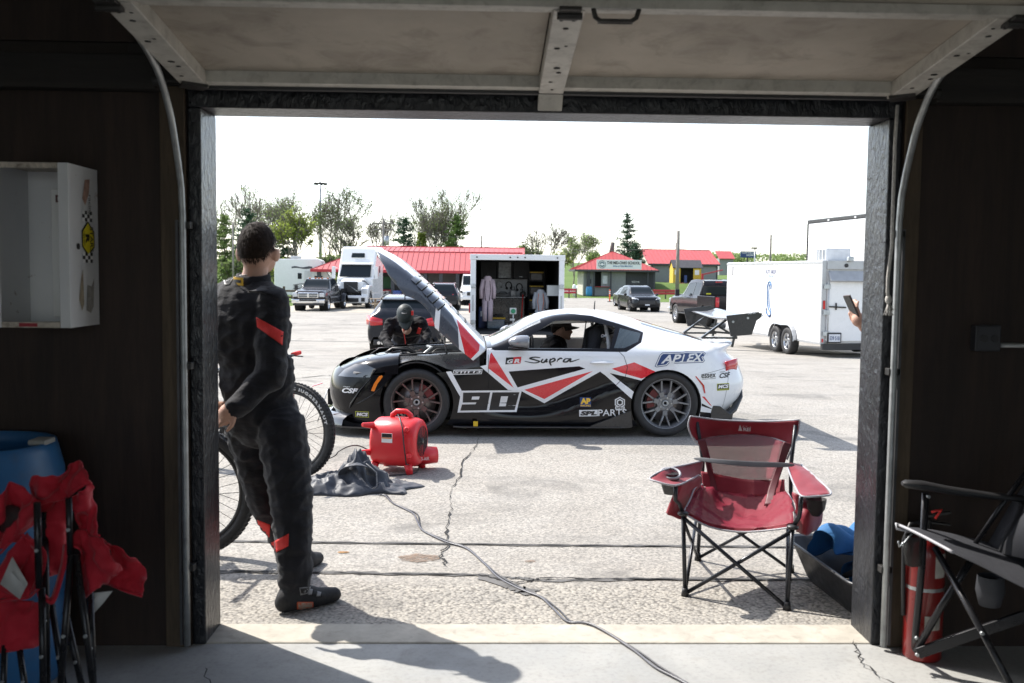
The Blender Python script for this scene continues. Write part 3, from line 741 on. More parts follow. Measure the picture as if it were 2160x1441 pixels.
# ---- hood: clamshell incl. fender crowns, lifted about its rear hinge
HP, HA = Vector((.66, 0, .86)), R(50)
HR = Matrix.Translation(HP) @ Matrix.Rotation(HA, 4, 'Y') @ Matrix.Translation(-HP)
HRI = HR.inverted()
hp = [(-.50, .600), (-.2, .595), (.15, .615), (.45, .655), (.68, .70), (.70, 1.3), (-1.05, 1.3), (-1.05, .645), (-.78, .645), (-.60, .625)]
fs = carve(bm, hp, 'y', lambda f: f.calc_center_median().x < .72)
bm.verts.index_update()
hs = take(bm, [f for f in fs if f.calc_center_median().x < -.18 and abs(f.calc_center_median().y) > .42 and f.calc_center_median().z > .62], False); hs.mi = [0]*len(hs.f); hs.v = [(x+.012, y*.985, z-.014) for x, y, z in hs.v]; [half(hs, s).build('headlight_housing', PK, CAR) for s in (-1, 1)]
hb = bmesh.new(); sl = hb.faces.layers.float.new('s'); vm = {}
for f in fs:
    for v in f.verts:
        if v not in vm: vm[v] = hb.verts.new(v.co)
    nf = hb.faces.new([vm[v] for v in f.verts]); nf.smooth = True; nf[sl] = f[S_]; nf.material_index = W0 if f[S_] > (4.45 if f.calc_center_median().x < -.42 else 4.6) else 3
bmesh.ops.delete(bm, geom=fs, context='FACES')
def hpx(u, v, yc=-.8):
    x, z = cpx(u, v, yc); q = HRI @ Vector((x, yc, z)); return (q.x, q.z)
def hpl(pts, yc=-.82): return [hpx(u, v, yc) for u, v in pts]
for poly, m in ((hpl([(922, 624), (931, 634), (926, 700), (916, 690)]), W0), (hpl([(952, 660), (962, 664), (1035, 735), (1005, 765), (970, 765), (966, 690)]), W0), (hpl([(963, 672), (1012, 727), (1010, 739), (984, 765), (980, 743), (967, 690)]), R0)):
    for f in carve(hb, poly, 'y', lambda f: True):
        if f[sl] < 5.3: f.material_index = m
me = bpy.data.meshes.new('hood'); hb.transform(HR); hb.to_mesh(me)
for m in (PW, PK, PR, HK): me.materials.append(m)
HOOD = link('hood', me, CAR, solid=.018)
# louvres over the wheels and on the hood centre
def hp3(x, y, z): return HR @ Vector((x, y, z))
hbv = BVHTree.FromBMesh(hb)
def skin(x, th, s, lift):
    o = Vector((x, 0, .45)); d = Vector((0, s*math.cos(th), math.sin(th))); h = BVC.ray_cast(o, d); return HR @ (h[0]+d*lift)
for s in (-1, 1):
    for k in range(5):
        x = -.29+k*.082; th = [R(18+13*t/8) for t in range(9)]
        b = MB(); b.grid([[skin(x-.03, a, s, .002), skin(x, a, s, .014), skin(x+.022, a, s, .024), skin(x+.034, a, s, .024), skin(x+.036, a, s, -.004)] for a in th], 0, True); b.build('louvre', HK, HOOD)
        b = MB(); b.grid([[skin(x+.037, a, s, .003), skin(x+.05, a, s, .003)] for a in th[:-1]]); b.build('louvre_slot', HOLE, HOOD)
for k in range(7):
    x = -.35+k*.11; z = float(pchip([-.68, -.42, -.15, .1, .4, .7], [.735, .79, .825, .85, .875, .91], x)); b = MB()
    b.add([hp3(x, -.42, z-.012), hp3(x, .42, z-.012), hp3(x+.06, .42, z+.010), hp3(x+.06, -.42, z+.010), hp3(x+.065, -.42, z-.01), hp3(x+.065, .42, z-.01)], [(0, 1, 2, 3), (3, 2, 5, 4)]); b.build('centre_louvre', PK, HOOD)
b = MB(); b.tube([(.30, -.62, .74), hp3(-.02, -.55, .78)], .008, 8); b.build('hood_prop', STEEL, CAR)
# ---- front bumper skin, doors
fs = carve(bm, [(-1.1, -.1), (-.33, -.1), (-.33, .2), (-.42, .45), (-.50, .58), (-.50, .75), (-1.1, .75)], 'y', lambda f: True)
bm.verts.index_update(); g = take(bm, fs); BUMP = g.build('front_bumper', [PW, PK, PR], CAR)
DOORP = cpl([(1030, 735), (1030, 868)]) + cpl([(1180, 868), (1245, 845), (1300, 812), (1318, 795), (1322, 775)]) + cpl([(1314, 748), (1306, 738)], -.86)
for s, nm in ((-1, 'door'), (1, 'door')):
    fs = carve(bm, DOORP, 'y', (lambda f: f.calc_center_median().y < -.3) if s < 0 else (lambda f: f.calc_center_median().y > .3))
    bm.verts.index_update(); g = take(bm, fs); d = g.build(nm, [PW, PK, PR], CAR)
    if s < 0: DOOR_N = d
    b = MB(); c = Vector((1.83, s*.897, .728)); b.tube([c+Vector((-.115, s*-.012, 0)), c+Vector((-.09, s*.012, .002)), c+Vector((0, s*.02, .004)), c+Vector((.09, s*.012, .002)), c+Vector((.115, s*-.012, 0))], [.012, .019, .021, .019, .012], 10, flat=.6)
    b.build('door_handle', PW, d)
BODY = bm_obj(bm, 'body', [PW, PK, PR], CAR)
# panel gaps
def gap(pts, w=.0045, name='panel_gap', m=HOLE, parent=None, sub=10):
    b = MB(); L_ = []
    for a, c in zip(pts[:-1], pts[1:]):
        for k in range(sub): L_.append((a[0]+(c[0]-a[0])*k/sub, a[1]+(c[1]-a[1])*k/sub))
    L_.append(pts[-1]); rows = []
    for i, p in enumerate(L_):
        q = L_[min(i+1, len(L_)-1)]; r_ = L_[max(i-1, 0)]; d = Vector((q[0]-r_[0], q[1]-r_[1])).normalized()
        rows.append([onbody(p[0]-d.y*-w/2, p[1]-d.x*w/2, .002), onbody(p[0]+d.y*-w/2, p[1]+d.x*w/2, .002)])
    b.grid(rows, 0, False); return b.build(name, m, parent or BODY)
gap(cpl([(1030, 738), (1030, 868)])); gap(cpl([(1030, 868), (1182, 868)]), .003); gap(cpl([(1302, 738), (1316, 752), (1323, 775), (1318, 795), (1300, 812)]))
gap(cpl([(1478, 790), (1544, 777)]), .003); gap(cpl([(1545, 781), (1526, 878)]), .003)
# ---- decals lying on the skin
def dtext(body, quad_px, m, bold=.02, shear=0, spacing=1.0, name='lettering', lift=.004, parent=None, yc=-.9):
    b = MB(); q = [Vector((*cpx(u, v, yc), 0)) for u, v in quad_px]
    place_text(b, body, q, 0, bold, shear, spacing, lambda p: onbody(p.x, p.y, lift)); return b.build(name, m, parent or BODY, fix=False)
def dpoly(px, m, name='decal', lift=.0025, step=.05, yc=-.9, parent=None):
    poly = cpl(px, yc) if px and px[0][0] > 10 else px
    t = bmesh.new(); f = t.faces.new([t.verts.new((x, 0, z)) for x, z in poly])
    for i, k in ((0, 0), (2, 2)):
        lo = min(v.co[k] for v in t.verts); hi = max(v.co[k] for v in t.verts); n = int((hi-lo)/step)
        for j in range(1, n+1):
            co = Vector((0,0,0)); co[k] = lo+(hi-lo)*j/(n+1); no = Vector((0,0,0)); no[k] = 1
            bmesh.ops.bisect_plane(t, geom=list(t.verts)+list(t.edges)+list(t.faces), plane_co=co, plane_no=no)
    bmesh.ops.triangulate(t, faces=t.faces)
    for v in t.verts: v.co = onbody(v.co.x, v.co.z, lift)
    for f in t.faces: f.smooth = True
    return bm_obj(t, name, [m], parent or BODY)
DW = mat('decal_white', (.72, .73, .74), .4, var=.03); DK = mat('decal_black', (.012, .012, .014), .35, var=0); DR = mat('decal_red', (.6, .02, .03), .4, var=0)
DY = mat('decal_yellow', (.8, .48, .04), .4, var=0); DB = mat('decal_blue', (.02, .05, .16), .4, var=0); DLIME = mat('decal_lime', (.5, .55, .05), .4, var=0)
# start number: white slanted plate, black block figures with white counters
dpoly([(973, 824), (1101, 824), (1090, 870), (965, 870)], DW, 'number_plate')
dpoly([(977, 828), (1034, 828), (1027, 866), (971, 866), (974.5, 853), (1003, 853), (1005, 849), (976, 849)], DK, 'number_nine', .004)
dpoly([(1039, 828), (1096, 828), (1086, 866), (1032, 866)], DK, 'number_zero', .004)
dpoly([(996, 836.5), (1012, 836.5), (1010, 843), (994.5, 843)], DW, 'nine_counter', .0055)
dpoly([(1057, 836.5), (1072, 836.5), (1067, 858), (1053, 858)], DW, 'zero_counter', .0055)
# name plate
dpoly([(957, 780), (1018, 779), (1016, 789), (954, 790.5)], DW, 'name_plate'); dpoly([(958.5, 781.5), (1016.5, 780.5), (1014.5, 787.8), (956, 789)], DK, 'name_plate_inner', .004)
dtext('STITT3', [(957.5, 788), (1013, 787), (960, 782.3)], DW, .03, 0, .95, lift=.0055)
# front bumper marks
dtext('CSF', [(717.5, 830.5), (752, 830.5), (721, 820)], DW, .04, .1); dtext('COOLED BY', [(721, 818.5), (737, 818.5), (722, 816.5)], DW, .02)
def boxmark(u0, u1, v0, v1, frame, inner, txt, tcol, sub=None):
    dpoly([(u0, v0), (u1, v0), (u1, v1), (u0, v1)], frame, 'sticker'); dpoly([(u0+1, v0+1), (u1-1, v0+1), (u1-1, v1-1), (u0+1, v1-1)], inner, 'sticker_field', .004)
    dtext(txt, [(u0+2.5, v1-(5 if sub else 2.5)), (u1-2.5, v1-(5 if sub else 2.5)), (u0+3.5, v0+2.5)], tcol, .05, .12, lift=.0055)
    if sub: dpoly([(u0+3, v1-3.6), (u1-3, v1-3.6), (u1-3, v1-2.4), (u0+3, v1-2.4)], sub, 'sticker_line', .0055)
boxmark(748.5, 778, 868.5, 881, DLIME, DK, 'MCS', DW); boxmark(1513.5, 1543, 810, 825, DLIME, DK, 'MCS', DW, DLIME)
# door marks
dpoly([(1068, 755), (1100, 753), (1098, 767), (1066, 769)], DK, 'maker_badge'); dpoly([(1083.5, 754), (1100, 753), (1098, 767), (1082, 768)], DR, 'maker_badge_red', .004)
dtext('G', [(1069, 767.5), (1082, 766.5), (1070, 759)], DW, .05, .15, lift=.0055); dtext('R', [(1084, 766.5), (1097, 765.5), (1085, 758)], DW, .05, .15, lift=.0055)
def stroke(lines, w, m, name, tp=.35):
    b = MB()
    for ln in lines:
        pts = [np.array(p, float) for p in ln]; smp = [p for _, p in catmull(pts, 7*(len(pts)-1)+1)] if len(pts) > 2 else pts; rows = []; n = len(smp)
        for i, p in enumerate(smp):
            d = smp[min(i+1, n-1)]-smp[max(i-1, 0)]; d /= max(1e-6, np.hypot(*d)); ww = w*(tp+(1-tp)*math.sin(math.pi*min(1, .08+.92*i/(n-1)))**.6)/2
            ww *= 1+.5*abs(d[1])
            a = cpx(p[0]-d[1]*ww, p[1]+d[0]*ww); c = cpx(p[0]+d[1]*ww, p[1]-d[0]*ww); rows.append([onbody(*a, .004), onbody(*c, .004)])
        b.grid(rows, 0, False)
    return b.build(name, m, DOOR_N, fix=False)
stroke([[(1140, 755), (1128, 754), (1118, 756.5), (1128, 759.5), (1138, 763), (1127, 766), (1107, 762.5)],
        [(1146, 757.5), (1142, 763), (1147, 765), (1154, 758), (1152, 764), (1156, 763)],
        [(1162, 757), (1160, 764), (1163, 772)], [(1161, 760), (1168, 756.5), (1171, 760), (1164, 764), (1160, 763)],
        [(1178, 757), (1175, 764)], [(1177, 760), (1183, 756), (1187, 757.5)],
        [(1202, 757), (1193, 757.5), (1189, 763), (1196, 763.5), (1204, 757), (1203, 763), (1208, 762.5), (1223, 757.5)]], 2.6, DK, 'script_lettering')
dpoly([(1224, 839), (1247, 839), (1247, 859), (1224, 859)], DB, 'sticker'); dtext('AP', [(1225, 852.5), (1246, 852.5), (1225, 840.5)], DY, .06, lift=.004); dtext('RACING', [(1225, 858), (1246, 858), (1225, 854)], DY, .03, lift=.004)
dpoly([(1222, 865.5), (1261, 864.5), (1261, 878), (1222, 879)], DW, 'sticker'); dtext('SPL', [(1224, 877), (1259, 876.5), (1225, 867.5)], DK, .06, .15, lift=.004); dtext('PARTS', [(1262, 878), (1321, 876.5), (1262, 864)], DW, .01, lift=.004)
hexg = lambda r: [(1307+r*math.sin(k*math.pi/3), 848.5-r*math.cos(k*math.pi/3)) for k in range(6)]
dpoly(hexg(12), DW, 'sticker'); dpoly(hexg(9.5), DK, 'sticker_field', .004); dpoly(hexg(7.5), DW, 'sticker_mark', .0055); dpoly(hexg(4.5), DK, 'sticker_core', .007)
dpoly([(1297.5, 857), (1317, 857), (1317, 863.5), (1297.5, 863.5)], DW, 'sticker', .004); dtext('SPEC', [(1299, 862.5), (1316, 862.5), (1299, 858.3)], DK, .03, lift=.0055)
# rear quarter marks
APX = [(1379, 772), (1390, 748), (1396, 743), (1440, 742), (1446, 741), (1486, 742), (1490, 746), (1483, 754), (1487, 761), (1483, 765), (1422, 766), (1412, 763), (1404, 771), (1383, 774)]
def inset(poly, d):
    cx = sum(p[0] for p in poly)/len(poly); cy = sum(p[1] for p in poly)/len(poly)
    out = []; n = len(poly)
    for i in range(n):
        a, p, c = np.array(poly[i-1]), np.array(poly[i]), np.array(poly[(i+1) % n])
        e1 = (p-a)/np.hypot(*(p-a)); e2 = (c-p)/np.hypot(*(c-p)); n1 = np.array((-e1[1], e1[0])); n2 = np.array((-e2[1], e2[0])); m_ = n1+n2; m_ /= max(.4, np.dot(m_, m_)/2)
        out.append(tuple(p+m_*d))
    return out
dpoly(APX, DB, 'team_logo'); dpoly(inset(APX, 1.3), DW, 'team_logo_border', .004); dpoly(inset(APX, 3.2), DB, 'team_logo_field', .0055)
dtext('AP', [(1392, 766), (1432, 764), (1396, 748.5)], DW, .03, .15, lift=.007); dtext('EX', [(1446, 763), (1481, 761.5), (1450, 746)], DW, .03, .15, lift=.007); dpoly([(1440, 747), (1443.5, 747), (1438, 763), (1431, 764), (1431.5, 761.5), (1436, 760.5)], DW, 'team_logo_stroke', .007)
dtext('essex', [(1478, 797.5), (1511, 796.5), (1478.5, 789)], DK, .015); dpoly([(1479, 799.3), (1511, 798.5), (1511, 799.2), (1479, 800)], DK, 'underline')
dtext('CSF', [(1519, 799), (1546, 798), (1521, 788.5)], DK, .03, .15); dtext('COOLED BY', [(1521, 787), (1535, 786.8), (1521.5, 785.2)], DK, .02)
dpoly([(1464, 793), (1467, 793), (1484, 812), (1487, 829), (1484, 829), (1480, 813)], REDLENS, 'side_marker', .005)
dpoly([(806, 791), (808, 794), (797, 809), (790, 825), (783, 824), (789, 809), (800, 793)], AMBER, 'side_marker', .006, parent=BUMP)
# ---- head lamp, front details
dpoly([(708, 797), (722, 783), (747, 770), (771, 769), (794, 779), (780, 796)], mat('headlamp_glass', (.03, .035, .04), .03, 0, var=0, coat=1, spec=1), 'headlight', .006, .03, parent=BUMP)
dpoly([(712, 800), (776, 799), (748, 836), (730, 842), (714, 828)], PK, 'bumper_scoop', .002, .03, parent=BUMP)
b = MB(); b.tube([onbody(*cpx(783, 797), .01), onbody(*cpx(760, 822), .02), onbody(*cpx(740, 852), .02), onbody(*cpx(736, 862), .01)], [.004, .01, .02, .008], 8, flat=.5); b.build('bumper_fin', CARBON, BUMP)
b = MB(); b.tube([onbody(*cpx(806, 815), .008), onbody(*cpx(785, 833), .02), onbody(*cpx(760, 848), .03), onbody(*cpx(740, 857), .012)], [.004, .014, .016, .004], 8, flat=.35); b.build('canard', CARBON, BUMP)
pl = [(-1.0, -.35), (-.97, -.55), (-.88, -.76), (-.72, -.90), (-.38, -.97), (-.38, .97), (-.72, .90), (-.88, .76), (-.97, .55), (-1.0, .35), (-1.02, 0)]
b = MB(); b.prism(pl, 'z', .075, .09); b.build('front_splitter', CARBON, CAR)
plo = pl[:5]; plo = [(-1.02, 0)]+plo
for s in (-1, 1): b = MB(); b.grid([[(x+d*1.0, s*abs(y)*(1-d*.3), z) for x, y in ((-1.005, .12), (-.995, .35), (-.965, .55), (-.875, .755), (-.73, .885))] for d, z in ((0.0, .095), (.012, .15), (.05, .19), (.12, .215), (.16, .23))], 0, True); b.build('bumper_lip', mat('gloss_black_lip', (.01, .01, .012), .08, 0, var=0, coat=1, spec=.8), CAR)
b = MB(); b.bar((-.98, -.42, .46), (-1.08, -.45, .43), .03, .006); b.build('tow_strap', PR, CAR)
b = MB(); b.cyl((-.9, -.62, .42), (-1.0, -.62, .09), .005, n=6); b.cyl((-.9, .62, .42), (-1.0, .62, .09), .005, n=6); b.build('splitter_rods', STEEL, CAR)
b = MB(); b.box(-.925, -.85, -.42, .42, .24, .40); b.build('grille', HOLE, BUMP)
# side skirts
for s in (-1, 1):
    b = MB(); b.prism([(.36, s*.80), (2.06, s*.80), (2.12, s*.93), (2.0, s*.955), (.45, s*.955), (.36, s*.92)], 'z', .085, .10); b.build('side_skirt', CARBON, CAR, bevel=.003)
b = MB(); p = cpx(1003, 892); b.box(p[0]-.022, p[0]+.022, -.962, -.945, p[1]-.025, p[1]+.022); b.build('tie_down_tag', mat('yellow_tag', (.75, .5, .02), .5), CAR)
b = MB(); b.prism([(2.06, .085), (2.13, .10), (2.11, .26), (1.75, .12), (1.7, .10)], 'y', -.945, -.90); b.build('skirt_fin', CARBON, CAR)
# rear: lamps, diffuser, spats
for s in (-1, 1):
    b = MB(); rows = []
    for t in range(6):
        a = t/5; rows.append([Vector((3.085+.15*a, s*(.80-.13*a), .635+.01*a)) + Vector((dx, 0, dz)) for dx, dz in ((0, 0), (.02-.01*a, .05), (.005, .105+.015*a))])
    b.grid(rows); b.build('tail_light', REDLENS, CAR, solid=.02)
    b = MB(); b.prism(cpl([(1502, 856), (1521, 858), (1534, 868), (1541, 874), (1548, 872), (1546, 884), (1500, 884)]), 'y', s*.86-.02, s*.86+.02); b.build('rear_spat', CARBON, CAR, bevel=.004)
    b = MB(); b.tube([(3.09, s*.80, .19), (3.2, s*.72, .25), (3.29, s*.62, .36), (3.315, s*.57, .48)], [.05, .045, .035, .01], 8, flat=.6); b.build('bumper_edge', CARBON, CAR)
b = MB(); b.box(2.9, 3.2, -.6, .6, .12, .15)
for y in (-.6, -.3, 0, .3, .6): b.box(2.9, 3.22, y-.006, y+.006, .12, .26)
b.build('diffuser', CARBON, CAR)
# rear wing
WS = .93
def foil(y, ch=.30, x0=3.13, z0=1.165, aoa=.14):
    up_, dn = [], []
    for k in range(11):
        t = k/10; th = .055*math.sqrt(max(0, t))*(1-t)*2.2*ch*2; cz = -.05*math.sin(math.pi*t)*ch*2
        x = t*ch; up_.append((x, cz+th*.6)); dn.append((x, cz-th*.6))
    pts = up_ + dn[-2:0:-1]; ca, sa = math.cos(aoa), math.sin(aoa)
    return [Vector((x0+x*ca-z*sa, y, z0+x*sa+z*ca)) for x, z in pts]
b = MB(); ny = 18
b.grid([foil(-WS+2*WS*k/ny, z0=1.165-.012*math.cos(2*math.pi*(k/ny-.5))) for k in range(ny+1)], 0, True, closed=True)
WING = b.build('wing_blade', mat('wing_silver', (.24, .245, .26), .28, .3, var=.08, coat=.3), CAR)
for s in (-1, 1):
    e = cpl([(1532, 666), (1601, 658), (1601, 660), (1608, 661), (1604, 671), (1596, 676), (1586, 706), (1541, 710), (1533, 672)], -WS) if s < 0 else None
    if s < 0: EP = e
    b = MB(); b.prism(EP, 'y', s*WS-.005, s*WS+.005); ep = b.build('wing_endplate', CARBON, CAR, bevel=.002)
    if s < 0:
        b = MB(); q = [Vector((*cpx(u, v, -WS), 0)) for u, v in ((1577, 663.5), (1593, 661.5), (1579, 658.8))]; place_text(b, 'APR', q, 0, .03, .2, 1, lambda p: Vector((p.x, -WS-.007, p.y))); b.build('endplate_lettering', DW, ep, fix=False)
        b = MB()
        for u, v in ((1546, 679), (1577, 671)):
            x, z = cpx(u, v, -WS); b.cyl((x, -WS-.005, z), (x, -WS-.012, z), .012, n=12)
        b.build('endplate_bolts', STEEL, ep)
for y in (-.42, .42):
    b = MB(); A = (2.93, y, .955); B_ = (3.20, y, .93); T = (3.19, y, 1.15); T2 = (3.31, y, 1.16)
    for p, q, w in ((A, T, .03), ((3.26, y, .95), T2, .03), (A, (3.30, y, .955), .025), ((3.02, y, 1.02), (3.27, y, 1.0), .016), ((3.09, y, 1.08), (3.30, y, .96), .018), ((3.27, y, .96), (3.25, y, .86), .025)): b.bar(p, q, .02, w*1.35, (0, 1, 0))
    b.build('wing_mount', CARBON, CAR)
# mirrors
for s in (-1, 1):
    b = MB(); c = Vector((1.02, s*.985, .935)); rows = []
    for k, (dx, r) in enumerate(((-.13, .012), (-.11, .045), (-.06, .074), (0, .085), (.05, .084), (.068, .078), (.07, .0))):
        rows.append([c+Vector((dx, 1.15*r*math.cos(a), .8*r*math.sin(a)-.25*dx*0)) for a in [2*math.pi*j/14 for j in range(14)]])
    b.grid(rows, 0, True, closed=True); m_ = b.build('wing_mirror', mat('mirror_silver', (.20, .21, .23), .2, .2, var=.05, coat=.7), CAR)
    b = MB(); b.bar(c+Vector((-.0, s*-.02, -.055)), (.93, s*.85, .865), .10, .025); b.build('mirror_arm', PK, m_, bevel=.006)
    b = MB(); b.tube([c+Vector((-.11, s*.03, -.035)), c+Vector((0, s*.06, -.05)), c+Vector((.06, s*.04, -.05))], .018, 8); b.build('mirror_base', PK, m_)
# wheels
RIMB = mat('bronze_rim', (.11, .088, .084), .34, .4, var=.15, vs=4); RIMG = mat('gunmetal_rim', (.20, .207, .22), .33, .4, var=.12, vs=4)
CALR = mat('red_caliper', (.11, .012, .015), .4, .1, var=.2)
for x, rm in ((0, RIMB), (2.465, RIMG)):
    for s in (-1, 1):
        w = wheel(CAR, x, s*.80, .327, .327, .27, .246, s, rm, 7, .0175, double=True)
        b = MB(); a0 = math.pi*.25 if x == 0 else math.pi*.9
        rows = [[(r*math.cos(a), s*d, r*math.sin(a)) for r, d in ((.11, .04), (.11, .068), (.185, .068), (.185, .04))] for a in [a0-.6+1.2*k/6 for k in range(7)]]
        b.grid(rows, 0, False, closed=True); b.build('brake_caliper', CALR, w)
        b = MB(); b.lathe([(.018, s*.088), (.03, s*.094), (.032, s*.085)], axis='y', n=20); b.build('hub_ring', STEEL, w)
# wheel wells (dark liners) and underbody
LINER = mat('wheel_liner', (.02, .02, .021), .85, var=.3, vs=14, bs=.4)
for x, r in ((0, .372), (2.465, .36)):
    for s in (-1, 1):
        b = MB(); n = 20
        arc = [(x+r*math.cos(math.pi*(k/n*1.2-.1)), .318+r*math.sin(math.pi*(k/n*1.2-.1))*(1.1 if x == 0 else 1)) for k in range(n+1)]
        b.grid([[(a, s*(.90 if x == 0 else .90), z) for a, z in arc], [(a, s*.5, z) for a, z in arc]], 0, True); b.add([(a, s*.5, z) for a, z in arc], [tuple(range(n+1))]); b.build('wheel_liner', LINER, CAR, solid=.012)
b = MB(); b.box(-.8, 3.1, -.5, .5, .10, .13); b.box(.4, 2.1, -.84, .84, .11, .14); b.build('floor_pan', HOLE, CAR)
b = MB(); b.box(.62, .66, -.80, .80, .14, .86); b.build('firewall', HOLE, CAR)
b = MB(); b.box(2.2, 2.24, -.78, .78, .14, .84); b.build('rear_bulkhead', HOLE, CAR)
# engine bay: inner fenders, engine, hoses
INNER = mat('inner_panel', (.02, .022, .026), .3, .0, var=.3, vs=5, coat=.4)
for s in (-1, 1):
    rows = []
    for x in [-.62+.065*k for k in range(20)]:
        zt = float(pchip([-.65, -.4, -.1, .2, .6, .7], [.66, .735, .765, .775, .80, .82], x)); zl = float(pchip([-.65, -.4, -.2, 0, .2, .35, .65], [.60, .64, .70, .745, .70, .645, .69], x))
        rows.append([(x, s*.885, zl), (x, s*.865, zl+.012), (x, s*.80, zl+(zt-zl)*.45), (x, s*.76, zt), (x, s*.70, zt+.012), (x, s*.64, zt-.02), (x, s*.62, .45)])
    b = MB(); b.grid(rows, 0, True); b.build('inner_fender', INNER, CAR)
    b = MB(); b.tube([(-.5+.09*k, s*.70, float(pchip([-.5, 0, .6], [.735, .79, .83], -.5+.09*k))) for k in range(13)], .009, 6); b.build('bay_seal', BLACKPLASTIC, CAR)
b = MB(); b.box(-.35, .5, -.22, .2, .45, .74); b.build('engine_cover', mat('engine_cover', (.03, .03, .032), .45, var=.3), CAR, bevel=.04)
b = MB(); b.box(-.72, -.62, -.6, .6, .35, .66); b.build('radiator', IRON, CAR, bevel=.01)
b = MB(); rnd = random.Random(5)
for k in range(9):
    y = rnd.uniform(-.55, -.2); x = rnd.uniform(-.55, .3); z = rnd.uniform(.70, .79)
    b.tube([(x, y, z-.04), (x+.1, y+rnd.uniform(-.1, .1), z+.03), (x+.25, y+rnd.uniform(-.1, .1), z+.03), (x+.38, y+rnd.uniform(-.15, .1), z-.05)], rnd.uniform(.008, .022), 8)
stuff(b.build('hoses', BLACKPLASTIC, CAR))
b = MB(); b.tube([(.05, -.62, .77), (.12, 0, .80), (.05, .62, .77)], .016, 8); b.build('strut_brace', STEEL, CAR)
b = MB(); b.box(.3, .46, -.52, -.36, .6, .79); b.build('fluid_tank', mat('milky_tank', (.5, .5, .46), .5, var=.1), CAR, bevel=.02)
# cabin: roll cage, seats, dash, wheel
b = MB()
for s in (-1, 1):
    b.tube([(1.9, s*.66, .2), (1.93, s*.60, .9), (1.9, s*.50, 1.13)], .02, 8); b.tube([(1.9, s*.50, 1.13), (1.35, s*.52, 1.11), (.95, s*.66, .92), (.85, s*.72, .4)], .02, 8); b.tube([(1.92, s*.5, 1.12), (2.7, s*.5, .7)], .02, 8)
b.tube([(1.9, -.5, 1.13), (1.9, .5, 1.13)], .02, 8); b.tube([(1.93, -.6, .9), (1.93, .6, .9)], .018, 8); b.build('roll_cage', mat('cage_white', (.5, .5, .5), .4, var=.05), CAR)
SEAT = mat('seat_cloth', (.014, .014, .018), .85, var=.3, vs=40, sheen=.1)
for y in (-.38,):
    b = MB(); rows = []
    for z, x, w, d in ((.25, 1.62, .2, .06), (.45, 1.70, .24, .10), (.75, 1.80, .24, .10), (.92, 1.845, .20, .12), (1.02, 1.86, .17, .13), (1.07, 1.87, .12, .06)):
        rows.append([(x-d, y-w, z), (x-.0, y-w*.9, z), (x+.05, y, z), (x, y+w*.9, z), (x-d, y+w, z), (x-d*.6, y+w*.75, z+.005), (x-.02, y, z+.005), (x-d*.6, y-w*.75, z+.005)])
    b.grid(rows, 0, True, closed=True); b.add(rows[-1], [tuple(range(8))]); st_ = b.build('racing_seat', SEAT, CAR)
    b = MB(); b.box(1.15, 1.65, y-.24, y+.24, .2, .33); b.build('seat_cushion', SEAT, CAR, bevel=.03)
    if y < 0:
        b = MB(); q = [Vector((*cpx(u, v, y-.2), 0)) for u, v in ((1267, 712), (1279.5, 711.5), (1268, 705))]; place_text(b, 'OMP', q, 0, .02, 0, 1, lambda p: Vector((p.x, y-.215, p.y))); b.build('seat_lettering', DW, st_, fix=False)
for s in (-1, 1): b = MB(); b.box(.95, 1.92, s*.80-.01, s*.80+.01, .25, .862); b.build('door_card', mat('door_card_grey', (.42, .42, .41), .7), CAR)
b = MB(); b.box(.70, 1.0, -.74, .74, .62, .84); b.build('dashboard', SEAT, CAR, bevel=.05)
b = MB(); b.tube([(1.16, -.38+.16*math.cos(a), .80+.16*math.sin(a)) for a in [2*math.pi*k/20 for k in range(20)]], .014, 8, closed=True); b.build('steering_wheel', SEAT, CAR)
b = MB(); b.tube([cpx(1237, 674, -.6)[0:1]+(-.6,)+cpx(1237, 674, -.6)[1:], (1.675, -.6, .95), (1.69, -.58, .87)], .006, 6); b.build('harness_strap', SEAT, CAR)
b = MB(); b.cyl((1.9, .3, 1.21), (1.905, .3, 1.31), .008, .005, 8); b.build('aerial', BLACKPLASTIC, CAR)
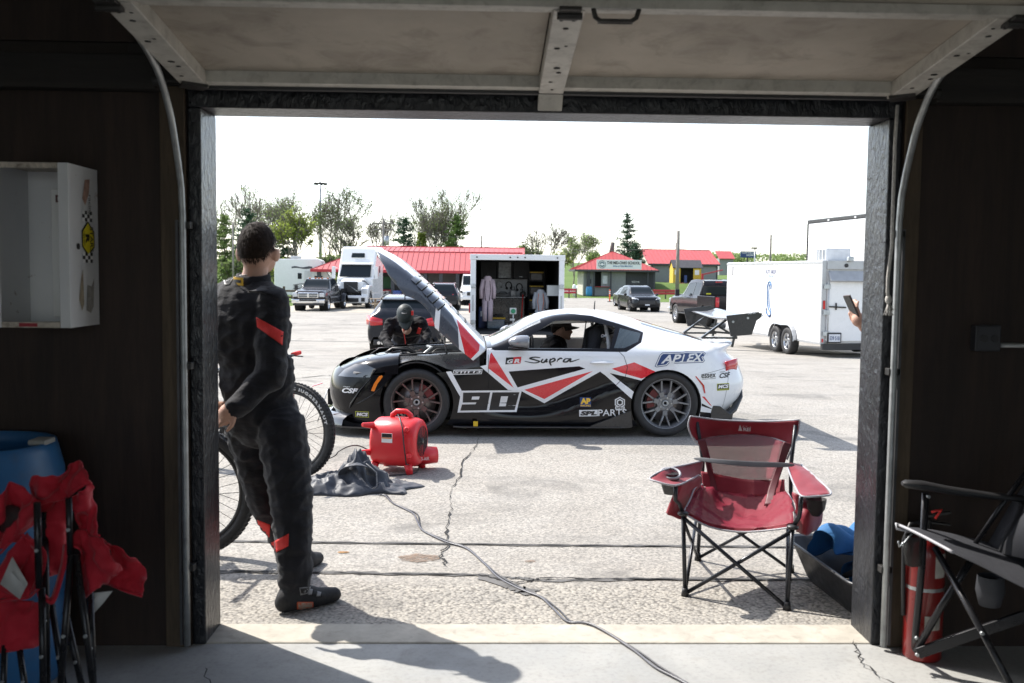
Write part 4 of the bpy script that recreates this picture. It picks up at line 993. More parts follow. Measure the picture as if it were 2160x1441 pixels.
# ================================================================== people
from mathutils import noise as mnoise
SKIN = mat('skin', (.50, .29, .21), .5, var=.08, vs=12)
HAIRM = mat('dark_brown_hair', (.026, .017, .012), .7, var=.5, vs=60, spec=.15)
def person_body(name, prims, mats, parent, voxel=.008, folds=None, smooth=5):
    """one continuous figure: limbs and masses fused; prims = ('c', p, q, r0, r1, label) | ('e', centre, radii, rot, label)"""
    b = MB()
    for pr in prims:
        if pr[0] == 'c':
            _, p, q, r0, r1, lb = pr; p = Vector(p); q = Vector(q)
            b.tube([p, p.lerp(q, .5), q], [r0, (r0+r1)/2, r1], 14); b.sphere(p, r0*.995, 14, 8); b.sphere(q, r1*.995, 14, 8)
        else: b.sphere(pr[1], pr[2], 20, 14, rot=pr[3])
    o = b.build(name, mats, parent)
    md = o.modifiers.new('r', 'REMESH'); md.mode = 'VOXEL'; md.voxel_size = voxel
    ms = o.modifiers.new('s', 'SMOOTH'); ms.factor = .5; ms.iterations = smooth
    me = eval_mesh(o); o.modifiers.clear(); old = o.data; o.data = me; bpy.data.meshes.remove(old)
    me.materials.clear()
    for m in mats: me.materials.append(m)
    def dist(pr, c):
        if pr[0] == 'c':
            p = Vector(pr[1]); q = Vector(pr[2]); d = q-p; t = max(0, min(1, (c-p).dot(d)/max(1e-9, d.dot(d)))); return (c-p-d*t).length-(pr[3]+(pr[4]-pr[3])*t)
        d = c-Vector(pr[1]); 
        if pr[3]: d = Euler(pr[3]).to_matrix().transposed() @ d
        r = pr[2] if isinstance(pr[2], (tuple, list)) else (pr[2],)*3
        k = math.sqrt(sum((d[i]/r[i])**2 for i in range(3))); return (k-1)*min(r)
    cache = {}
    P_ = np.array([p.center[:] for p in me.polygons]); D = np.full((len(prims), len(P_)), 9.)
    for i, pr in enumerate(prims):
        if pr[0] == 'c':
            p = np.array(pr[1]); q = np.array(pr[2]); d = q-p; t = np.clip((P_-p)@d/max(1e-9, d@d), 0, 1); D[i] = np.linalg.norm(P_-p-t[:, None]*d, axis=1)-(pr[3]+(pr[4]-pr[3])*t)
        else:
            d = P_-np.array(pr[1])
            if pr[3]: d = d @ np.array(Euler(pr[3]).to_matrix())
            r = np.array(pr[2] if isinstance(pr[2], (tuple, list)) else (pr[2],)*3); D[i] = (np.sqrt(((d/r)**2).sum(1))-1)*r.min()
    w = D.argmin(0); lab = np.array([pr[-1] for pr in prims])[w]
    me.polygons.foreach_set('material_index', lab.astype(np.int32)); me.polygons.foreach_set('use_smooth', np.ones(len(lab), bool))
    if folds:
        vl = {}
        for p in me.polygons:
            for v in p.vertices: vl[v] = p.material_index
        nr = [v.normal.copy() for v in me.vertices]
        for v in me.vertices:
            am = folds.get(vl.get(v.index, 0), 0)
            if am:
                c = v.co; n = mnoise.noise(Vector((c.x*9, c.y*9, c.z*22))) + .6*mnoise.noise(Vector((c.x*20+5, c.y*20, c.z*34)))
                n += .9*(1-abs(mnoise.noise(Vector((c.x*6+c.z*7, c.y*6, c.z*13-c.x*9)))*2))**2-.4
                v.co = c + nr[v.index]*am*n
    me.update(); return o
def hand(c, d, palm_n, lb, L_=.19, curl=.6, s=1):
    """five-fingered hand as capsules: c wrist, d direction of the fingers, palm_n out of the palm"""
    d = Vector(d).normalized(); n = Vector(palm_n).normalized(); a = d.cross(n).normalized(); c = Vector(c); out = []
    pc = c + d*.05
    out.append(('e', tuple(pc), (.042, .042, .042), None, lb))
    for i, (off, ln) in enumerate(((-.030, .062), (-.010, .075), (.011, .078), (.031, .068))):
        k = c + d*.085 + a*off; p1 = k + (d*math.cos(curl*.5)+n*math.sin(curl*.5))*ln*.55; p2 = p1 + (d*math.cos(curl*1.5)+n*math.sin(curl*1.5))*ln*.5
        out += [('c', tuple(c+d*.02+a*off*.6), tuple(k), .013, .0115, lb), ('c', tuple(k), tuple(p1), .0105, .0095, lb), ('c', tuple(p1), tuple(p2), .0095, .008, lb)]
    t0 = c + d*.03 + a*s*.03; t1 = t0 + (d*.6+a*s*.8+n*.3).normalized()*.045; t2 = t1 + (d*.9+n*.4+a*s*.1).normalized()*.04
    out += [('c', tuple(t0), tuple(t1), .014, .012, lb), ('c', tuple(t1), tuple(t2), .012, .009, lb)]
    return out
def m_suit():
    m, nt, b = new_mat('quilted_black_suit'); S(b, 'Roughness', .85); S(b, 'Specular IOR Level', .25); S(b, 'Sheen Weight', .12)
    v = coords(nt); S(b, 'Base Color', (.013, .013, .016, 1))
    L(nt, ramp(nt, noise(nt, v, 9, 4), [(.3, (.009, .009, .011)), (.7, (.02, .02, .025))]), b.inputs['Base Color'])
    wv = N(nt, 'ShaderNodeTexWave', wave_type='BANDS', bands_direction='Z', i_Scale=17.0, i_Distortion=7.0, i_Detail=3.0); wv.inputs['Detail Scale'].default_value = 2.5; L(nt, v, wv.inputs['Vector'])
    n1 = bump(nt, b, wv.outputs['Fac'], .12, .006); n1 = bump(nt, b, noise(nt, coords(nt, (1, 1, .6)), 11, 4, .6, 1.5), .12, .03, n1); bump(nt, b, noise(nt, v, 320, 2), .25, .002, n1); return m
SUIT = m_suit(); SHOE = mat('black_suede_shoe', (.012, .012, .014), .75, var=.3, vs=25, bs=.2)
BAND = mat('red_fabric_band', (.62, .03, .025), .75, var=.12, vs=30, bs=.2, bscale=200)
GREYTRIM = mat('grey_trim', (.22, .22, .23), .7, var=.15)
# ------------------------------------------------------------------ man in the doorway
MO = Vector((-.93, 4.88, 0))
MAN = thing('person', 'person seen from behind in a black quilted racing suit leaning on the left door jamb', 'person', MO)
def mp(u, v, Y): return tuple(P(u, v, Y)-MO)
def mv(u, v, Y): return Vector(mp(u, v, Y))
pel = mv(550, 880, 4.90); hipR = mv(594, 905, 4.82); hipL = mv(522, 895, 5.0); knR = mv(617, 1068, 4.74); anR = mv(622, 1222, 4.66); knL = mv(566, 1062, 5.06); anL = mv(612, 1158, 5.22)
chest = mv(532, 690, 4.87); shR = mv(574, 637, 4.78); shL = mv(462, 628, 4.95); nk = mv(536, 588, 4.86); hd = mv(541, 525, 4.86)
elR = mv(572, 790, 4.70); wrR = mv(500, 858, 4.63); elL = mv(425, 775, 4.98); wrL = mv(440, 855, 4.78)
pr = [('e', tuple(pel+Vector((0, .0, .02))), (.20, .15, .17), (0, 0, R(-20)), 0), ('e', tuple(pel.lerp(chest, .45)), (.198, .14, .22), (0, 0, R(-20)), 0), ('e', tuple(chest+Vector((-.02, 0, .0))), (.222, .15, .26), (0, 0, R(-20)), 0),
      ('c', tuple(nk+Vector((-.01, 0, -.05))), tuple(shR), .075, .075, 0), ('c', tuple(nk+Vector((-.01, 0, -.05))), tuple(shL), .075, .075, 0),
      ('c', tuple(shR), tuple(elR), .083, .076, 0), ('c', tuple(elR), tuple(wrR), .07, .055, 0), ('c', tuple(shL), tuple(elL), .076, .064, 0), ('c', tuple(elL), tuple(wrL), .06, .046, 0),
      ('c', tuple(hipR), tuple(knR), .125, .102, 0), ('c', tuple(knR), tuple(anR), .10, .08, 0), ('c', tuple(hipL), tuple(knL), .12, .098, 0), ('c', tuple(knL), tuple(anL), .094, .075, 0),
      ('c', tuple(nk+Vector((0, 0, -.03))), tuple(hd+Vector((0, 0, -.06))), .062, .058, 1),
      ('e', tuple(hd+Vector((0, .01, .0))), (.082, .102, .118), (R(-8), 0, R(-8)), 1), ('e', tuple(hd+Vector((.02, .055, -.05))), (.062, .06, .07), None, 1),
      ('e', tuple(hd+Vector((.096, .006, -.03))), (.012, .026, .036), (0, R(8), R(-25)), 1), ('e', tuple(hd+Vector((-.096, .03, -.03))), (.012, .026, .034), (0, R(-8), R(15)), 1),
      ('e', tuple(hd+Vector((.03, .12, -.03))), (.014, .02, .022), None, 1)]
# shoes
hl = mv(600, 1282, 4.62); hl.z = .034; to = Vector(G(705, 1268)-MO); to.z = .024
hl2 = mv(626, 1180, 5.27); hl2.z = .028; to2 = Vector(G(668, 1192)-MO)+Vector((.0, .03, 0)); to2.z = .02
for h_, t_, a_ in ((hl, to, anR), (hl2, to2, anL)):
    pr += [('c', tuple(h_+Vector((0, 0, .005))), tuple(h_.lerp(t_, .55)+Vector((0, 0, .005))), .048, .05, 2), ('c', tuple(h_.lerp(t_, .55)), tuple(t_+Vector((0, 0, -.005))), .05, .036, 2), ('c', tuple(h_+Vector((.01, 0, .02))), tuple(a_+Vector((0, 0, -.03))), .052, .056, 2), ('c', tuple(h_.lerp(t_, .2)+Vector((0, 0, .06))), tuple(h_.lerp(t_, .7)), .04, .04, 2)]
pr += hand(wrR, mv(468, 878, 4.62)-wrR, (0, .6, -.5), 1, curl=.5) + hand(wrL, (.6, -.5, -.3), (0, .6, -.5), 1)
body = person_body('body', pr, [SUIT, SKIN, SHOE], MAN, .0075, {0: .008}, 5)
BVM = BVHTree.FromPolygons([v.co for v in body.data.vertices], [p.vertices for p in body.data.polygons])
def patch(quad, m, name, nx=10, ny=6, lift=.004, parent=MAN):
    """cloth patch lying on the suit: quad of picture points, cast along the sight line onto the body"""
    q = [Vector((u, v)) for u, v in quad]; rows = []
    for j in range(ny+1):
        row = []
        for i in range(nx+1):
            a = q[0].lerp(q[1], i/nx); c = q[3].lerp(q[2], i/nx); p = a.lerp(c, j/ny); d = ray(p.x, p.y).normalized(); h = BVM.ray_cast(CAM-MO, d)
            if h[0] is None: row.append(row[-1] if row else (rows[-1][i] if rows else Vector((0, 0, 1)))); continue
            row.append(h[0]-d*lift)
        rows.append(row)
    b = MB(); b.grid(rows, 0, True); return b.build(name, m, parent, solid=.002)
patch([(541, 668), (557, 671), (601, 700), (597, 726)][0:0] or [(540, 669), (598, 700), (596, 728), (542, 690)], BAND, 'red_arm_band')
patch([(524, 1090), (570, 1108), (568, 1134), (534, 1120)], BAND, 'red_leg_band'); patch([(568, 1147), (609, 1126), (608, 1152), (571, 1171)], BAND, 'red_leg_band')
patch([(627, 1270), (661, 1270), (661, 1287), (627, 1288)], mat('orange_label', (.5, .09, .03), .6), 'shoe_label'); patch([(629, 1272), (659, 1272), (659, 1285), (629, 1286)], mat('pale_label', (.35, .28, .22), .6), 'shoe_label_text')
patch([(632, 1240), (656, 1238), (650, 1252), (634, 1256)], GREYTRIM, 'shoe_strap', 6, 4); patch([(633.5, 1242), (653, 1240.5), (648, 1250.5), (636, 1253.5)], SHOE, 'shoe_strap_face', 6, 4, .006)
for k in range(4): patch([(652+k*9, 1241+k*3), (660+k*9, 1243+k*3), (658+k*9, 1254+k*1.5), (650+k*9, 1255+k*1.5)], GREYTRIM if k % 2 == 0 else SHOE, 'shoe_lace', 5, 4, .005)
# collar, yoke, skull emblem
b = MB(); rows = []
for k in range(17):
    a = 2*math.pi*k/16; rows.append([nk+Vector((.078*math.cos(a)-.004, .075*math.sin(a), z+.012*math.sin(a))) + Vector((dx*math.cos(a), dx*math.sin(a), 0)) for z, dx in ((-.05, .016), (-.012, .008), (.022, .004), (.023, -.005), (-.03, -.004))])
b.grid(rows, 0, True); b.build('collar', SUIT, MAN)
YEL = mat('yellow_label', (.75, .45, .03), .6, var=.1)
b = MB(); b.grid([[nk+Vector((.094*math.cos(a)-.004, .091*math.sin(a), z+.012*math.sin(a))) for a in [R(205+6*k) for k in range(9)]] for z in (-.022, .016)]); b.build('collar_label', YEL, MAN)
b = MB(); b.grid([[nk+Vector((.0955*math.cos(a)-.004, .0925*math.sin(a), z+.012*math.sin(a))) for a in [R(211+5*k) for k in range(8)]] for z in (-.010, .004)]); b.build('collar_text', TEXTK, MAN) 
EMB = mat('white_embroidery', (.7, .7, .68), .7)
def embro(pts, w, lift=.006):
    b = MB(); L_ = []
    for u, v in pts:
        d = ray(u, v).normalized(); h = BVM.ray_cast(CAM-MO, d)
        if h[0] is not None: L_.append(h[0]-d*lift)
    if len(L_) > 1: b.tube(L_, w, 5); return b.build('embroidery', EMB, MAN)
embro([(466, 578), (472, 583), (473, 592), (475, 600), (484, 599), (489, 590), (497, 584), (508, 581), (520, 580)], .0028); embro([(477, 584), (480, 581), (485, 583), (483, 588), (478, 589), (477, 584)], .0022); embro([(478, 593), (486, 590)], .0018)
patch([(585, 578), (600, 588), (606, 596), (596, 594)], BAND, 'collar_piping', 5, 3); 
# shoulder cap
b = MB(); rows = []
for k in range(9):
    a = R(-100+k*26); rows.append([shR+Vector((.08*math.cos(a)*.5+dx, .08*math.sin(a)*.95, .066+dz-.03*abs(math.sin(a)))) for dx, dz in ((-.09, .018), (-.03, .016), (.02, -.002), (.032, -.03))])
b.grid(rows, 0, True); b.build('shoulder_epaulette', SUIT, MAN, solid=.012)
# hair: cap plus short strands
def hairline(a): return R(float(pchip([-1.01, -.3, 0, .35, .7, 1.01], [60, 74, 90, 106, 128, 133], -math.sin(a))))
def hairdo(parent, c, rad, rz, nape=-.055, n=2600, seed=2, ln=.03):
    rnd = random.Random(seed); b = MB(); rows = []; Mz = Euler((R(-8), 0, rz)).to_matrix()
    for j in range(11):
        t = j/10
        row = []
        for k in range(28):
            a = 2*math.pi*k/28; fr = .5+.5*math.sin(a)           # sin=1 -> face side
            tm = hairline(a)
            th = .02+t*(tm-R(9)); p = Vector((rad[0]*math.sin(th)*math.cos(a), rad[1]*math.sin(th)*math.sin(a), rad[2]*math.cos(th)))
            row.append(c + Mz @ p)
        rows.append(row)
    b.grid(rows, 0, True, closed=True); h = b.build('hair', HAIRM, parent, solid=.006)
    b = MB()
    for _ in range(n):
        a = rnd.uniform(0, 2*math.pi); tm = hairline(a)+R(3)*rnd.uniform(-1, 1); th = math.acos(1-rnd.random()*(1-math.cos(tm))); nrm = Vector((math.sin(th)*math.cos(a)/rad[0], math.sin(th)*math.sin(a)/rad[1], math.cos(th)/rad[2])).normalized()
        p = Vector((rad[0]*math.sin(th)*math.cos(a), rad[1]*math.sin(th)*math.sin(a), rad[2]*math.cos(th)))
        tang = (Vector((.25, .35, -1))-nrm*Vector((.25, .35, -1)).dot(nrm)).normalized() if th > .5 else Vector((.5, .8, 0))
        d = (nrm*.45+tang+Vector((rnd.gauss(0, .25), rnd.gauss(0, .25), rnd.gauss(0, .2)))).normalized(); sd_ = d.cross(nrm).normalized()*.0016; q = p+d*ln*rnd.uniform(.5, 1.1)
        b.add([c+Mz@(p-sd_), c+Mz@(p+sd_), c+Mz@(q+nrm*-.004)], [(0, 1, 2)])
    stuff(b.build('hair_strands', HAIRM, h, fix=False)); return h
hairdo(MAN, hd+Vector((0, .006, .008)), (.089, .11, .122), R(-8), n=5200, ln=.024)
# ------------------------------------------------------------------ mechanic over the engine bay
JACK = mat('black_softshell', (.007, .0065, .009), .8, var=.3, vs=10, bs=.15, bscale=120, spec=.2); JEAN = mat('dark_trousers', (.018, .022, .035), .85, var=.2)
O2 = Vector((-.98, 12.1, gz(12.1))); ME = thing('person', 'person in black jacket and cap bending over the open engine bay', 'person', O2)
def q2(u, v, Y): return P(u, v, Y)-O2
sL, sR = q2(825, 684, 11.72), q2(887, 682, 11.72); eL, eR = q2(811, 712, 11.62), q2(902, 708, 11.62); wL, wR = q2(824, 738, 11.3), q2(889, 738, 11.3); h2 = q2(855, 668, 11.48); ch2 = (sL+sR)/2+Vector((0, .12, -.03)); pv2 = q2(857, 716, 12.12)
pr = [('e', tuple(ch2), (.22, .22, .14), (R(12), 0, 0), 0), ('e', tuple(ch2.lerp(pv2, .6)), (.18, .2, .14), (R(15), 0, 0), 0), ('e', tuple(pv2), (.175, .15, .15), None, 2),
      ('c', tuple(ch2), tuple(sL), .08, .08, 0), ('c', tuple(ch2), tuple(sR), .08, .08, 0), ('c', tuple(sL), tuple(eL), .075, .065, 0), ('c', tuple(sR), tuple(eR), .075, .065, 0), ('c', tuple(eL), tuple(wL), .062, .048, 0), ('c', tuple(eR), tuple(wR), .062, .048, 0),
      ('c', tuple((sL+sR)/2), tuple(h2+Vector((0, .03, .0))), .065, .06, 1), ('e', tuple(h2), (.08, .1, .105), (R(60), 0, 0), 1), ('e', tuple(h2+Vector((.02, -.05, -.145))), (.056, .045, .06), None, 1), ('c', tuple(h2+Vector((.02, -.09, -.15))), tuple(h2+Vector((.02, -.105, -.17))), .014, .016, 1)]
for s, x in ((-1, -.11), (1, .11)):
    hp_ = pv2+Vector((x*.9, .02, -.05)); kn = Vector((pv2.x+x, .0, .47)); an = Vector((pv2.x+x*1.2, .08, .09))
    pr += [('c', tuple(hp_), tuple(kn), .095, .07, 2), ('c', tuple(kn), tuple(an), .068, .05, 2), ('c', tuple(an+Vector((0, .03, -.045))), tuple(an+Vector((0, -.16, -.05))), .045, .04, 3)]
pr += hand(wL, (.2, -.6, -.7), (.5, -.2, -.3), 1, curl=.7) + hand(wR, (-.2, -.6, -.7), (-.5, -.2, -.3), 1, curl=.7, s=-1)
person_body('body', pr, [JACK, SKIN, JEAN, SHOE], ME, .010, {0: .012, 2: .006}, 4)
CAPM = mat('black_cap', (.03, .04, .042), .6, var=.2)
def cap(parent, c, fw, up_, m=CAPM, r=(.098, .118, .095), logo=None):
    fw = Vector(fw).normalized(); up_ = Vector(up_); up_ = (up_-fw*up_.dot(fw)).normalized(); sx = fw.cross(up_); mm = Matrix((sx, fw, up_)).transposed(); b = MB(); rows = []
    for j in range(9):
        t = R(4)+R(84)*j/8; rows.append([c+mm@Vector((r[0]*math.sin(t)*math.cos(a), r[1]*math.sin(t)*math.sin(a), r[2]*math.cos(t))) for a in [2*math.pi*k/24 for k in range(24)]])
    b.grid(rows, 0, True, closed=True); o = b.build('cap', m, parent, solid=.004)
    b = MB(); rows = []
    for j in range(5):
        t = j/4; rows.append([c+mm@Vector((r[0]*(1.0-.15*t*t)*math.cos(a), r[1]*math.sin(a)*(1+.72*t) if True else 0, .004-.02*t-.03*abs(math.cos(a))**2*t)) for a in [math.pi*(.06+.88*k/12) for k in range(13)]])
    b.grid(rows, 0, True); b.build('cap_peak', m, o, solid=.005); b = MB(); b.sphere(c+mm@Vector((0, 0, r[2])), .01, 8, 5); b.build('cap_button', m, o); return o, mm
o, mm = cap(ME, h2+Vector((0, -.035, .035)), (0.08, -.45, -.85), (0, -.85, .5))
b = MB(); b.tube([h2+Vector((-.03, -.14, .045))+mm@Vector((0, 0, .0))*0, h2+Vector((-.0, -.15, .04)), h2+Vector((.03, -.145, .047))], .006, 5); b.build('cap_logo', GREYTRIM, o); b = MB(); b.box(.075, .10, -.08, -.03, .0, .05); b.build('cap_tab', BAND, o, loc=h2+Vector((0, -.03, .02))); b = MB(); b.box(-.02, .02, -.012, .012, -.035, .035); b.build('jacket_patch', BAND, ME, loc=eR.lerp(sR, .4)+Vector((-.06, -.09, 0)), rot=(0, .3, 0))
b = MB(); b.tube([h2+Vector((-.01, -.12, -.14)), ch2+Vector((0, -.12, -.22)), ch2+Vector((.0, -.02, -.30))], .006, 5); b.build('zip', BAND, ME)
for w in (wL, wR): b = MB(); b.lathe([(.052, -.012), (.056, .0), (.052, .012)], tuple(w), 'z', 12); b.build('red_cuff', BAND, ME)
# ------------------------------------------------------------------ person beyond the far door of the race car
O3 = Vector((.72, 11.05, gz(11.05))); DR_ = thing('person', 'person in dark cap and jacket seen in profile through the car side window', 'person', O3)
def q3(u, v, Y=11.05): return P(u, v, Y)-O3
h3 = q3(1184, 695); c3 = q3(1166, 752)
pr = [('e', tuple(c3), (.17, .2, .25), (0, R(12), 0), 0), ('e', tuple(c3+Vector((-.06, 0, -.25))), (.16, .17, .16), None, 0), ('c', tuple(c3+Vector((.03, 0, .12))), tuple(h3+Vector((-.02, 0, -.04))), .06, .055, 1),
      ('e', tuple(h3), (.10, .078, .112), None, 1), ('e', tuple(h3+Vector((.055, 0, -.055))), (.055, .055, .055), None, 1), ('c', tuple(h3+Vector((.095, 0, .0))), tuple(h3+Vector((.118, 0, -.028))), .012, .015, 1), ('e', tuple(h3+Vector((-.005, -.078, -.01))), (.022, .01, .032), None, 1),
      ('e', tuple(h3+Vector((.098, 0, -.06))), (.012, .025, .012), None, 1), ('e', tuple(h3+Vector((.085, 0, -.1))), (.022, .03, .02), None, 1)]
for s in (-1, 1):
    sh = c3+Vector((.02, s*.2, .13)); el = sh+Vector((.1, s*.03, -.24)); wr = el+Vector((.22, -s*.03, .04)); pr += [('c', tuple(sh), tuple(el), .072, .06, 0), ('c', tuple(el), tuple(wr), .055, .042, 0)] + hand(wr, (1, 0, .0), (0, -s, -.3), 1, curl=.6, s=s)
    hp_ = c3+Vector((-.06, s*.1, -.3)); kn = Vector((hp_.x+.36, hp_.y, .42)); ft = Vector((kn.x+.02, kn.y, .22)); pr += [('c', tuple(hp_), tuple(kn), .09, .07, 2), ('c', tuple(kn), tuple(ft), .065, .05, 2), ('c', tuple(ft), tuple(ft+Vector((-.1, 0, 0))), .045, .04, 3)]
person_body('body', pr, [JACK, SKIN, JEAN, SHOE], DR_, .009, {0: .008}, 4)
cap(DR_, h3+Vector((0, 0, .03)), (1, 0, .05), (0, 0, 1), mat('brown_cap', (.05, .04, .032), .7, var=.2)); hairdo(DR_, h3+Vector((-.01, 0, .01)), (.083, .106, .11), R(-90), n=300)
# ------------------------------------------------------------------ person with the phone, mostly behind the right jamb
O4 = Vector((2.66, 5.95, gz(5.95))); PH = thing('person', 'person hidden behind the right door jamb with only a hand reaching out', 'person', O4)
def q4(u, v, Y=5.6): return P(u, v, Y)-O4
hc = q4(1803, 668); wr = q4(1822, 690); el = q4(1880, 740, 5.75); sh = Vector((-.12, -.1, 1.42))
pr = [('e', (0, 0, 1.2), (.2, .14, .28), None, 0), ('e', (0, 0, .95), (.18, .14, .17), None, 2), ('c', (0, 0, 1.42), (0, 0, 1.55), .06, .055, 1), ('e', (-.01, 0, 1.64), (.08, .1, .118), None, 1), ('e', (-.09, -.02, 1.61), (.02, .016, .02), None, 1),
      ('c', (0, 0, 1.38), tuple(sh), .07, .07, 0), ('c', tuple(sh), tuple(el), .06, .052, 0), ('c', tuple(el), tuple(wr), .042, .03, 1), ('c', (.1, .1, 1.4), (.18, .2, 1.1), .06, .05, 0), ('c', (.18, .2, 1.1), (.1, .1, .9), .045, .03, 1)]
for s in (-1, 1): pr += [('c', (s*.1, 0, .9), (s*.1, 0, .48), .09, .065, 2), ('c', (s*.1, 0, .48), (s*.1, .02, .09), .06, .045, 2), ('c', (s*.1, .03, .045), (s*.1, -.16, .04), .045, .04, 3)]
pr += hand(wr, hc-wr+Vector((-.03, 0, .06)), (.35, .3, .7), 1, curl=.9) + hand((.1, .1, .9), (0, -.2, -1), (-1, 0, 0), 1)
person_body('body', pr, [JACK, SKIN, JEAN, SHOE], PH, .007, None, 3)
hairdo(PH, Vector((-.01, 0, 1.655)), (.09, .11, .12), R(90), n=200)
pc = q4(1797, 648); phn = thing('phone', 'slim phone held out by the hand beside the right jamb', 'phone', O4+pc)
b = MB(); dd = (q4(1806, 666)-q4(1792, 634)).normalized(); b.bar(-dd*.075, dd*.075, .009, .072, (0.1, -1, .2)); b.build('phone_case', mat('phone_case', (.09, .06, .05), .35, var=.1), phn, bevel=.003)
b = MB(); b.bar(-dd*.07+Vector((-.005, 0, -.002)), dd*.07+Vector((-.005, 0, -.002)), .002, .066, (0.1, -1, .2)); b.build('phone_screen', GLASS, phn)

# ================================================================== bicycles
KNOB = mat('tyre_knobs', (.02, .02, .021), .8, var=.3); SPOKE = mat('spoke_black', (.02, .02, .02), .4, .6, var=0); RIMK = mat('bike_rim', (.03, .03, .032), .35, .3, var=.2)
def bike_wheel(parent, x, letter=False):
    Rw, tw = .335, .036; t = MB()
    t.tube([(Rw*math.cos(a), 0, Rw*math.sin(a)) for a in [2*math.pi*k/56 for k in range(56)]], tw, 12, closed=True)
    ty = t.build('wheel', RUBBER, parent, loc=(x, 0, .372))
    b = MB()
    for k in range(72):
        a = 2*math.pi*k/72
        for y, e in ((-.027, .024), (-.009, .036), (.009, .036), (.027, .024)):
            aa = a + (math.pi/72 if abs(y) > .02 else 0); c = Vector((math.cos(aa), 0, math.sin(aa))); tg = Vector((-math.sin(aa), 0, math.cos(aa))); p = c*(Rw+e-.003)+Vector((0, y, 0)); b.bar(p-tg*.009, p+tg*.009, .012, .012, tuple(c))
    stuff(b.build('tread', KNOB, ty))
    b = MB(); b.lathe([(.285, -.017), (.30, -.02), (.306, -.016), (.306, .016), (.30, .02), (.285, .017)], axis='y', n=48, closed=True); b.build('rim', RIMK, ty)
    b = MB(); b.cyl((0, -.05, 0), (0, .05, 0), .02, n=12); b.cyl((0, -.03, 0), (0, -.026, 0), .03, n=12); b.cyl((0, .026, 0), (0, .03, 0), .03, n=12); b.build('hub', STEEL, ty)
    b = MB()
    for k in range(32):
        a = 2*math.pi*k/32; s = 1 if k % 2 else -1; h = a + (R(75) if (k//2) % 2 else R(-75)); b.cyl((.028*math.cos(h), s*.028, .028*math.sin(h)), (.287*math.cos(a), s*.004, .287*math.sin(a)), .0016, n=4)
    b.build('spokes', SPOKE, ty)
    b = MB(); b.lathe([(.04, -.036), (.085, -.036), (.085, -.034), (.04, -.034)], axis='y', n=28); b.build('disc_rotor', STEEL, ty)
    if letter:
        b = MB(); rl = .331; word = 'JUGGERNAUT'; a = R(80)
        wd = [text_mesh(c, .045, .003) for c in word]
        for v, f, w, h in wd:
            a2 = a - (w/2+.004)/rl
            vs_ = []
            for px_, py_ in v:
                ang = a2 - (px_-w/2)/rl; rr = rl-.014+py_*.028/max(.03, h); yy = -math.sqrt(max(0, tw**2-(rr-Rw)**2))-.0015; vs_.append((rr*math.cos(ang), yy, rr*math.sin(ang)))
            b.add(vs_, f); a -= (w+.008)/rl
        for k in range(3):
            ang = R(84)+k*.022; b.add([((rl+r)*math.cos(ang+d), -math.sqrt(max(0, tw**2-(rl+r-Rw)**2))-.0015, (rl+r)*math.sin(ang+d)) for r, d in ((-.013, .0), (.013, .0), (.013, .012), (-.013, .012))], [(0, 1, 2, 3)])
        b.build('tyre_lettering', mat('grey_print', (.5, .5, .5), .6, var=.1), ty, fix=False)
    return ty
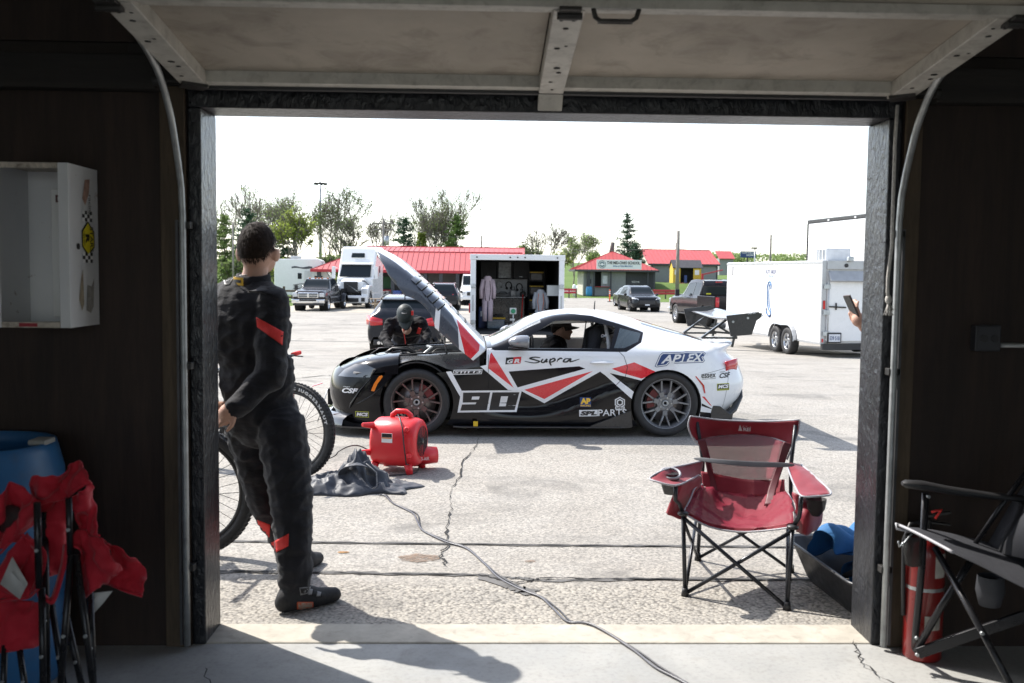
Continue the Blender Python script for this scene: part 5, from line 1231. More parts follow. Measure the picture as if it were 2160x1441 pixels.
def bicycle(label, loc, rz, col, flip=False, letter=False):
    t = thing('bicycle', label, 'bicycle', loc, rz, 'bicycles leaning by the doorway'); FR = mat('bike_frame_%s' % col[1], col[0], .3, .2, var=.1, coat=.5)
    bike_wheel(t, 0, letter); bike_wheel(t, -1.16)
    bb = (-.74, 0, .33); st_ = (-.83, 0, .80); hd0, hd1 = (-.17, 0, .66), (-.21, 0, .80); b = MB()
    for p, q, r in ((bb, st_, .018), (bb, hd0, .024), (st_, hd1, .02), (hd0, hd1, .024)): b.cyl(p, q, r, n=10)
    for s in (-1, 1): b.cyl((bb[0], s*.03, bb[2]), (-1.16, s*.065, .372), .011, n=8); b.cyl((st_[0], s*.03, .74), (-1.16, s*.065, .372), .009, n=8)
    b.build('frame', FR, t)
    b = MB()
    for s in (-1, 1): b.cyl((0, s*.062, .372), (-.13, s*.062, .70), .019, .016, 10)
    b.tube([(-.075, -.062, .70), (-.08, 0, .79), (-.075, .062, .70)], .012, 8); b.box(-.17, -.1, -.075, .075, .68, .715); b.build('fork', BLACKMETAL, t, bevel=.004)
    b = MB(); b.cyl((-.21, 0, .80), (-.23, 0, .90), .015, n=8); b.cyl((-.23, 0, .90), (-.15, 0, .93), .015, n=8); b.tube([(-.17, -.28, .95), (-.15, -.15, .935), (-.15, .15, .935), (-.17, .28, .95)], .012, 8); hb_ = b.build('handlebar', BLACKMETAL, t)
    for s in (-1, 1):
        b = MB(); b.cyl((-.16, s*.18, .943), (-.17, s*.29, .952), .017, n=10); b.build('grip', BAND if col[1] == 'black' else BLACKPLASTIC, hb_)
        b = MB(); b.tube([(-.15, s*.16, .94), (-.12, s*.17, .935), (-.11, s*.25, .925)], .005, 6); b.build('brake_lever', BLACKMETAL, hb_)
    b = MB(); b.cyl(st_, (-.86, 0, .92), .014, n=8); b.build('seat_post', STEEL, t)
    b = MB(); b.grid([[(-1.0, y*.075, .95-.02*y*y) for y in (-1, -.5, 0, .5, 1)], [(-.9, y*.07, .945-.02*y*y) for y in (-1, -.5, 0, .5, 1)], [(-.8, y*.03, .94-.01*y*y) for y in (-1, -.5, 0, .5, 1)], [(-.73, y*.02, .935-.01*y*y) for y in (-1, -.5, 0, .5, 1)]]); b.build('saddle', BLACKPLASTIC, t, solid=.02)
    b = MB(); b.lathe([(.03, -.05), (.085, -.05), (.085, -.046), (.03, -.046)], bb, 'y', 24); b.bar((bb[0], -.06, bb[2]), (bb[0]+.12, -.075, bb[2]-.12), .02, .012); b.bar((bb[0], .06, bb[2]), (bb[0]-.12, .075, bb[2]+.12), .02, .012); b.build('crank', BLACKMETAL, t)
    return t
p = G(622, 1007); bicycle('fat tyred bicycle with white lettering on its front tyre, behind the standing man', (p.x, p.y, gz(p.y)), R(-27), ((.02, .02, .022), 'black'), letter=True)
p = G(404, 1172); bicycle('nearer bicycle beside the left jamb, its wheel low behind the man\'s legs', (p.x, p.y, gz(p.y)), R(-6), ((.05, .06, .07), 'grey'))

# ================================================================== red blower
FAN = thing('blower_fan', 'red plastic carpet blower fan standing on the asphalt before the front wheel', 'fan', (G(838, 1000).x, G(838, 1000).y+.16, gz(8)), R(-16))
FR_ = mat('red_moulded_plastic', (.66, .022, .03), .38, var=.06, vs=4, bs=.12, bscale=90)
def fprof(r, n=26):
    out = []
    for k in range(n):
        a = 2*math.pi*k/n; c, s = math.cos(a), math.sin(a); e = 3.2 if s < 0 else 2.4; out.append((r*abs(c)**(2/e)*math.copysign(1, c), .24+r*1.02*abs(s)**(2/e)*math.copysign(1, s)))
    return out
b = MB(); secs = [(-.20, .13), (-.19, .165), (-.165, .185), (0, .192), (.14, .19), (.175, .178), (.19, .16), (.195, .125)]
b.grid([[(x, y, z) for y, z in fprof(r)] for x, r in secs], 0, True, closed=True); b.add([(secs[0][0], y, z) for y, z in fprof(secs[0][1])], [tuple(range(26))]); b.add([(.19, y, z) for y, z in fprof(.125)], [tuple(range(26))]); H_OBJ = b.build('housing', FR_, FAN)
b = MB(); b.tube([(-.06, .0, .40), (-.055, -.0, .455), (-.02, 0, .485), (.06, 0, .485), (.10, 0, .455), (.11, 0, .40)], .022, 10); b.box(-.05, .10, -.02, .02, .39, .425); b.build('handle', FR_, FAN, bevel=.008)
b = MB(); rows = []
for t, w, h in ((0, .10, .09), (.10, .085, .075), (.19, .078, .066)):
    c = Vector((.10, .08, .11)) + Vector((.86, .5, 0))*t; sx = Vector((-.5, .86, 0)); rows.append([c+sx*w*math.cos(a)+Vector((0, 0, h*math.sin(a))) for a in [2*math.pi*k/16 for k in range(16)]])
b.grid(rows, 0, True, closed=True); b.build('outlet', FR_, FAN, solid=.01)
b = MB(); place_text(b, 'B-AIR', [Vector((.19, -.005, .09)), Vector((.25, .03, .09)), Vector((.19, -.005, .118))]); b.build('outlet_lettering', TEXTW, FAN, fix=False)
for x, y in ((-.15, -.14), (.13, -.14), (-.15, .14), (.13, .14)): b = MB(); b.cyl((x, y, .08), (x+.02*(1 if x > 0 else -1), y*1.1, 0), .035, .026, 12); b.build('foot', FR_, FAN)
for x, z in ((-.17, .38), (.12, .36), (-.19, .16), (.14, .15)): b = MB(); b.cyl((x, -.14, z), (x+(-.05 if x < 0 else .03), -.235, z+.015), .028, .018, 10); b.build('peg', FR_, FAN, bevel=.004)
b = MB(); b.lathe([(.0, .188), (.118, .188)], (0, 0, .25), 'x', 28); b.build('grille_back', HOLE, FAN)
b = MB()
for r in [.02+.0125*k for k in range(9)]: b.tube([(.2, r*math.cos(a), .25+r*math.sin(a)) for a in [2*math.pi*k/26 for k in range(26)]], .0022, 4, closed=True)
for k in range(10): a = 2*math.pi*k/10; b.cyl((.2, .02*math.cos(a), .25+.02*math.sin(a)), (.2, .122*math.cos(a), .25+.122*math.sin(a)), .0025, n=4)
b.lathe([(.0, .206), (.025, .206), (.025, .19)], (0, 0, .25), 'x', 14); b.build('grille', BLACKPLASTIC, FAN)
b = MB(); b.box(-.075, .015, -.1935, -.191, .255, .33); lb = b.build('warning_label', TEXTW, FAN); b = MB(); b.box(-.072, .012, -.1945, -.1936, .298, .327); b.build('label_black_field', TEXTK, lb); b = MB(); b.box(-.072, .012, -.1945, -.1936, .288, .296); b.build('label_orange_line', mat('label_orange', (.7, .2, .03), .5), lb)
# ================================================================== cords
CORD = mat('black_cord', (.02, .02, .024), .45, var=.15); CORDG = mat('grey_cord', (.085, .085, .10), .4, var=.15)
def cord(name, label, px, r, m, off=0, seed=0, lift0=0, extra=None):
    pts = [G(u, v) for u, v in px]; pts = [Vector((p.x, p.y, (0.0075 if 4.2 < p.y < 4.432 else (0 if p.y < 4.432 else gz(p.y)))+r+.002+lift0)) for p in pts]
    arr = [p for _, p in catmull([np.array(p) for p in pts], 8*(len(pts)-1)+1)]; arr = [Vector(p) for p in arr]
    if off:
        n_ = []
        for i, p in enumerate(arr):
            d = arr[min(i+1, len(arr)-1)]-arr[max(i-1, 0)]; s = Vector((-d.y, d.x, 0)).normalized(); n_.append(p+s*(off*(1+.7*math.sin(i*.21+seed))))
        arr = n_
    if extra: arr = extra+arr
    o = thing(name, label, 'cord', arr[0]); b = MB(); b.tube([p-arr[0] for p in arr], r, 7); b.build('cable', m, o); return o
path = [(800, 1046), (812, 1048), (828, 1063), (850, 1074), (872, 1086), (880, 1102), (890, 1120), (915, 1134), (945, 1147), (985, 1160), (1020, 1190), (1050, 1220), (1085, 1240), (1112, 1252), (1142, 1264), (1168, 1288), (1198, 1315), (1250, 1326), (1332, 1372), (1380, 1410), (1425, 1434), (1500, 1475)]
cord('extension_cord', 'grey extension cord snaking from the dark jacket across the asphalt into the garage', path, .0055, CORDG)
cord('extension_cord', 'thinner black cord running right alongside the grey extension cord', path, .0045, CORD, .013, 1.0)
FL = FAN.location; fm = Matrix.Rotation(R(-16), 3, 'Z'); ex = [FL+fm@Vector(q) for q in ((.0, -.03, .46), (.05, -.12, .44), (.10, -.19, .38), (.12, -.21, .25), (.15, -.235, .1))]
cord('fan_cord', 'black power cord hanging off the red blower and looping on the asphalt', [(884, 985), (878, 998), (850, 1003), (822, 1005), (808, 1011), (812, 1017), (826, 1021)], .0055, CORD, extra=ex)
pa = [P(700, 965, 8.0), P(715, 952, 8.0), P(735, 942, 8.05), P(755, 940, 8.1), P(777, 949, 8.1)]
o = thing('cable', 'black cable arching up between the bicycle wheel and the red blower', 'cord', pa[0]); b = MB(); b.tube([Vector(p)-pa[0] for _, p in catmull([np.array(p) for p in [G(640, 985), ]+pa], 30)], .005, 6); b.build('cord', CORD, o)
# ================================================================== jacket on the ground
CLOTH = mat('dark_softshell_cloth', (.03, .036, .05), .55, var=.3, vs=8, bs=.15, bscale=200, sheen=.2)
j0 = G(752, 1030); JK = thing('jacket', 'crumpled dark blue jacket dropped in a heap on the asphalt', 'jacket', (j0.x, j0.y, gz(j0.y)))
rows = []; ny, nx = 34, 60
for j in range(ny+1):
    row = []
    for i in range(nx+1):
        u = -1+2*i/nx; v = -1+2*j/ny; a = math.atan2(v, u); rr = 1+.16*math.sin(3*a+1)+.10*math.sin(7*a)
        x, y = u*.40*rr, v*.25*rr; d = max(abs(u), abs(v)); n1 = mnoise.noise(Vector((x*7, y*9, 1))); n2 = 1-abs(mnoise.noise(Vector((x*11+3, y*14, 2))))*2.2
        h = .012 + (.055*max(0, 1-d**2))*(1+.8*n1) + .05*max(0, n2)*(1-d**4); pk = math.exp(-(((x-.03)/.13)**2+((y-.02)/.10)**2)); ridge = max(0, 1-abs(x-.02-.35*y)/.16)
        h += .20*pk*(.75+.25*n2) ; 
        hollow = math.exp(-(((x-.12)/.07)**2+((y+.06)/.07)**2)); h -= .12*hollow
        if x > .22: h = .01+.03*max(0, n2)*max(0, 1-(x-.22)/.3)
        row.append((x, y, max(.006, h) if d < .985 else .004))
    rows.append(row)
b = MB(); b.grid(rows, 0, True); b.build('cloth', CLOTH, JK, solid=.004)
hd_ = [[(-.02+.13*math.sin(a)*k, -.06-.09*k*abs(math.cos(a*.5)), .02+.20*math.cos(a*.62)*(1-.10*k)) for a in [R(-95+19*i) for i in range(11)]] for k in (.55, .8, 1.0, 1.08)]
b = MB(); b.grid([[(x+.035, y+.03, max(.01, z)) for x, y, z in r] for r in hd_], 0, True); b.build('hood', CLOTH, JK, solid=.006)
b = MB(); b.tube([(.10, -.17, .012), (.17, -.16, .05), (.16, -.1, .14), (.08, -.09, .205)], .004, 5); b.build('zip', GREYTRIM, JK)
# ================================================================== red camp chair
RF = mat('red_nylon', (.22, .007, .02), .62, var=.15, vs=5, bs=.12, bscale=160, sheen=.2)
def m_mesh(name, c, cover, sc=900):
    m, nt, b = new_mat(name); S(b, 'Roughness', .62); S(b, 'Base Color', col4(c)); S(b, 'Alpha', cover); S(b, 'Specular IOR Level', .3); return m
RMESH = m_mesh('red_mesh_cloth', (.2, .012, .03), .6); RMESH2 = m_mesh('red_seat_mesh', (.22, .016, .035), .84); KMESH = m_mesh('black_mesh_cloth', (.015, .015, .015), .8)
PIPE = mat('grey_piping', (.38, .38, .41), .5, var=.1); FRAMEG = mat('charcoal_tube', (.03, .032, .038), .3, .5, var=.15)
fl, fr, bl, br = G(1445, 1257), G(1660, 1287), G(1472, 1182), G(1668, 1207)
CO = (fl+fr+bl+br)/4; CO.z = gz(CO.y); CH = thing('camping_chair', 'red mesh folding camping chair with grey strap standing open in the doorway', 'folding chair', CO)
def qc(u, v, Y): return P(u, v, Y)-CO
fl, fr, bl, br = [p-CO+Vector((0, 0, .012)) for p in (fl, fr, bl, br)]
sfl, sfr = qc(1441, 1083, 4.93), qc(1672, 1112, 4.74); sbl, sbr = qc(1480, 1050, 5.40), qc(1655, 1062, 5.2)
tl, tr = qc(1470, 890, 5.52), qc(1678, 897, 5.33)
def rod(name, pts, r=.011): b = MB(); b.tube(pts, r, 10); return b.build(name, FRAMEG, CH)
rod('leg', [sfl, fl]); rod('leg', [sfr, fr]); rod('leg', [bl, qc(1483, 975, 5.5), tl]); rod('leg', [br, qc(1668, 985, 5.3), tr])
rod('cross_brace', [fl, sfr+Vector((0, 0, -.02))], .010); rod('cross_brace', [fr, sfl+Vector((0, 0, -.02))], .010); rod('cross_brace', [bl, sbr+Vector((.02, 0, -.03))], .009); rod('cross_brace', [br, sbl+Vector((-.02, 0, -.03))], .009)
rod('side_brace', [fl, sbl+Vector((-.02, 0, -.06))], .009); rod('side_brace', [bl, sfl+Vector((0, 0, -.03))], .009); rod('side_brace', [fr, sbr+Vector((.02, 0, -.06))], .009); rod('side_brace', [br, sfr+Vector((0, 0, -.03))], .009)
for p in (fl, fr, bl, br): b = MB(); b.cyl(p+Vector((0, 0, -.012)), p+Vector((0, 0, .03)), .021, .015, 12); b.build('foot', BLACKPLASTIC, CH)
arml = qc(1425, 1022, 4.9); armr = qc(1690, 1047, 4.7)
rod('arm_upright', [sfl, sfl+Vector((-.02, 0, .05)), qc(1425, 1055, 4.9), arml]); rod('arm_upright', [sfr, sfr+Vector((.03, 0, .05)), qc(1688, 1075, 4.7), armr])
for p in (sfl, sfr): b = MB(); b.sphere(p, (.03, .03, .014), 12, 8); b.build('joint', BLACKPLASTIC, CH)
def drape(rows, k=6, amp=.008, seed=0, freq=9):
    """denser cloth through the given points with creases of its own"""
    R1 = [[np.array(p) for p in r] for r in rows]; R2 = [[p for _, p in catmull(r, k*(len(r)-1)+1)] for r in R1]; cols = list(zip(*R2))
    C2 = [[p for _, p in catmull(list(c), k*(len(c)-1)+1)] for c in cols]; g = [[Vector(C2[j][i]) for j in range(len(C2))] for i in range(len(C2[0]))]; out = []
    for i, r in enumerate(g):
        row = []
        for j, p in enumerate(r):
            a = g[min(i+1, len(g)-1)][j]-g[max(i-1, 0)][j]; c = r[min(j+1, len(r)-1)]-r[max(j-1, 0)]; n = a.cross(c); n = n.normalized() if n.length > 1e-9 else Vector((0, -1, 0))
            f = 1-abs(mnoise.noise(Vector((p.x*freq+seed, p.y*freq, p.z*freq*.6))))*2.4; f += .6*mnoise.noise(p*freq*2.6+Vector((seed, 0, 0)))
            row.append(p+n*amp*f)
        out.append(row)
    return out
def cloth(name, rows, m, solid=.004, sub=0, pipe=None, amp=.004):
    b = MB(); b.grid(drape(rows, 6, amp, len(C.objects) % 17, 11), 0, True); return b.build(name, m, CH, solid=solid)
def pipe_(pts, r=.005, name='piping'): b = MB(); b.tube([Vector(p) for _, p in catmull([np.array(p) for p in pts], 5*(len(pts)-1)+1)], r, 6); return b.build(name, PIPE, CH)
cloth('back_band', [[qc(1456, 879, 5.50), qc(1510, 886, 5.54), qc(1560, 889, 5.52), qc(1620, 890, 5.44), qc(1686, 887, 5.32)], [qc(1453, 905, 5.5), qc(1510, 905, 5.57), qc(1562, 905, 5.54), qc(1620, 908, 5.47), qc(1682, 915, 5.33)], [qc(1468, 930, 5.5), qc(1500, 921, 5.56), qc(1562, 915, 5.55), qc(1630, 922, 5.46), qc(1672, 938, 5.34)]], RF)
cloth('back_mesh', [[qc(1485, 925, 5.5), qc(1520, 918, 5.56), qc(1562, 914, 5.55), qc(1610, 918, 5.48), qc(1654, 933, 5.36)], [qc(1492, 960, 5.47), qc(1525, 962, 5.53), qc(1565, 962, 5.53), qc(1605, 964, 5.46), qc(1645, 968, 5.34)], [qc(1505, 1002, 5.42), qc(1530, 1006, 5.48), qc(1565, 1012, 5.48), qc(1600, 1014, 5.42), qc(1630, 1012, 5.32)]], RMESH, .002)
cloth('back_lower', [[qc(1478, 995, 5.44), qc(1510, 1000, 5.47), qc(1565, 1011, 5.47), qc(1610, 1013, 5.4), qc(1656, 1012, 5.28)], [qc(1482, 1025, 5.4), qc(1520, 1040, 5.42), qc(1565, 1048, 5.42), qc(1610, 1048, 5.36), qc(1656, 1040, 5.24)]], RF)
DKR = mat('dark_red_nylon', (.11, .012, .02), .5, var=.2)
cloth('back_strip', [[qc(1470, 928, 5.495), qc(1487, 925, 5.495)], [qc(1487, 975, 5.47), qc(1500, 975, 5.47)], [qc(1500, 1040, 5.4), qc(1515, 1042, 5.4)], [qc(1512, 1070, 5.30), qc(1532, 1070, 5.3)]], DKR)
cloth('back_strip', [[qc(1653, 932, 5.35), qc(1671, 935, 5.34)], [qc(1640, 978, 5.33), qc(1655, 978, 5.32)], [qc(1622, 1030, 5.28), qc(1638, 1032, 5.26)], [qc(1612, 1068, 5.2), qc(1632, 1066, 5.18)]], DKR)
cloth('seat', [[qc(1482, 1022, 5.38), qc(1520, 1038, 5.40), qc(1565, 1046, 5.4), qc(1610, 1046, 5.34), qc(1658, 1038, 5.2)], [qc(1466, 1040, 5.2), qc(1510, 1072, 5.24), qc(1560, 1082, 5.24), qc(1612, 1080, 5.18), qc(1668, 1050, 5.02)], [qc(1452, 1060, 5.05), qc(1500, 1090, 5.06), qc(1557, 1102, 5.06), qc(1616, 1098, 4.98), qc(1674, 1075, 4.86)], [qc(1441, 1080, 4.93), qc(1495, 1107, 4.92), qc(1557, 1119, 4.9), qc(1620, 1115, 4.83), qc(1676, 1108, 4.74)]], RMESH2, .003, amp=.014)
cloth('seat_front_band', [[qc(1443, 1078, 4.935), qc(1495, 1103, 4.925), qc(1557, 1114, 4.905), qc(1620, 1110, 4.835), qc(1675, 1102, 4.745)], [qc(1441, 1083, 4.925), qc(1495, 1111, 4.915), qc(1557, 1121, 4.895), qc(1620, 1118, 4.825), qc(1676, 1110, 4.735)]], RF)
pipe_([qc(1456, 878, 5.5), qc(1510, 885, 5.54), qc(1560, 888, 5.52), qc(1620, 889, 5.44), qc(1687, 886, 5.32)]); pipe_([qc(1456, 878, 5.5), qc(1452, 900, 5.5), qc(1462, 925, 5.5), qc(1475, 940, 5.49)]); pipe_([qc(1687, 886, 5.32), qc(1682, 915, 5.33), qc(1672, 940, 5.34), qc(1660, 970, 5.33)])
pipe_([qc(1482, 1022, 5.38), qc(1466, 1030, 5.2), qc(1455, 1055, 5.05), qc(1441, 1081, 4.92)]); pipe_([qc(1441, 1083, 4.92), qc(1495, 1111, 4.91), qc(1557, 1122, 4.89), qc(1620, 1119, 4.82), qc(1677, 1111, 4.73)]); pipe_([qc(1662, 1040, 5.18), qc(1672, 1060, 5.0), qc(1678, 1090, 4.82), qc(1677, 1110, 4.73)])
# arms
cloth('arm_rest', [[qc(1484, 972, 5.45), qc(1450, 980, 5.2), qc(1405, 990, 5.0), qc(1371, 1008, 4.92)], [qc(1482, 985, 5.4), qc(1455, 998, 5.15), qc(1415, 1010, 4.95), qc(1385, 1016, 4.86)], [qc(1480, 1000, 5.36), qc(1458, 1010, 5.08), qc(1438, 1018, 4.92), qc(1425, 1023, 4.85)]], RF)
cloth('arm_rest', [[qc(1658, 976, 5.27), qc(1668, 1005, 5.05), qc(1680, 1030, 4.85), qc(1692, 1046, 4.7)], [qc(1672, 976, 5.3), qc(1690, 1000, 5.05), qc(1710, 1025, 4.87), qc(1722, 1045, 4.72)], [qc(1688, 980, 5.33), qc(1712, 998, 5.1), qc(1735, 1020, 4.92), qc(1753, 1041, 4.76)]], RF)
pipe_([qc(1484, 972, 5.45), qc(1450, 980, 5.2), qc(1405, 990, 5.0), qc(1371, 1008, 4.92), qc(1385, 1016, 4.86), qc(1425, 1024, 4.85), qc(1458, 1011, 5.08), qc(1478, 1000, 5.36)]); pipe_([qc(1658, 976, 5.27), qc(1668, 1005, 5.05), qc(1680, 1032, 4.85), qc(1692, 1047, 4.7), qc(1722, 1047, 4.71), qc(1753, 1042, 4.76), qc(1735, 1020, 4.92), qc(1690, 980, 5.3)])
cc = qc(1414, 1001, 4.985); b = MB(); b.tube([cc+Vector((.05*math.cos(a), .045*math.sin(a), .006+.018*math.sin(a))) for a in [2*math.pi*k/18 for k in range(18)]], .007, 6, closed=True); b.build('cup_ring', PIPE, CH)
b = MB(); b.lathe([(.046, .0), (.044, -.06), (.03, -.10), (0, -.105)], tuple(cc), 'z', 14); b.build('cup_net', KMESH, CH); b = MB(); b.lathe([(.0, .004), (.043, .007)], tuple(cc), 'z', 14); b.build('cup_opening', KMESH, CH)
cloth('side_pocket', [[qc(1428, 1020, 4.95), qc(1450, 1012, 5.1), qc(1474, 1003, 5.3)], [qc(1412, 1060, 4.97), qc(1440, 1050, 5.1), qc(1468, 1030, 5.3)], [qc(1404, 1080, 5.0), qc(1432, 1096, 5.05), qc(1446, 1090, 5.1)]], RF, .02)
cloth('side_bag', [[qc(1688, 1045, 4.84), qc(1710, 1047, 4.9), qc(1732, 1046, 4.92)], [qc(1676, 1085, 4.86), qc(1705, 1085, 4.8), qc(1734, 1075, 4.92)], [qc(1677, 1112, 4.9), qc(1700, 1122, 4.8), qc(1732, 1100, 4.95)], [qc(1680, 1122, 4.95), qc(1702, 1128, 4.86), qc(1722, 1118, 4.97)]], RF, .05)
b = MB(); b.lathe([(.05, .0), (.042, -.05), (.02, -.085), (0, -.09)], tuple(qc(1722, 1052, 4.78)), 'z', 14); b.build('cup_net', KMESH, CH)
b = MB(); b.grid([[qc(1458, 963, 5.36), qc(1480, 963, 5.36)], [qc(1459, 973, 5.36), qc(1480, 976, 5.35)]]); 
rows = [[qc(1458, 962, 5.38), qc(1510, 968, 5.28), qc(1565, 972, 5.24), qc(1620, 974, 5.2), qc(1682, 976, 5.16)], [qc(1459, 971, 5.37), qc(1510, 978, 5.27), qc(1565, 985, 5.23), qc(1620, 987, 5.19), qc(1682, 986, 5.15)]]
b = MB(); b.grid(rows); b.build('carry_strap', mat('grey_webbing', (.12, .125, .135), .5, var=.15), CH, sub=2, solid=.003)
b = MB(); q = [qc(1568, 909.5, 5.52), qc(1583, 910, 5.50), qc(1568, 902, 5.52)]; place_text(b, 'REI', q, 0, .03); b.add([qc(1557, 909, 5.52), qc(1561, 896, 5.52), qc(1566, 909, 5.52)], [(0, 1, 2)]); b.tube([qc(1565, 902, 5.52), qc(1571, 897, 5.515), qc(1575, 900, 5.51), qc(1579, 897, 5.51), qc(1584, 902, 5.5)], .0012, 4); b.build('logo', mat('logo_grey', (.5, .48, .48), .6), CH, fix=False)
# ================================================================== black tub with blue cloths
tbY = 5.1; TB = thing('tub', 'black plastic sled tub beside the right door jamb', 'tub', (2.04, 4.95, gz(4.95)), R(4))
def ring(x0, x1, y0, y1, z, r=.09): return [(cx+r*math.cos(a), cy+r*math.sin(a), z) for cx, cy, a0 in ((x1-r, y1-r, 0), (x0+r, y1-r, 90), (x0+r, y0+r, 180), (x1-r, y0+r, 270)) for a in [R(a0+k*22.5) for k in range(5)]]
b = MB(); b.grid([ring(-.28, .28, -.36, .26, .0), ring(-.30, .30, -.40, .29, .03), ring(-.36, .36, -.5, .36, .20), ring(-.385, .385, -.525, .385, .21), ring(-.385, .385, -.525, .385, .195)], 0, True, closed=True); v = ring(-.28, .28, -.36, .26, .0); b.add(v, [tuple(range(len(v)))]); b.build('basin', mat('black_tub_plastic', (.014, .015, .018), .4, var=.2, vs=8), TB, solid=.004)
BLU = mat('blue_paper_towel', (.03, .15, .36), .8, var=.15, vs=6, bs=.35, bscale=70)
TW = thing('paper_towels', 'crumpled blue paper towels lying in the black tub', 'towels', (2.04, 4.98, gz(4.95)+.02))
rnd = random.Random(11)
for k, (cx, cy, rz, ln, h) in enumerate(((-.16, .12, .5, .30, .26), (-.02, .1, -.4, .36, .23), (-.10, -.12, .9, .34, .16), (.12, -.02, 0, .3, .18), (-.12, -.28, .2, .22, .12))):
    rows = []
    for j in range(9):
        a = R(-20+25*j); r = .09+.02*math.sin(j*2.3+k)
        rows.append([Vector((cx+math.cos(rz)*(t-.5)*ln-math.sin(rz)*r*math.cos(a)*1.2+.02*rnd.random(), cy+math.sin(rz)*(t-.5)*ln+math.cos(rz)*r*math.cos(a), .05+h*.45+h*.55*math.sin(a)*(.8+.3*math.sin(t*7+k)))) for t in [i/7 for i in range(8)]])
    b = MB(); b.grid(rows, 0, True); b.build('towel', BLU, TW, sub=1, solid=.003)
# ================================================================== fire extinguisher
ex = P(1945, 1300, 4.07); EXT = thing('fire_extinguisher', 'red fire extinguisher standing against the wall behind the black folding chair', 'extinguisher', (ex.x, 4.06, 0))
EXR = mat('extinguisher_red', (.2, .010, .009), .32, var=.12, coat=.3)
b = MB(); b.lathe([(0, 0), (.072, 0), (.078, .01), (.078, .44), (.07, .49), (.045, .525), (.025, .535), (.025, .55)], n=28); b.build('cylinder', EXR, EXT)
b = MB(); b.cyl((0, 0, .55), (0, 0, .59), .02, n=12); b.bar((-.02, 0, .6), (.09, -.02, .625), .022, .01); b.bar((-.01, 0, .58), (.09, -.02, .572), .02, .008); b.build('valve', IRON, EXT, bevel=.002)
b = MB(); b.tube([(-.02, 0, .575), (-.07, 0, .57), (-.095, 0, .5), (-.09, 0, .3), (-.085, 0, .18)], .009, 8); b.build('hose', BLACKPLASTIC, EXT)
def wrap(z0, z1, a0, a1, m, name, r=.0795):
    b = MB(); b.grid([[(r*math.cos(R(a)), r*math.sin(R(a)), z) for a in [a0+(a1-a0)*k/8 for k in range(9)]] for z in (z0, z1)]); return b.build(name, m, EXT)
wrap(.36, .46, -85, -45, mat('aged_label', (.45, .44, .40), .6, var=.25, vs=30), 'label'); wrap(.30, .315, -180, 0, STEEL, 'strap'); wrap(.14, .20, -110, -60, mat('foil_label', (.42, .4, .36), .35, .4, var=.4, vs=30), 'label')
b = MB(); b.tube([(.02, -.03, .6), (.04, -.04, .64), (.0, -.04, .63)], .006, 6); b.build('pull_pin_tag', BAND, EXT)
# ================================================================== black folding chair on the right
BC = thing('camping_chair', 'black padded folding chair in the shade beside the fire extinguisher', 'folding chair', (1.95, 3.75, 0))
def qb(u, v, Y): return P(u, v, Y)-BC.location
BF = mat('black_canvas', (.035, .037, .045), .7, var=.2, vs=8, bs=.2, bscale=140); BT = mat('black_tube', (.018, .018, .021), .3, .4, var=.15)
ft = G(1928, 1388)-BC.location
def brod(pts, r=.012, n='leg'): b = MB(); b.tube(pts, r, 10); return b.build(n, BT, BC)
brod([ft+Vector((0, 0, .02)), qb(1932, 1330, 3.93), qb(1945, 1190, 3.92), qb(1952, 1040, 3.9)], .014)
brod([qb(1972, 1155, 3.85), qb(2070, 1330, 3.6), qb(2148, 1475, 3.42)], .013); brod([qb(1932, 1375, 3.92), qb(1985, 1280, 3.85), qb(2050, 1180, 3.78)], .014, 'brace')
b = MB(); b.bar(qb(1935, 1378, 3.9), qb(2190, 1290, 3.75), .022, .045); b.build('brace', BT, BC, bevel=.004)
b = MB(); b.cyl(ft, ft+Vector((.01, 0, .06)), .022, .016, 12); b.build('foot', BLACKPLASTIC, BC)
for u, v, Y in ((1932, 1345, 3.92), (1933, 1380, 3.89), (2070, 1335, 3.585), (1957, 1047, 3.88)): b = MB(); c = qb(u, v, Y); b.cyl(c, c+Vector((0, -.012, 0)), .007, n=8); b.build('rivet', STEEL, BC)
b = MB(); rows = []
for u, v, Y, w, h in ((1903, 1020, 3.9, .012, .008), (1912, 1021, 3.9, .03, .017), (1945, 1024, 3.9, .032, .02), (2000, 1034, 3.88, .028, .017), (2090, 1046, 3.86, .025, .014), (2200, 1056, 3.84, .025, .014)): c = qb(u, v, Y); rows.append([c+Vector((0, w*math.cos(a), h*math.sin(a))) for a in [2*math.pi*k/12 for k in range(12)]])
b.grid(rows, 0, True, closed=True); b.add(rows[0], [tuple(range(12))]); b.build('arm_rest', mat('arm_foam', (.02, .02, .022), .5), BC)
brod([qb(2055, 1150, 3.86), qb(2110, 1070, 3.85), qb(2190, 960, 3.84)], .010, 'back_post')
b = MB(); b.grid([[qb(2075, 1160, 3.95), qb(2130, 1065, 3.94), qb(2200, 965, 3.93)], [qb(2170, 1180, 3.6), qb(2230, 1100, 3.5), qb(2300, 1000, 3.4)]]); b.build('back_rest', BF, BC, solid=.01)
seat_rows = [[qb(1897, 1108, 3.93), qb(1960, 1112, 3.95), qb(2040, 1130, 3.96), qb(2120, 1150, 3.96), qb(2220, 1170, 3.96)], [qb(1920, 1118, 3.85), qb(1985, 1130, 3.84), qb(2060, 1150, 3.82), qb(2140, 1172, 3.8), qb(2230, 1200, 3.78)], [qb(1960, 1138, 3.74), qb(2025, 1160, 3.7), qb(2090, 1188, 3.66), qb(2165, 1212, 3.62), qb(2250, 1240, 3.6)], [qb(2010, 1165, 3.6), qb(2075, 1195, 3.55), qb(2130, 1225, 3.5), qb(2190, 1255, 3.45), qb(2270, 1290, 3.4)]]
b = MB(); b.grid(seat_rows); b.build('seat', BF, BC, sub=2, solid=.008)
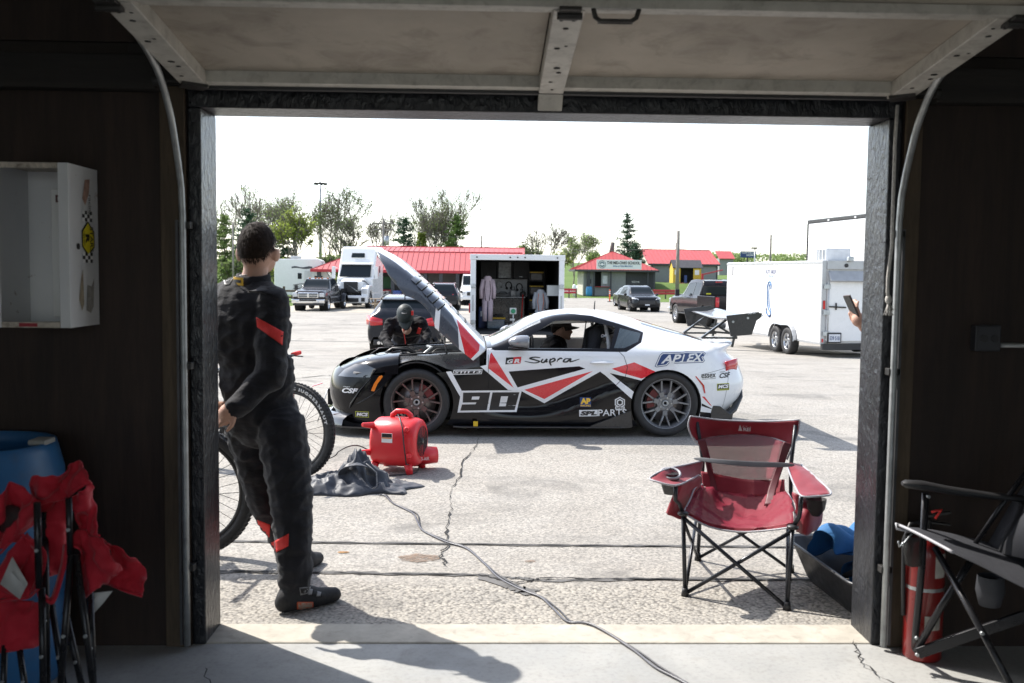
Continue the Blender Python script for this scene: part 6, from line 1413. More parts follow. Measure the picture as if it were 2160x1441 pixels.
b = MB(); e = [seat_rows[i][0] for i in range(4)]; b.tube([Vector(p) for _, p in catmull([np.array(p) for p in e], 20)], .006, 6); b.build('seat_piping', PIPE, BC); b = MB(); c = qb(1905, 1110, 3.93); b.tube([c, c+Vector((-.03, 0, .01)), c+Vector((-.035, -.02, -.005)), c+Vector((.02, -.03, -.015))], .005, 6); b.build('webbing_loop', PIPE, BC)
b = MB(); b.lathe([(.035, 0), (.04, -.05), (.03, -.12), (0, -.13)], tuple(qb(1928, 1130, 3.9)), 'z', 12); b.build('cup_pouch', KMESH, BC); b = MB(); c = qb(1905, 1148, 3.88); b.tube([qb(1925, 1125, 3.88), c, c+Vector((-.015, 0, -.01)), c+Vector((-.02, 0, .012))], .004, 5); b.sphere(c, .008, 8, 6); b.build('drawstring', STEEL, BC)
b = MB(); b.lathe([(.05, 0), (.055, -.06), (.04, -.12), (0, -.13)], tuple(qb(2090, 1215, 3.85)), 'z', 12); b.build('side_bag', BF, BC)
# ================================================================== wall cabinet
ct, cb_ = P(155, 344, 3.9).z, P(160, 692, 3.9).z
cx0, cx1 = -1.885, -1.598; CAB = thing('wall_cabinet', 'rusty white open-fronted metal wall cabinet with racing stickers on its side', 'cabinet', (cx0, 3.9, cb_)); cw, chh, cdp = cx1-cx0, ct-cb_, FW-.014-3.9
def m_cab():
    m, nt, b = new_mat('rusty_white_enamel'); v = coords(nt); S(b, 'Roughness', .45)
    n = noise(nt, v, 9, 6, .7, .8); sp = N(nt, 'ShaderNodeSeparateXYZ'); L(nt, v, sp.inputs[0])
    base = ramp(nt, noise(nt, v, 3, 4), [(.3, (.60, .61, .63)), (.7, (.70, .70, .70))]); rs = ramp(nt, n, [(.64, 0), (.68, 1)]); base = mixc(nt, rs, base, (.16, .075, .03)); L(nt, base, b.inputs['Base Color']); return m
CABW = m_cab(); CABE = mat('rusty_edge', (.50, .44, .37), .6, var=.3, vs=14, dirt=.8)
b = MB(); b.box(0, cw, cdp-.008, cdp, 0, chh); b.build('back_panel', CABW, CAB)
b = MB(); b.box(0, .01, 0, cdp-.009, 0, chh); b.build('side_panel', CABW, CAB, bevel=.002); b = MB(); b.box(cw-.01, cw, 0, cdp-.009, 0, chh); SPN = b.build('side_panel', CABW, CAB, bevel=.002)
b = MB(); b.box(.011, cw-.011, .001, cdp-.009, chh-.01, chh); b.build('top_panel', CABE, CAB, bevel=.002); b = MB(); b.box(.011, cw-.011, .001, cdp-.009, 0, .01); b.build('bottom_panel', CABE, CAB, bevel=.002)
for x0, x1, z0, z1 in ((0, .022, 0, chh), (cw-.04, cw, 0, chh)): b = MB(); b.box(x0, x1, -.012, -.001, z0, z1); b.build('face_frame', CABW, CAB, bevel=.002)
for z0, z1 in ((0, .022), (chh-.022, chh)): b = MB(); b.box(.023, cw-.041, -.012, -.001, z0, z1); b.build('face_frame', CABE, CAB, bevel=.002)
b = MB(); b.box(.11, cw-.05, cdp-.03, cdp-.009, .03, chh-.08); b.build('inner_panel', WHITEPAINT, CAB, bevel=.003)
b = MB(); b.box(.13, .19, cdp-.0325, cdp-.0305, chh-.135, chh-.105); st_ = b.build('maker_plate', mat('maroon_plate', (.10, .03, .035), .5), CAB); b = MB(); b.box(.137, .183, cdp-.0335, cdp-.0326, chh-.128, chh-.112); b.build('plate_text', mat('plate_grey', (.4, .38, .38), .5), st_)
for x, z in ((.155, chh-.09), (.165, .08)): b = MB(); b.cyl((x, cdp-.03, z), (x, cdp-.034, z), .006, n=10); b.build('screw', IRON, CAB)
b = MB(); b.box(.09, .16, -.0135, -.0122, .004, .018); b.build('red_tape', mat('red_tape', (.3, .02, .03), .5), CAB)
def sidept(v, w): # w along depth 0 front .. 1 wall; v height 0..1
    return Vector((cw+.0022, cdp*w, chh*v))
SY = mat('sticker_yellow', (.75, .62, .02), .5, var=.05)
def spoly(pts, m, name, lift=0): b = MB(); b.add([sidept(v, w)+Vector((lift, 0, 0)) for w, v in pts], [tuple(range(len(pts)))]); return b.build(name, m, SPN)
spoly([(.38, .50), (.38, .60), (.60, .665), (.84, .60), (.84, .50), (.60, .44)], TEXTK, 'sticker_edge'); spoly([(.41, .505), (.41, .595), (.60, .65), (.80, .595), (.80, .505), (.60, .455)], SY, 'sticker', .0008)
for (w0, v0) in ((.40, .66), (.40, .40)):
    for i in range(4):
        for j in range(3): spoly([(w0+i*.09, v0+j*.022), (w0+i*.09+.09, v0+j*.022), (w0+i*.09+.09, v0+j*.022+.022), (w0+i*.09, v0+j*.022+.022)], TEXTK if (i+j) % 2 else TEXTW, 'chequer', .0004)
def stext(txt, w0, w1, v0, v1, m, bold=.02, up=False): b = MB(); q = [sidept(v1, w0), sidept(v0, w0), sidept(v1, w1)] if up else [sidept(v0, w0), sidept(v1, w0), sidept(v0, w1)]; place_text(b, txt, [p+Vector((.0016, 0, 0)) for p in q], 0, bold); return b.build('lettering', m, SPN, fix=False)
stext('STARS', .66, .78, .47, .63, TEXTK, .02, True); stext('R', .50, .64, .52, .58, TEXTK, .06, True); stext('LUBRICANTS', .42, .48, .505, .60, TEXTK, .01, True); stext('racing', .60, .72, .70, .83, TEXTK, 0, True)
spoly([(.25, .17), (.33, .30), (.40, .36), (.42, .14), (.34, .10)], mat('glue_residue', (.30, .25, .18), .9, var=.4, vs=40), 'sticker_residue'); spoly([(.5, .1), (.55, .26), (.7, .25), (.8, .3), (.76, .12), (.66, .08)], mat('glue_residue_grey', (.28, .27, .25), .9, var=.4, vs=40), 'sticker_residue')
spoly([(.42, .80), (.52, .92), (.70, .93), (.66, .84), (.52, .76)], mat('torn_sticker', (.36, .22, .17), .9, var=.4, vs=30), 'sticker_residue')
b = MB(); c = sidept(.50, .24); b.cyl(c, c+Vector((.003, 0, 0)), .012, n=14); b.build('knock_out', IRON, SPN)
# ================================================================== blue drum
DRM = thing('plastic_drum', 'open-topped blue plastic drum against the left plywood wall', 'drum', (-1.93, 3.84, 0)); BLP = mat('blue_drum_plastic', (.02, .11, .26), .42, var=.12, vs=4, dirt=.25)
b = MB(); b.lathe([(.27, 0), (.285, .02), (.29, .10), (.298, .3), (.285, .32), (.285, .335), (.298, .36), (.30, .6), (.287, .62), (.287, .635), (.298, .66), (.295, .82), (.275, .90), (.268, .93), (.255, .93), (.26, .88), (.28, .8), (.28, .05), (0, .04)], n=44); b.build('shell', BLP, DRM)
b = MB(); b.box(.2, .27, -.05, .04, .925, .945); b.build('rim_tab', mat('grey_tab', (.3, .3, .28), .6), DRM, bevel=.006)
# ================================================================== folded red chairs
RC = mat('red_canvas', (.44, .010, .025), .8, var=.18, vs=7, bs=.5, bscale=22, bd=.012, sheen=.15); TAGW = mat('care_tag', (.5, .49, .47), .7, var=.1)
def folded(label, O, base, patches, straps, poles, tags, cup=None):
    t = thing('folded_chair', label, 'folding chair', O, 0, 'folded red chairs by the drum'); O = Vector(O)
    zp = lambda x, y, Y: P(x/2.398, 840+y/2.398, Y)-O
    for n, (dy, rows) in enumerate(patches):
        b = MB(); b.grid(drape([[zp(x, y, base+dy+.035*math.sin(i*1.7+j*2.1+n)) for j, (x, y) in enumerate(r)] for i, r in enumerate(rows)], 9, .013, n*3.1, 15), 0, True); b.build('canvas', RC, t, solid=.003)
        hem = [zp(x, y, base+dy-.004+.035*math.sin((len(rows)-1)*1.7+j*2.1+n)) for j, (x, y) in enumerate(rows[-1])]; b = MB(); b.tube([Vector(p) for _, p in catmull([np.array(p) for p in hem], 20)], .0045, 5); b.build('hem', RC, t)
    for dy, a_, c_ in straps:
        b = MB(); A_ = [Vector(p) for _, p in catmull([np.array(zp(x, y, base+dy)) for x, y in a_], 40)]; C_ = [Vector(p) for _, p in catmull([np.array(zp(x, y, base+dy+.02)) for x, y in c_], 40)]; b.grid([[p, q] for p, q in zip(A_, C_)], 0, True); b.build('strap', RC, t, solid=.004)
    if cup: b = MB(); c = zp(*cup, base-.06); b.lathe([(0, 0), (.045, 0), (.05, .012)], tuple(c), 'y', 18); b.build('cup_net', KMESH, t)
    for p, q in poles:
        a = P(*p)-O; c = P(*q)-O; b = MB(); b.tube([a, c], .011, 8); o = b.build('pole', BT, t); m_ = a.lerp(c, .55); b = MB(); b.cyl(m_, m_+Vector((.0, -.015, 0)), .006, n=8); b.build('rivet', STEEL, o)
    for r in tags: b = MB(); b.grid([[zp(x, y, base-.10) for x, y in q] for q in r]); b.build('care_label', TAGW, t, solid=.001)
    return t
folded('folded red canvas chair standing before the blue drum, right of the pair', (-1.42, 3.35, 0), 3.30,
 [(.05, [[(180, 470), (260, 495), (345, 512)], [(200, 600), (270, 610), (352, 600)], [(205, 735), (280, 705), (345, 680)], [(240, 900), (300, 880), (330, 860)]]),
  (-.02, [[(172, 458), (185, 392), (290, 388), (385, 316), (415, 328)], [(180, 500), (230, 470), (300, 430), (400, 350), (462, 382)], [(185, 545), (250, 520), (325, 507), (400, 455), (455, 420)]]),
  (-.03, [[(355, 512), (405, 468), (452, 418)], [(362, 560), (425, 535), (482, 520)], [(380, 625), (440, 610), (500, 605)], [(425, 690), (465, 692), (503, 695)]]),
  (.02, [[(525, 715), (605, 768), (727, 828)], [(560, 790), (640, 835), (743, 880)], [(575, 860), (650, 905), (736, 950)], [(545, 938), (630, 975), (720, 1003)]]),
  (-.06, [[(335, 738), (382, 668), (440, 680), (522, 708)], [(395, 795), (435, 770), (500, 770), (572, 790)], [(418, 880), (465, 850), (530, 850), (618, 862)], [(425, 1012), (470, 972), (525, 930), (600, 880)]])],
 [(-.07, [(118, 690), (238, 785), (192, 985), (230, 1022), (276, 1028), (330, 850), (345, 730)], [(108, 722), (212, 800), (207, 955), (236, 995), (260, 998), (303, 850), (318, 740)])],
 [((95, 1080, 3.34), (100, 1500, 3.2)), ((145, 1050, 3.2), (148, 1170, 3.2)), ((150, 1170, 3.2), (125, 1480, 3.15)), ((162, 1170, 3.2), (200, 1480, 3.13)), ((190, 1240, 3.32), (198, 1470, 3.25)), ((108, 1270, 3.3), (140, 1480, 3.2)), ((138, 1290, 3.32), (180, 1480, 3.3))], [[[(478, 985), (570, 975)], [(478, 1085), (520, 1040)]]])
folded('folded red canvas chair standing before the blue drum, left of the pair', (-1.72, 3.3, 0), 3.26,
 [(.06, [[(-60, 1010), (80, 1020), (205, 1030)], [(-60, 1150), (90, 1150), (205, 1140)], [(-60, 1290), (90, 1272), (200, 1240)]]),
  (-.02, [[(-60, 930), (40, 800), (90, 720), (125, 695)], [(-60, 980), (60, 900), (150, 800), (228, 790)], [(-60, 1040), (60, 1015), (140, 1010), (200, 960)]]),
  (-.05, [[(-60, 515), (0, 490), (42, 418), (130, 470), (217, 525)], [(-60, 600), (0, 590), (60, 555), (120, 560), (185, 562)], [(-60, 700), (0, 690), (50, 685), (100, 660), (160, 612)], [(-60, 800), (0, 785), (40, 742), (80, 712), (118, 690)]])],
 [], [((78, 1060, 3.16), (82, 1240, 3.18)), ((88, 1240, 3.22), (92, 1500, 3.18)), ((40, 1360, 3.3), (60, 1500, 3.25)), ((10, 1360, 3.3), (5, 1500, 3.25))], [[[(62, 802), (140, 938)], [(0, 940), (100, 1018)]], [[(58, 880), (90, 850)], [(96, 920), (128, 955)]]], (45, 620))
# ================================================================== parked vehicles
def at3(u, Y): p = at(u, Y); return p
RIMS = mat('alloy_rim', (.5, .51, .53), .25, .9, var=.1); RIMD = mat('dark_alloy', (.08, .08, .085), .3, .8, var=.1)
CARGLASS = mat('car_glass', (.016, .022, .027), .06, 0, var=0, spec=.18)
def cst(x, zb, hw, zbelt, hwb, zr, hwr, zc): return [x, hw-.06, zb, hw, zb+.1, hw+.01, .5*zb+.5*zbelt, hwb, zbelt-.04, hwb-.03, zbelt, hwr, zr, max(.05, hwr-.16), zc-.008, 0, zc]
def auto(name, label, cat, loc, rz, spec, paint_m, wheels, R_, wins, front, rear, arch=None, rim=RIMS, group=None, spokes=5, nx=70, rearglass=None, seats=True):
    """car with its nose at local x=0, tail at +x"""
    t = thing(name, label, cat, loc, rz, group); st = [cst(*r) for r in spec]; x0, x1 = spec[0][0], spec[-1][0]
    bm = shell_bm(st, np.linspace(x0, x1, nx), 26); sl = bm.faces.layers.float['s']; hw = max(r[2] for r in spec)
    for f in bm.faces: f.material_index = 0
    for cx in wheels:
        fs = carve(bm, circle(cx, R_, R_*1.12, 24), 'y', lambda f: abs(f.calc_center_median().y) > hw*.6); bmesh.ops.delete(bm, geom=fs, context='FACES')
    for poly in wins:
        for s in (-1, 1):
            fs = carve(bm, poly, 'y', lambda f: s*f.calc_center_median().y > .2 and 3.4 < f[sl] < 5.9); bm.verts.index_update()
            g = take(bm, fs); g.v = [(x, y*.992, z) for x, y, z in g.v]; g.mi = [0]*len(g.f); g.build('side_window', CARGLASS, t)
    for rng, nm in ((front, 'windscreen'), (rear, 'rear_window')):
        if rng:
            fs = [f for f in bm.faces if f[sl] > 5.1 and rng[0] < f.calc_center_median().x < rng[1]]; bm.verts.index_update(); g = take(bm, fs); g.mi = [0]*len(g.f); g.build(nm, CARGLASS, t)
    bm_obj(bm, 'body', [paint_m], t)
    b = MB(); b.box(x0+.3, x1-.3, -hw*.72, hw*.72, spec[3][1]+.02, spec[3][1]+.2); b.build('underbody', HOLE, t)
    b = MB(); ch = spec[len(spec)//2]; b.box(x0+.9, x1-.35, -hw*.9, hw*.9, .45, ch[3]-.1); b.build('cabin_floor', HOLE, t)
    for cx in wheels:
        for s in (-1, 1):
            wheel(t, cx, s*(hw-.13), R_, R_, .24, R_*.66, s, rim, spokes, .045, disc=False)
            b = MB(); b.lathe([(.02, s*(hw-.45)), (R_*1.15, s*(hw-.45)), (R_*1.15, s*(hw-.02))], (cx, 0, R_), 'y', 24); b.build('wheel_arch', HOLE, t)
    return t
def slabp(t, name, m, x0, x1, y0, y1, z0, z1, bev=.01, **k): b = MB(); b.box(x0, x1, y0, y1, z0, z1); return b.build(name, m, t, bevel=bev, **k)
def lampq(t, name, m, pts, d=.02): b = MB(); b.grid(pts); return b.build(name, m, t, solid=d)
KPAINT = mat('black_car_paint', (.008, .009, .012), .2, 0, var=.15, vs=2, coat=.25, spec=.25); NAVY = mat('dark_grey_car_paint', (.012, .014, .02), .2, .0, var=.1, coat=.25, spec=.25)
BURG = mat('warm_black_paint', (.011, .009, .011), .2, 0, var=.1, coat=.2, spec=.25); WPAINT = mat('white_vehicle_paint', (.76, .77, .78), .25, 0, var=.04, coat=.5); SILV = mat('pale_silver_paint', (.45, .47, .5), .22, .4, var=.05, coat=.6)
PLATE = mat('licence_plate', (.62, .64, .68), .5, var=.1)
# ---- estate car right behind the mechanic (seen from the rear)
WG = [(0, .32, .62, .62, .60, .66, .42, .68), (.12, .22, .78, .68, .76, .74, .55, .77), (.5, .2, .88, .78, .86, .86, .66, .89), (1.15, .2, .905, .88, .88, .96, .70, 1.0), (1.4, .2, .905, .92, .88, 1.06, .70, 1.09), (1.9, .2, .905, .94, .88, 1.34, .60, 1.385), (2.6, .2, .905, .95, .88, 1.385, .58, 1.43), (3.5, .2, .905, .96, .88, 1.37, .57, 1.415), (4.1, .22, .90, .97, .86, 1.31, .56, 1.355), (4.35, .27, .87, .96, .82, 1.08, .60, 1.11), (4.5, .34, .84, .92, .79, .95, .62, .97), (4.53, .42, .78, .84, .72, .87, .55, .88)]
p = at3(851, 24.4); t = auto('estate_car', 'dark estate car seen from behind, parked behind the bending mechanic', 'car', (p.x, p.y-4.3, p.z), R(-90), [(*r,) for r in WG], NAVY, (.85, 3.6), .325, [[(1.62, .96), (2.02, 1.3), (2.45, 1.345), (2.45, .97)], [(2.5, .97), (2.5, 1.345), (3.3, 1.335), (3.3, .97)], [(3.36, .98), (3.36, 1.33), (3.95, 1.26), (4.1, 1.0)]], (1.36, 1.88), (4.12, 4.36))
t.location = (p.x, p.y+4.5, p.z)
for s in (-1, 1):
    lampq(t, 'tail_light', REDLENS, [[(4.575, s*.50, .86), (4.585, s*.50, .72)], [(4.53, s*.76, .92), (4.555, s*.77, .70)], [(4.30, s*.915, .95), (4.34, s*.92, .72)]])
    b = MB(); b.cyl((4.48, s*.55-.04, .28), (4.58, s*.55-.04, .28), .04, n=12); b.build('exhaust_tip', CHROME, t); b = MB(); b.cyl((4.48, s*.55+.05, .28), (4.58, s*.55+.05, .28), .04, n=12); b.build('exhaust_tip', CHROME, t)
    b = MB(); b.tube([(1.9, s*.60, 1.38), (2.0, s*.61, 1.43), (3.9, s*.58, 1.40), (4.1, s*.57, 1.345)], .014, 6); b.build('roof_rail', BLACKPLASTIC, t)
slabp(t, 'bumper_diffuser', BLACKPLASTIC, 4.35, 4.54, -.72, .72, .22, .36, .02); slabp(t, 'licence_plate', PLATE, 4.50, 4.54, -.16, .16, .62, .73, .004)
b = MB(); b.prism([(3.9, 1.40), (4.1, 1.37), (4.0, 1.46)], 'y', -.012, .012); b.build('roof_fin', BLACKPLASTIC, t); slabp(t, 'roof_spoiler', NAVY, 3.98, 4.25, -.56, .56, 1.31, 1.34, .01)
# ---- suvs
SV = [(0, .45, .60, .75, .58, .80, .4, .82), (.1, .30, .84, .84, .8, .92, .62, .95), (.5, .26, .95, .95, .92, 1.03, .7, 1.06), (1.2, .26, .98, 1.03, .95, 1.11, .75, 1.14), (1.45, .26, .98, 1.06, .95, 1.24, .74, 1.27), (2.0, .26, .98, 1.07, .95, 1.6, .66, 1.64), (2.7, .26, .98, 1.08, .95, 1.68, .64, 1.72), (3.8, .27, .98, 1.10, .95, 1.66, .63, 1.70), (4.4, .3, .97, 1.10, .93, 1.6, .62, 1.64), (4.7, .36, .93, 1.06, .89, 1.25, .68, 1.28), (4.85, .42, .90, 1.0, .85, 1.03, .66, 1.05), (4.88, .5, .84, .9, .78, .93, .6, .94)]
SWIN = [[(1.75, 1.11), (2.1, 1.52), (2.75, 1.63), (2.75, 1.12)], [(2.82, 1.12), (2.82, 1.63), (3.65, 1.61), (3.65, 1.13)], [(3.72, 1.13), (3.72, 1.60), (4.3, 1.52), (4.42, 1.15)]]
def suv_rear(label, u, Y, m, rz=-90):
    p = at3(u, Y); t = auto('parked_suv', label, 'car', (p.x, p.y+4.85, p.z), R(rz), SV, m, (.95, 3.85), .38, SWIN, (1.4, 2.0), (4.42, 4.72))
    for s in (-1, 1): lampq(t, 'tail_light', REDLENS, [[(4.86, s*.55, 1.02), (4.88, s*.55, .86)], [(4.80, s*.80, 1.06), (4.84, s*.80, .84)], [(4.6, s*.92, 1.08), (4.62, s*.93, .86)]]); b = MB(); b.sphere((1.75, s*1.04, 1.12), (.09, .1, .08), 10, 6); b.build('mirror', m, t)
    slabp(t, 'bumper', BLACKPLASTIC, 4.7, 4.9, -.8, .8, .38, .6, .03); slabp(t, 'licence_plate', PLATE, 4.87, 4.905, -.16, .16, .72, .83, .004)
    for s in (-1, 1): b = MB(); b.tube([(2.0, s*.68, 1.66), (2.2, s*.68, 1.73), (4.1, s*.66, 1.71), (4.3, s*.65, 1.65)], .016, 6); b.build('roof_rail', SILV, t)
    return t
suv_rear('dark suv seen from behind between the raised hood and the open trailer', 936, 62, NAVY); suv_rear('pale suv whose roof shows over the raised hood, furthest back', 902, 80, SILV)
def suv_front(name, label, u, Y, m, rz, rim=RIMD):
    p = at3(u, Y); t = auto(name, label, 'car', p, R(rz), [(a, b_, c, d*.97, e, f*.96, g, h*.96) for a, b_, c, d, e, f, g, h in SV], m, (.95, 3.9), .37, [[(x, z*.965) for x, z in w] for w in SWIN], (1.4, 2.02), (4.42, 4.72), rim=rim)
    slabp(t, 'grille', BLACKPLASTIC, -.02, .12, -.52, .52, .48, .76, .05); slabp(t, 'lower_intake', HOLE, .02, .16, -.72, .72, .30, .44, .03)
    for s in (-1, 1): lampq(t, 'headlight', CLEARLENS, [[(.04, s*.56, .84), (.02, s*.56, .76)], [(.16, s*.78, .89), (.09, s*.78, .78)], [(.42, s*.925, .93), (.34, s*.94, .84)]]); b = MB(); b.sphere((1.7, s*1.05, 1.08), (.09, .11, .08), 10, 6); b.build('mirror', m, t)
    slabp(t, 'licence_plate', PLATE, -.035, -.015, -.15, .15, .42, .5, .003); return t
suv_front('parked_suv', 'glossy black sports suv facing the camera in front of the school booth', 1367, 63, KPAINT, 95)
# ---- tiny cars on the far road and hill
SD = [(0, .35, .6, .6, .56, .64, .4, .66), (.2, .2, .82, .72, .8, .8, .6, .83), (1.1, .2, .88, .85, .86, .93, .66, .96), (1.9, .2, .88, .88, .86, 1.32, .56, 1.36), (2.7, .2, .88, .9, .86, 1.38, .55, 1.42), (3.5, .2, .88, .92, .86, 1.15, .62, 1.18), (4.3, .25, .84, .92, .8, .98, .6, 1.0), (4.5, .4, .7, .8, .66, .84, .5, .85)]
SDW = [[(1.5, .93), (1.95, 1.27), (2.6, 1.33), (2.6, .95)], [(2.66, .95), (2.66, 1.33), (3.3, 1.2), (3.55, .97)]]
def far_car(label, u, Y, m, rz, dz=0):
    p = at(u, Y); return auto('parked_car', label, 'car', (p.x, p.y, gz(Y)+hill(p.x, Y)+dz), R(rz), SD, m, (.85, 3.5), .32, SDW, (1.05, 1.85), (2.75, 3.6), nx=40)
far_car('low dark car mostly hidden behind the glossy black sports suv', 1341, 71, KPAINT, 93)
far_car('white car parked on the road beyond the grass left of the school booth', 1216, 133, WPAINT, 0); far_car('grey car parked beyond the warehouse just left of the white trailer', 1536, 120, SILV, 30, .9); far_car('red car half hidden behind the yellow shed', 1424, 118, mat('red_car_paint', (.4, .02, .02), .2, var=.1, coat=.7), 20, .6)
# ---- pickups
def pickup(label, loc, rz, m, L_=6.3, cab0=1.75, cab1=4.15, H=1.93, hw=1.0, dual=False, front_view=True, lights=False, rim=CHROME, wb=(1.05, 4.9), R_=.41):
    t = thing('pickup_truck', label, 'pickup', loc, rz); k = H/1.93
    sp = [(0.02, .62, hw*.86, 1.0*k, hw*.84, 1.08*k, hw*.7, 1.10*k), (.18, .58, hw*.95, 1.08*k, hw*.92, 1.17*k, hw*.76, 1.20*k), (.8, .5, hw, 1.14*k, hw*.96, 1.24*k, hw*.8, 1.27*k), (cab0-.15, .5, hw, 1.18*k, hw*.96, 1.28*k, hw*.82, 1.31*k), (cab0+.1, .5, hw, 1.2*k, hw*.96, 1.42*k, hw*.8, 1.44*k), (cab0+.65, .5, hw, 1.22*k, hw*.96, 1.84*k, hw*.72, 1.88*k), (cab0+1.3, .5, hw, 1.23*k, hw*.96, 1.89*k, hw*.70, 1.93*k), (cab1-.25, .5, hw, 1.24*k, hw*.96, 1.86*k, hw*.70, 1.90*k), (cab1, .5, hw, 1.25*k, hw*.96, 1.66*k, hw*.76, 1.68*k)]
    bm = shell_bm([cst(*r) for r in sp], np.linspace(.02, cab1, 60), 26); sl = bm.faces.layers.float['s']
    fs = carve(bm, circle(wb[0], R_, R_*1.16, 24), 'y', lambda f: abs(f.calc_center_median().y) > hw*.55); bmesh.ops.delete(bm, geom=fs, context='FACES')
    mid = (cab0+cab1)/2+.25
    for poly in ([(cab0+.28, 1.27*k), (cab0+.68, 1.76*k), (mid-.04, 1.82*k), (mid-.04, 1.28*k)], [(mid+.04, 1.28*k), (mid+.04, 1.82*k), (cab1-.3, 1.78*k), (cab1-.18, 1.30*k)]):
        for s in (-1, 1):
            fs = carve(bm, poly, 'y', lambda f: s*f.calc_center_median().y > .2 and 3.4 < f[sl] < 5.9); bm.verts.index_update(); g = take(bm, fs); g.v = [(x, y*.99, z) for x, y, z in g.v]; g.mi = [0]*len(g.f); g.build('side_window', CARGLASS, t)
    fs = [f for f in bm.faces if f[sl] > 5.1 and cab0+.02 < f.calc_center_median().x < cab0+.6]; bm.verts.index_update(); g = take(bm, fs); g.mi = [0]*len(g.f); g.build('windscreen', CARGLASS, t)
    bm_obj(bm, 'cab', [m], t)
    b = MB(); pr_ = [(cab1+.03, .55), (L_, .6), (L_, 1.28*k), (cab1+.03, 1.28*k)]
    for s in (-1, 1):
        q = [(cab1+.03, .55)] + [(wb[1]-R_*1.15*math.cos(a), R_+R_*1.15*math.sin(a)) for a in [R(25)+R(130)*j/10 for j in range(11)]] + [(L_, .6), (L_, 1.28*k), (cab1+.03, 1.28*k)]
        b = MB(); b.prism(q, 'y', s*hw-.05, s*hw+.0); b.build('bed_side', m, t, bevel=.02)
        if dual: b = MB(); b.grid([[(wb[1]-R_*r*math.cos(a), s*(hw+w), R_+R_*r*math.sin(a)) for a in [R(5)+R(170)*j/12 for j in range(13)]] for r, w in ((1.5, .0), (1.42, .17), (1.22, .24), (1.15, .24))]); b.build('wide_fender', m, t)
        for cx in wb: wheel(t, cx, s*(hw-.14+(.14 if dual and cx == wb[1] else 0)), R_, R_, .26, R_*.62, s, rim, 8, .05, disc=False)
        b = MB(); b.lathe([(.02, s*(hw-.5)), (R_*1.17, s*(hw-.5)), (R_*1.17, s*(hw-.03))], (wb[0], 0, R_), 'y', 24); b.build('wheel_arch', HOLE, t)
        b = MB(); b.bar((cab0+.35, s*(hw-.03), 1.25*k), (cab0+.32, s*(hw+.16), 1.27*k), .05, .04); b.box(cab0+.22, cab0+.34, s*(hw+.24)-.1, s*(hw+.24)+.1, 1.2*k, 1.5*k); b.build('tow_mirror', BLACKPLASTIC, t, bevel=.02)
        slabp(t, 'running_board', CHROME if dual else BLACKPLASTIC, cab0-.05, cab1, s*(hw+.02)-.06, s*(hw+.02)+.06, .46, .52, .02)
    slabp(t, 'bed_floor', BLACKPLASTIC, cab1+.05, L_-.05, -hw+.05, hw-.05, .7, .78, .01); slabp(t, 'tailgate', m, L_-.06, L_, -hw+.08, hw-.08, .72, 1.28*k, .02)
    slabp(t, 'chassis', HOLE, .5, L_-.2, -.55, .55, .4, .6, .02)
    b = MB(); b.add([(cab1+.012, -.66*hw, 1.32*k), (cab1+.012, .66*hw, 1.32*k), (cab1-.11, .6*hw, 1.78*k), (cab1-.11, -.6*hw, 1.78*k)], [(0, 1, 2, 3)]); 
    b = MB(); b.box(cab1+.0, cab1+.02, -.8*hw, .8*hw, 1.3*k, 1.64*k); b.build('rear_window', CARGLASS, t, bevel=.01)
    for s in (-1, 1): lampq(t, 'tail_light', REDLENS, [[(L_+.015, s*(hw-.16), .85*k), (L_+.015, s*(hw-.16), 1.24*k)], [(L_+.015, s*(hw-.01), .85*k), (L_+.015, s*(hw-.01), 1.24*k)], [(L_-.1, s*(hw+.015), .85*k), (L_-.1, s*(hw+.015), 1.24*k)]])
    slabp(t, 'rear_bumper', CHROME, L_-.05, L_+.14, -hw+.05, hw-.05, .52, .72, .04)
    # nose
    b = MB(); b.box(-.06, .1, -hw*.62, hw*.62, .78*k, 1.10*k); b.build('grille_surround', CHROME, t, bevel=.06)
    for s in (-1, 1):
        for z0, z1 in ((.82, .93), (.95, 1.06)): b = MB(); b.box(-.08, -.05, min(s*.05, s*hw*.56), max(s*.05, s*hw*.56), z0*k, z1*k); b.build('grille_panel', mat('grille_mesh', (.16, .165, .17), .4, .6, var=.5, vs=60), t, bevel=.01)
        slabp(t, 'headlight', CLEARLENS, -.02, .14, s*hw*.79-.15, s*hw*.79+.15, .84*k, 1.08*k, .05); slabp(t, 'fog_light', CLEARLENS, -.13, -.09, s*hw*.62-.07, s*hw*.62+.07, .53, .63, .02)
    slabp(t, 'front_bumper', CHROME, -.12, .12, -hw*.98, hw*.98, .46, .72, .06); slabp(t, 'bumper_intake', BLACKPLASTIC, -.135, -.11, -hw*.5, hw*.5, .6, .7, .01); slabp(t, 'air_dam', BLACKPLASTIC, -.05, .12, -hw*.9, hw*.9, .34, .46, .03)
    if lights:
        for y in (-.55, -.2, 0, .2, .55): slabp(t, 'roof_marker', AMBER, cab0+.85, cab0+.98, y-.06, y+.06, 1.9*k, 1.955*k, .02)
    return t
p = at3(650, 58.5); pickup('black dual-wheel pickup with chrome grille parked in front of the white semi truck', p, R(86), KPAINT, dual=True, lights=True)
p = at3(1558, 42.2); t = pickup('black pickup seen from behind, hitched to the white cargo trailer', (p.x-.877, p.y+6.24, p.z), R(-82), BURG, H=2.05, R_=.44, rim=RIMS)
b = MB(); b.box(4.155, 4.175, -.62, -.4, 1.4, 1.46); b.build('window_sticker', mat('yellow_sticker', (.7, .65, .03), .5), t); slabp(t, 'brake_light', REDLENS, 4.08, 4.12, -.15, .15, 1.93, 1.98, .01)
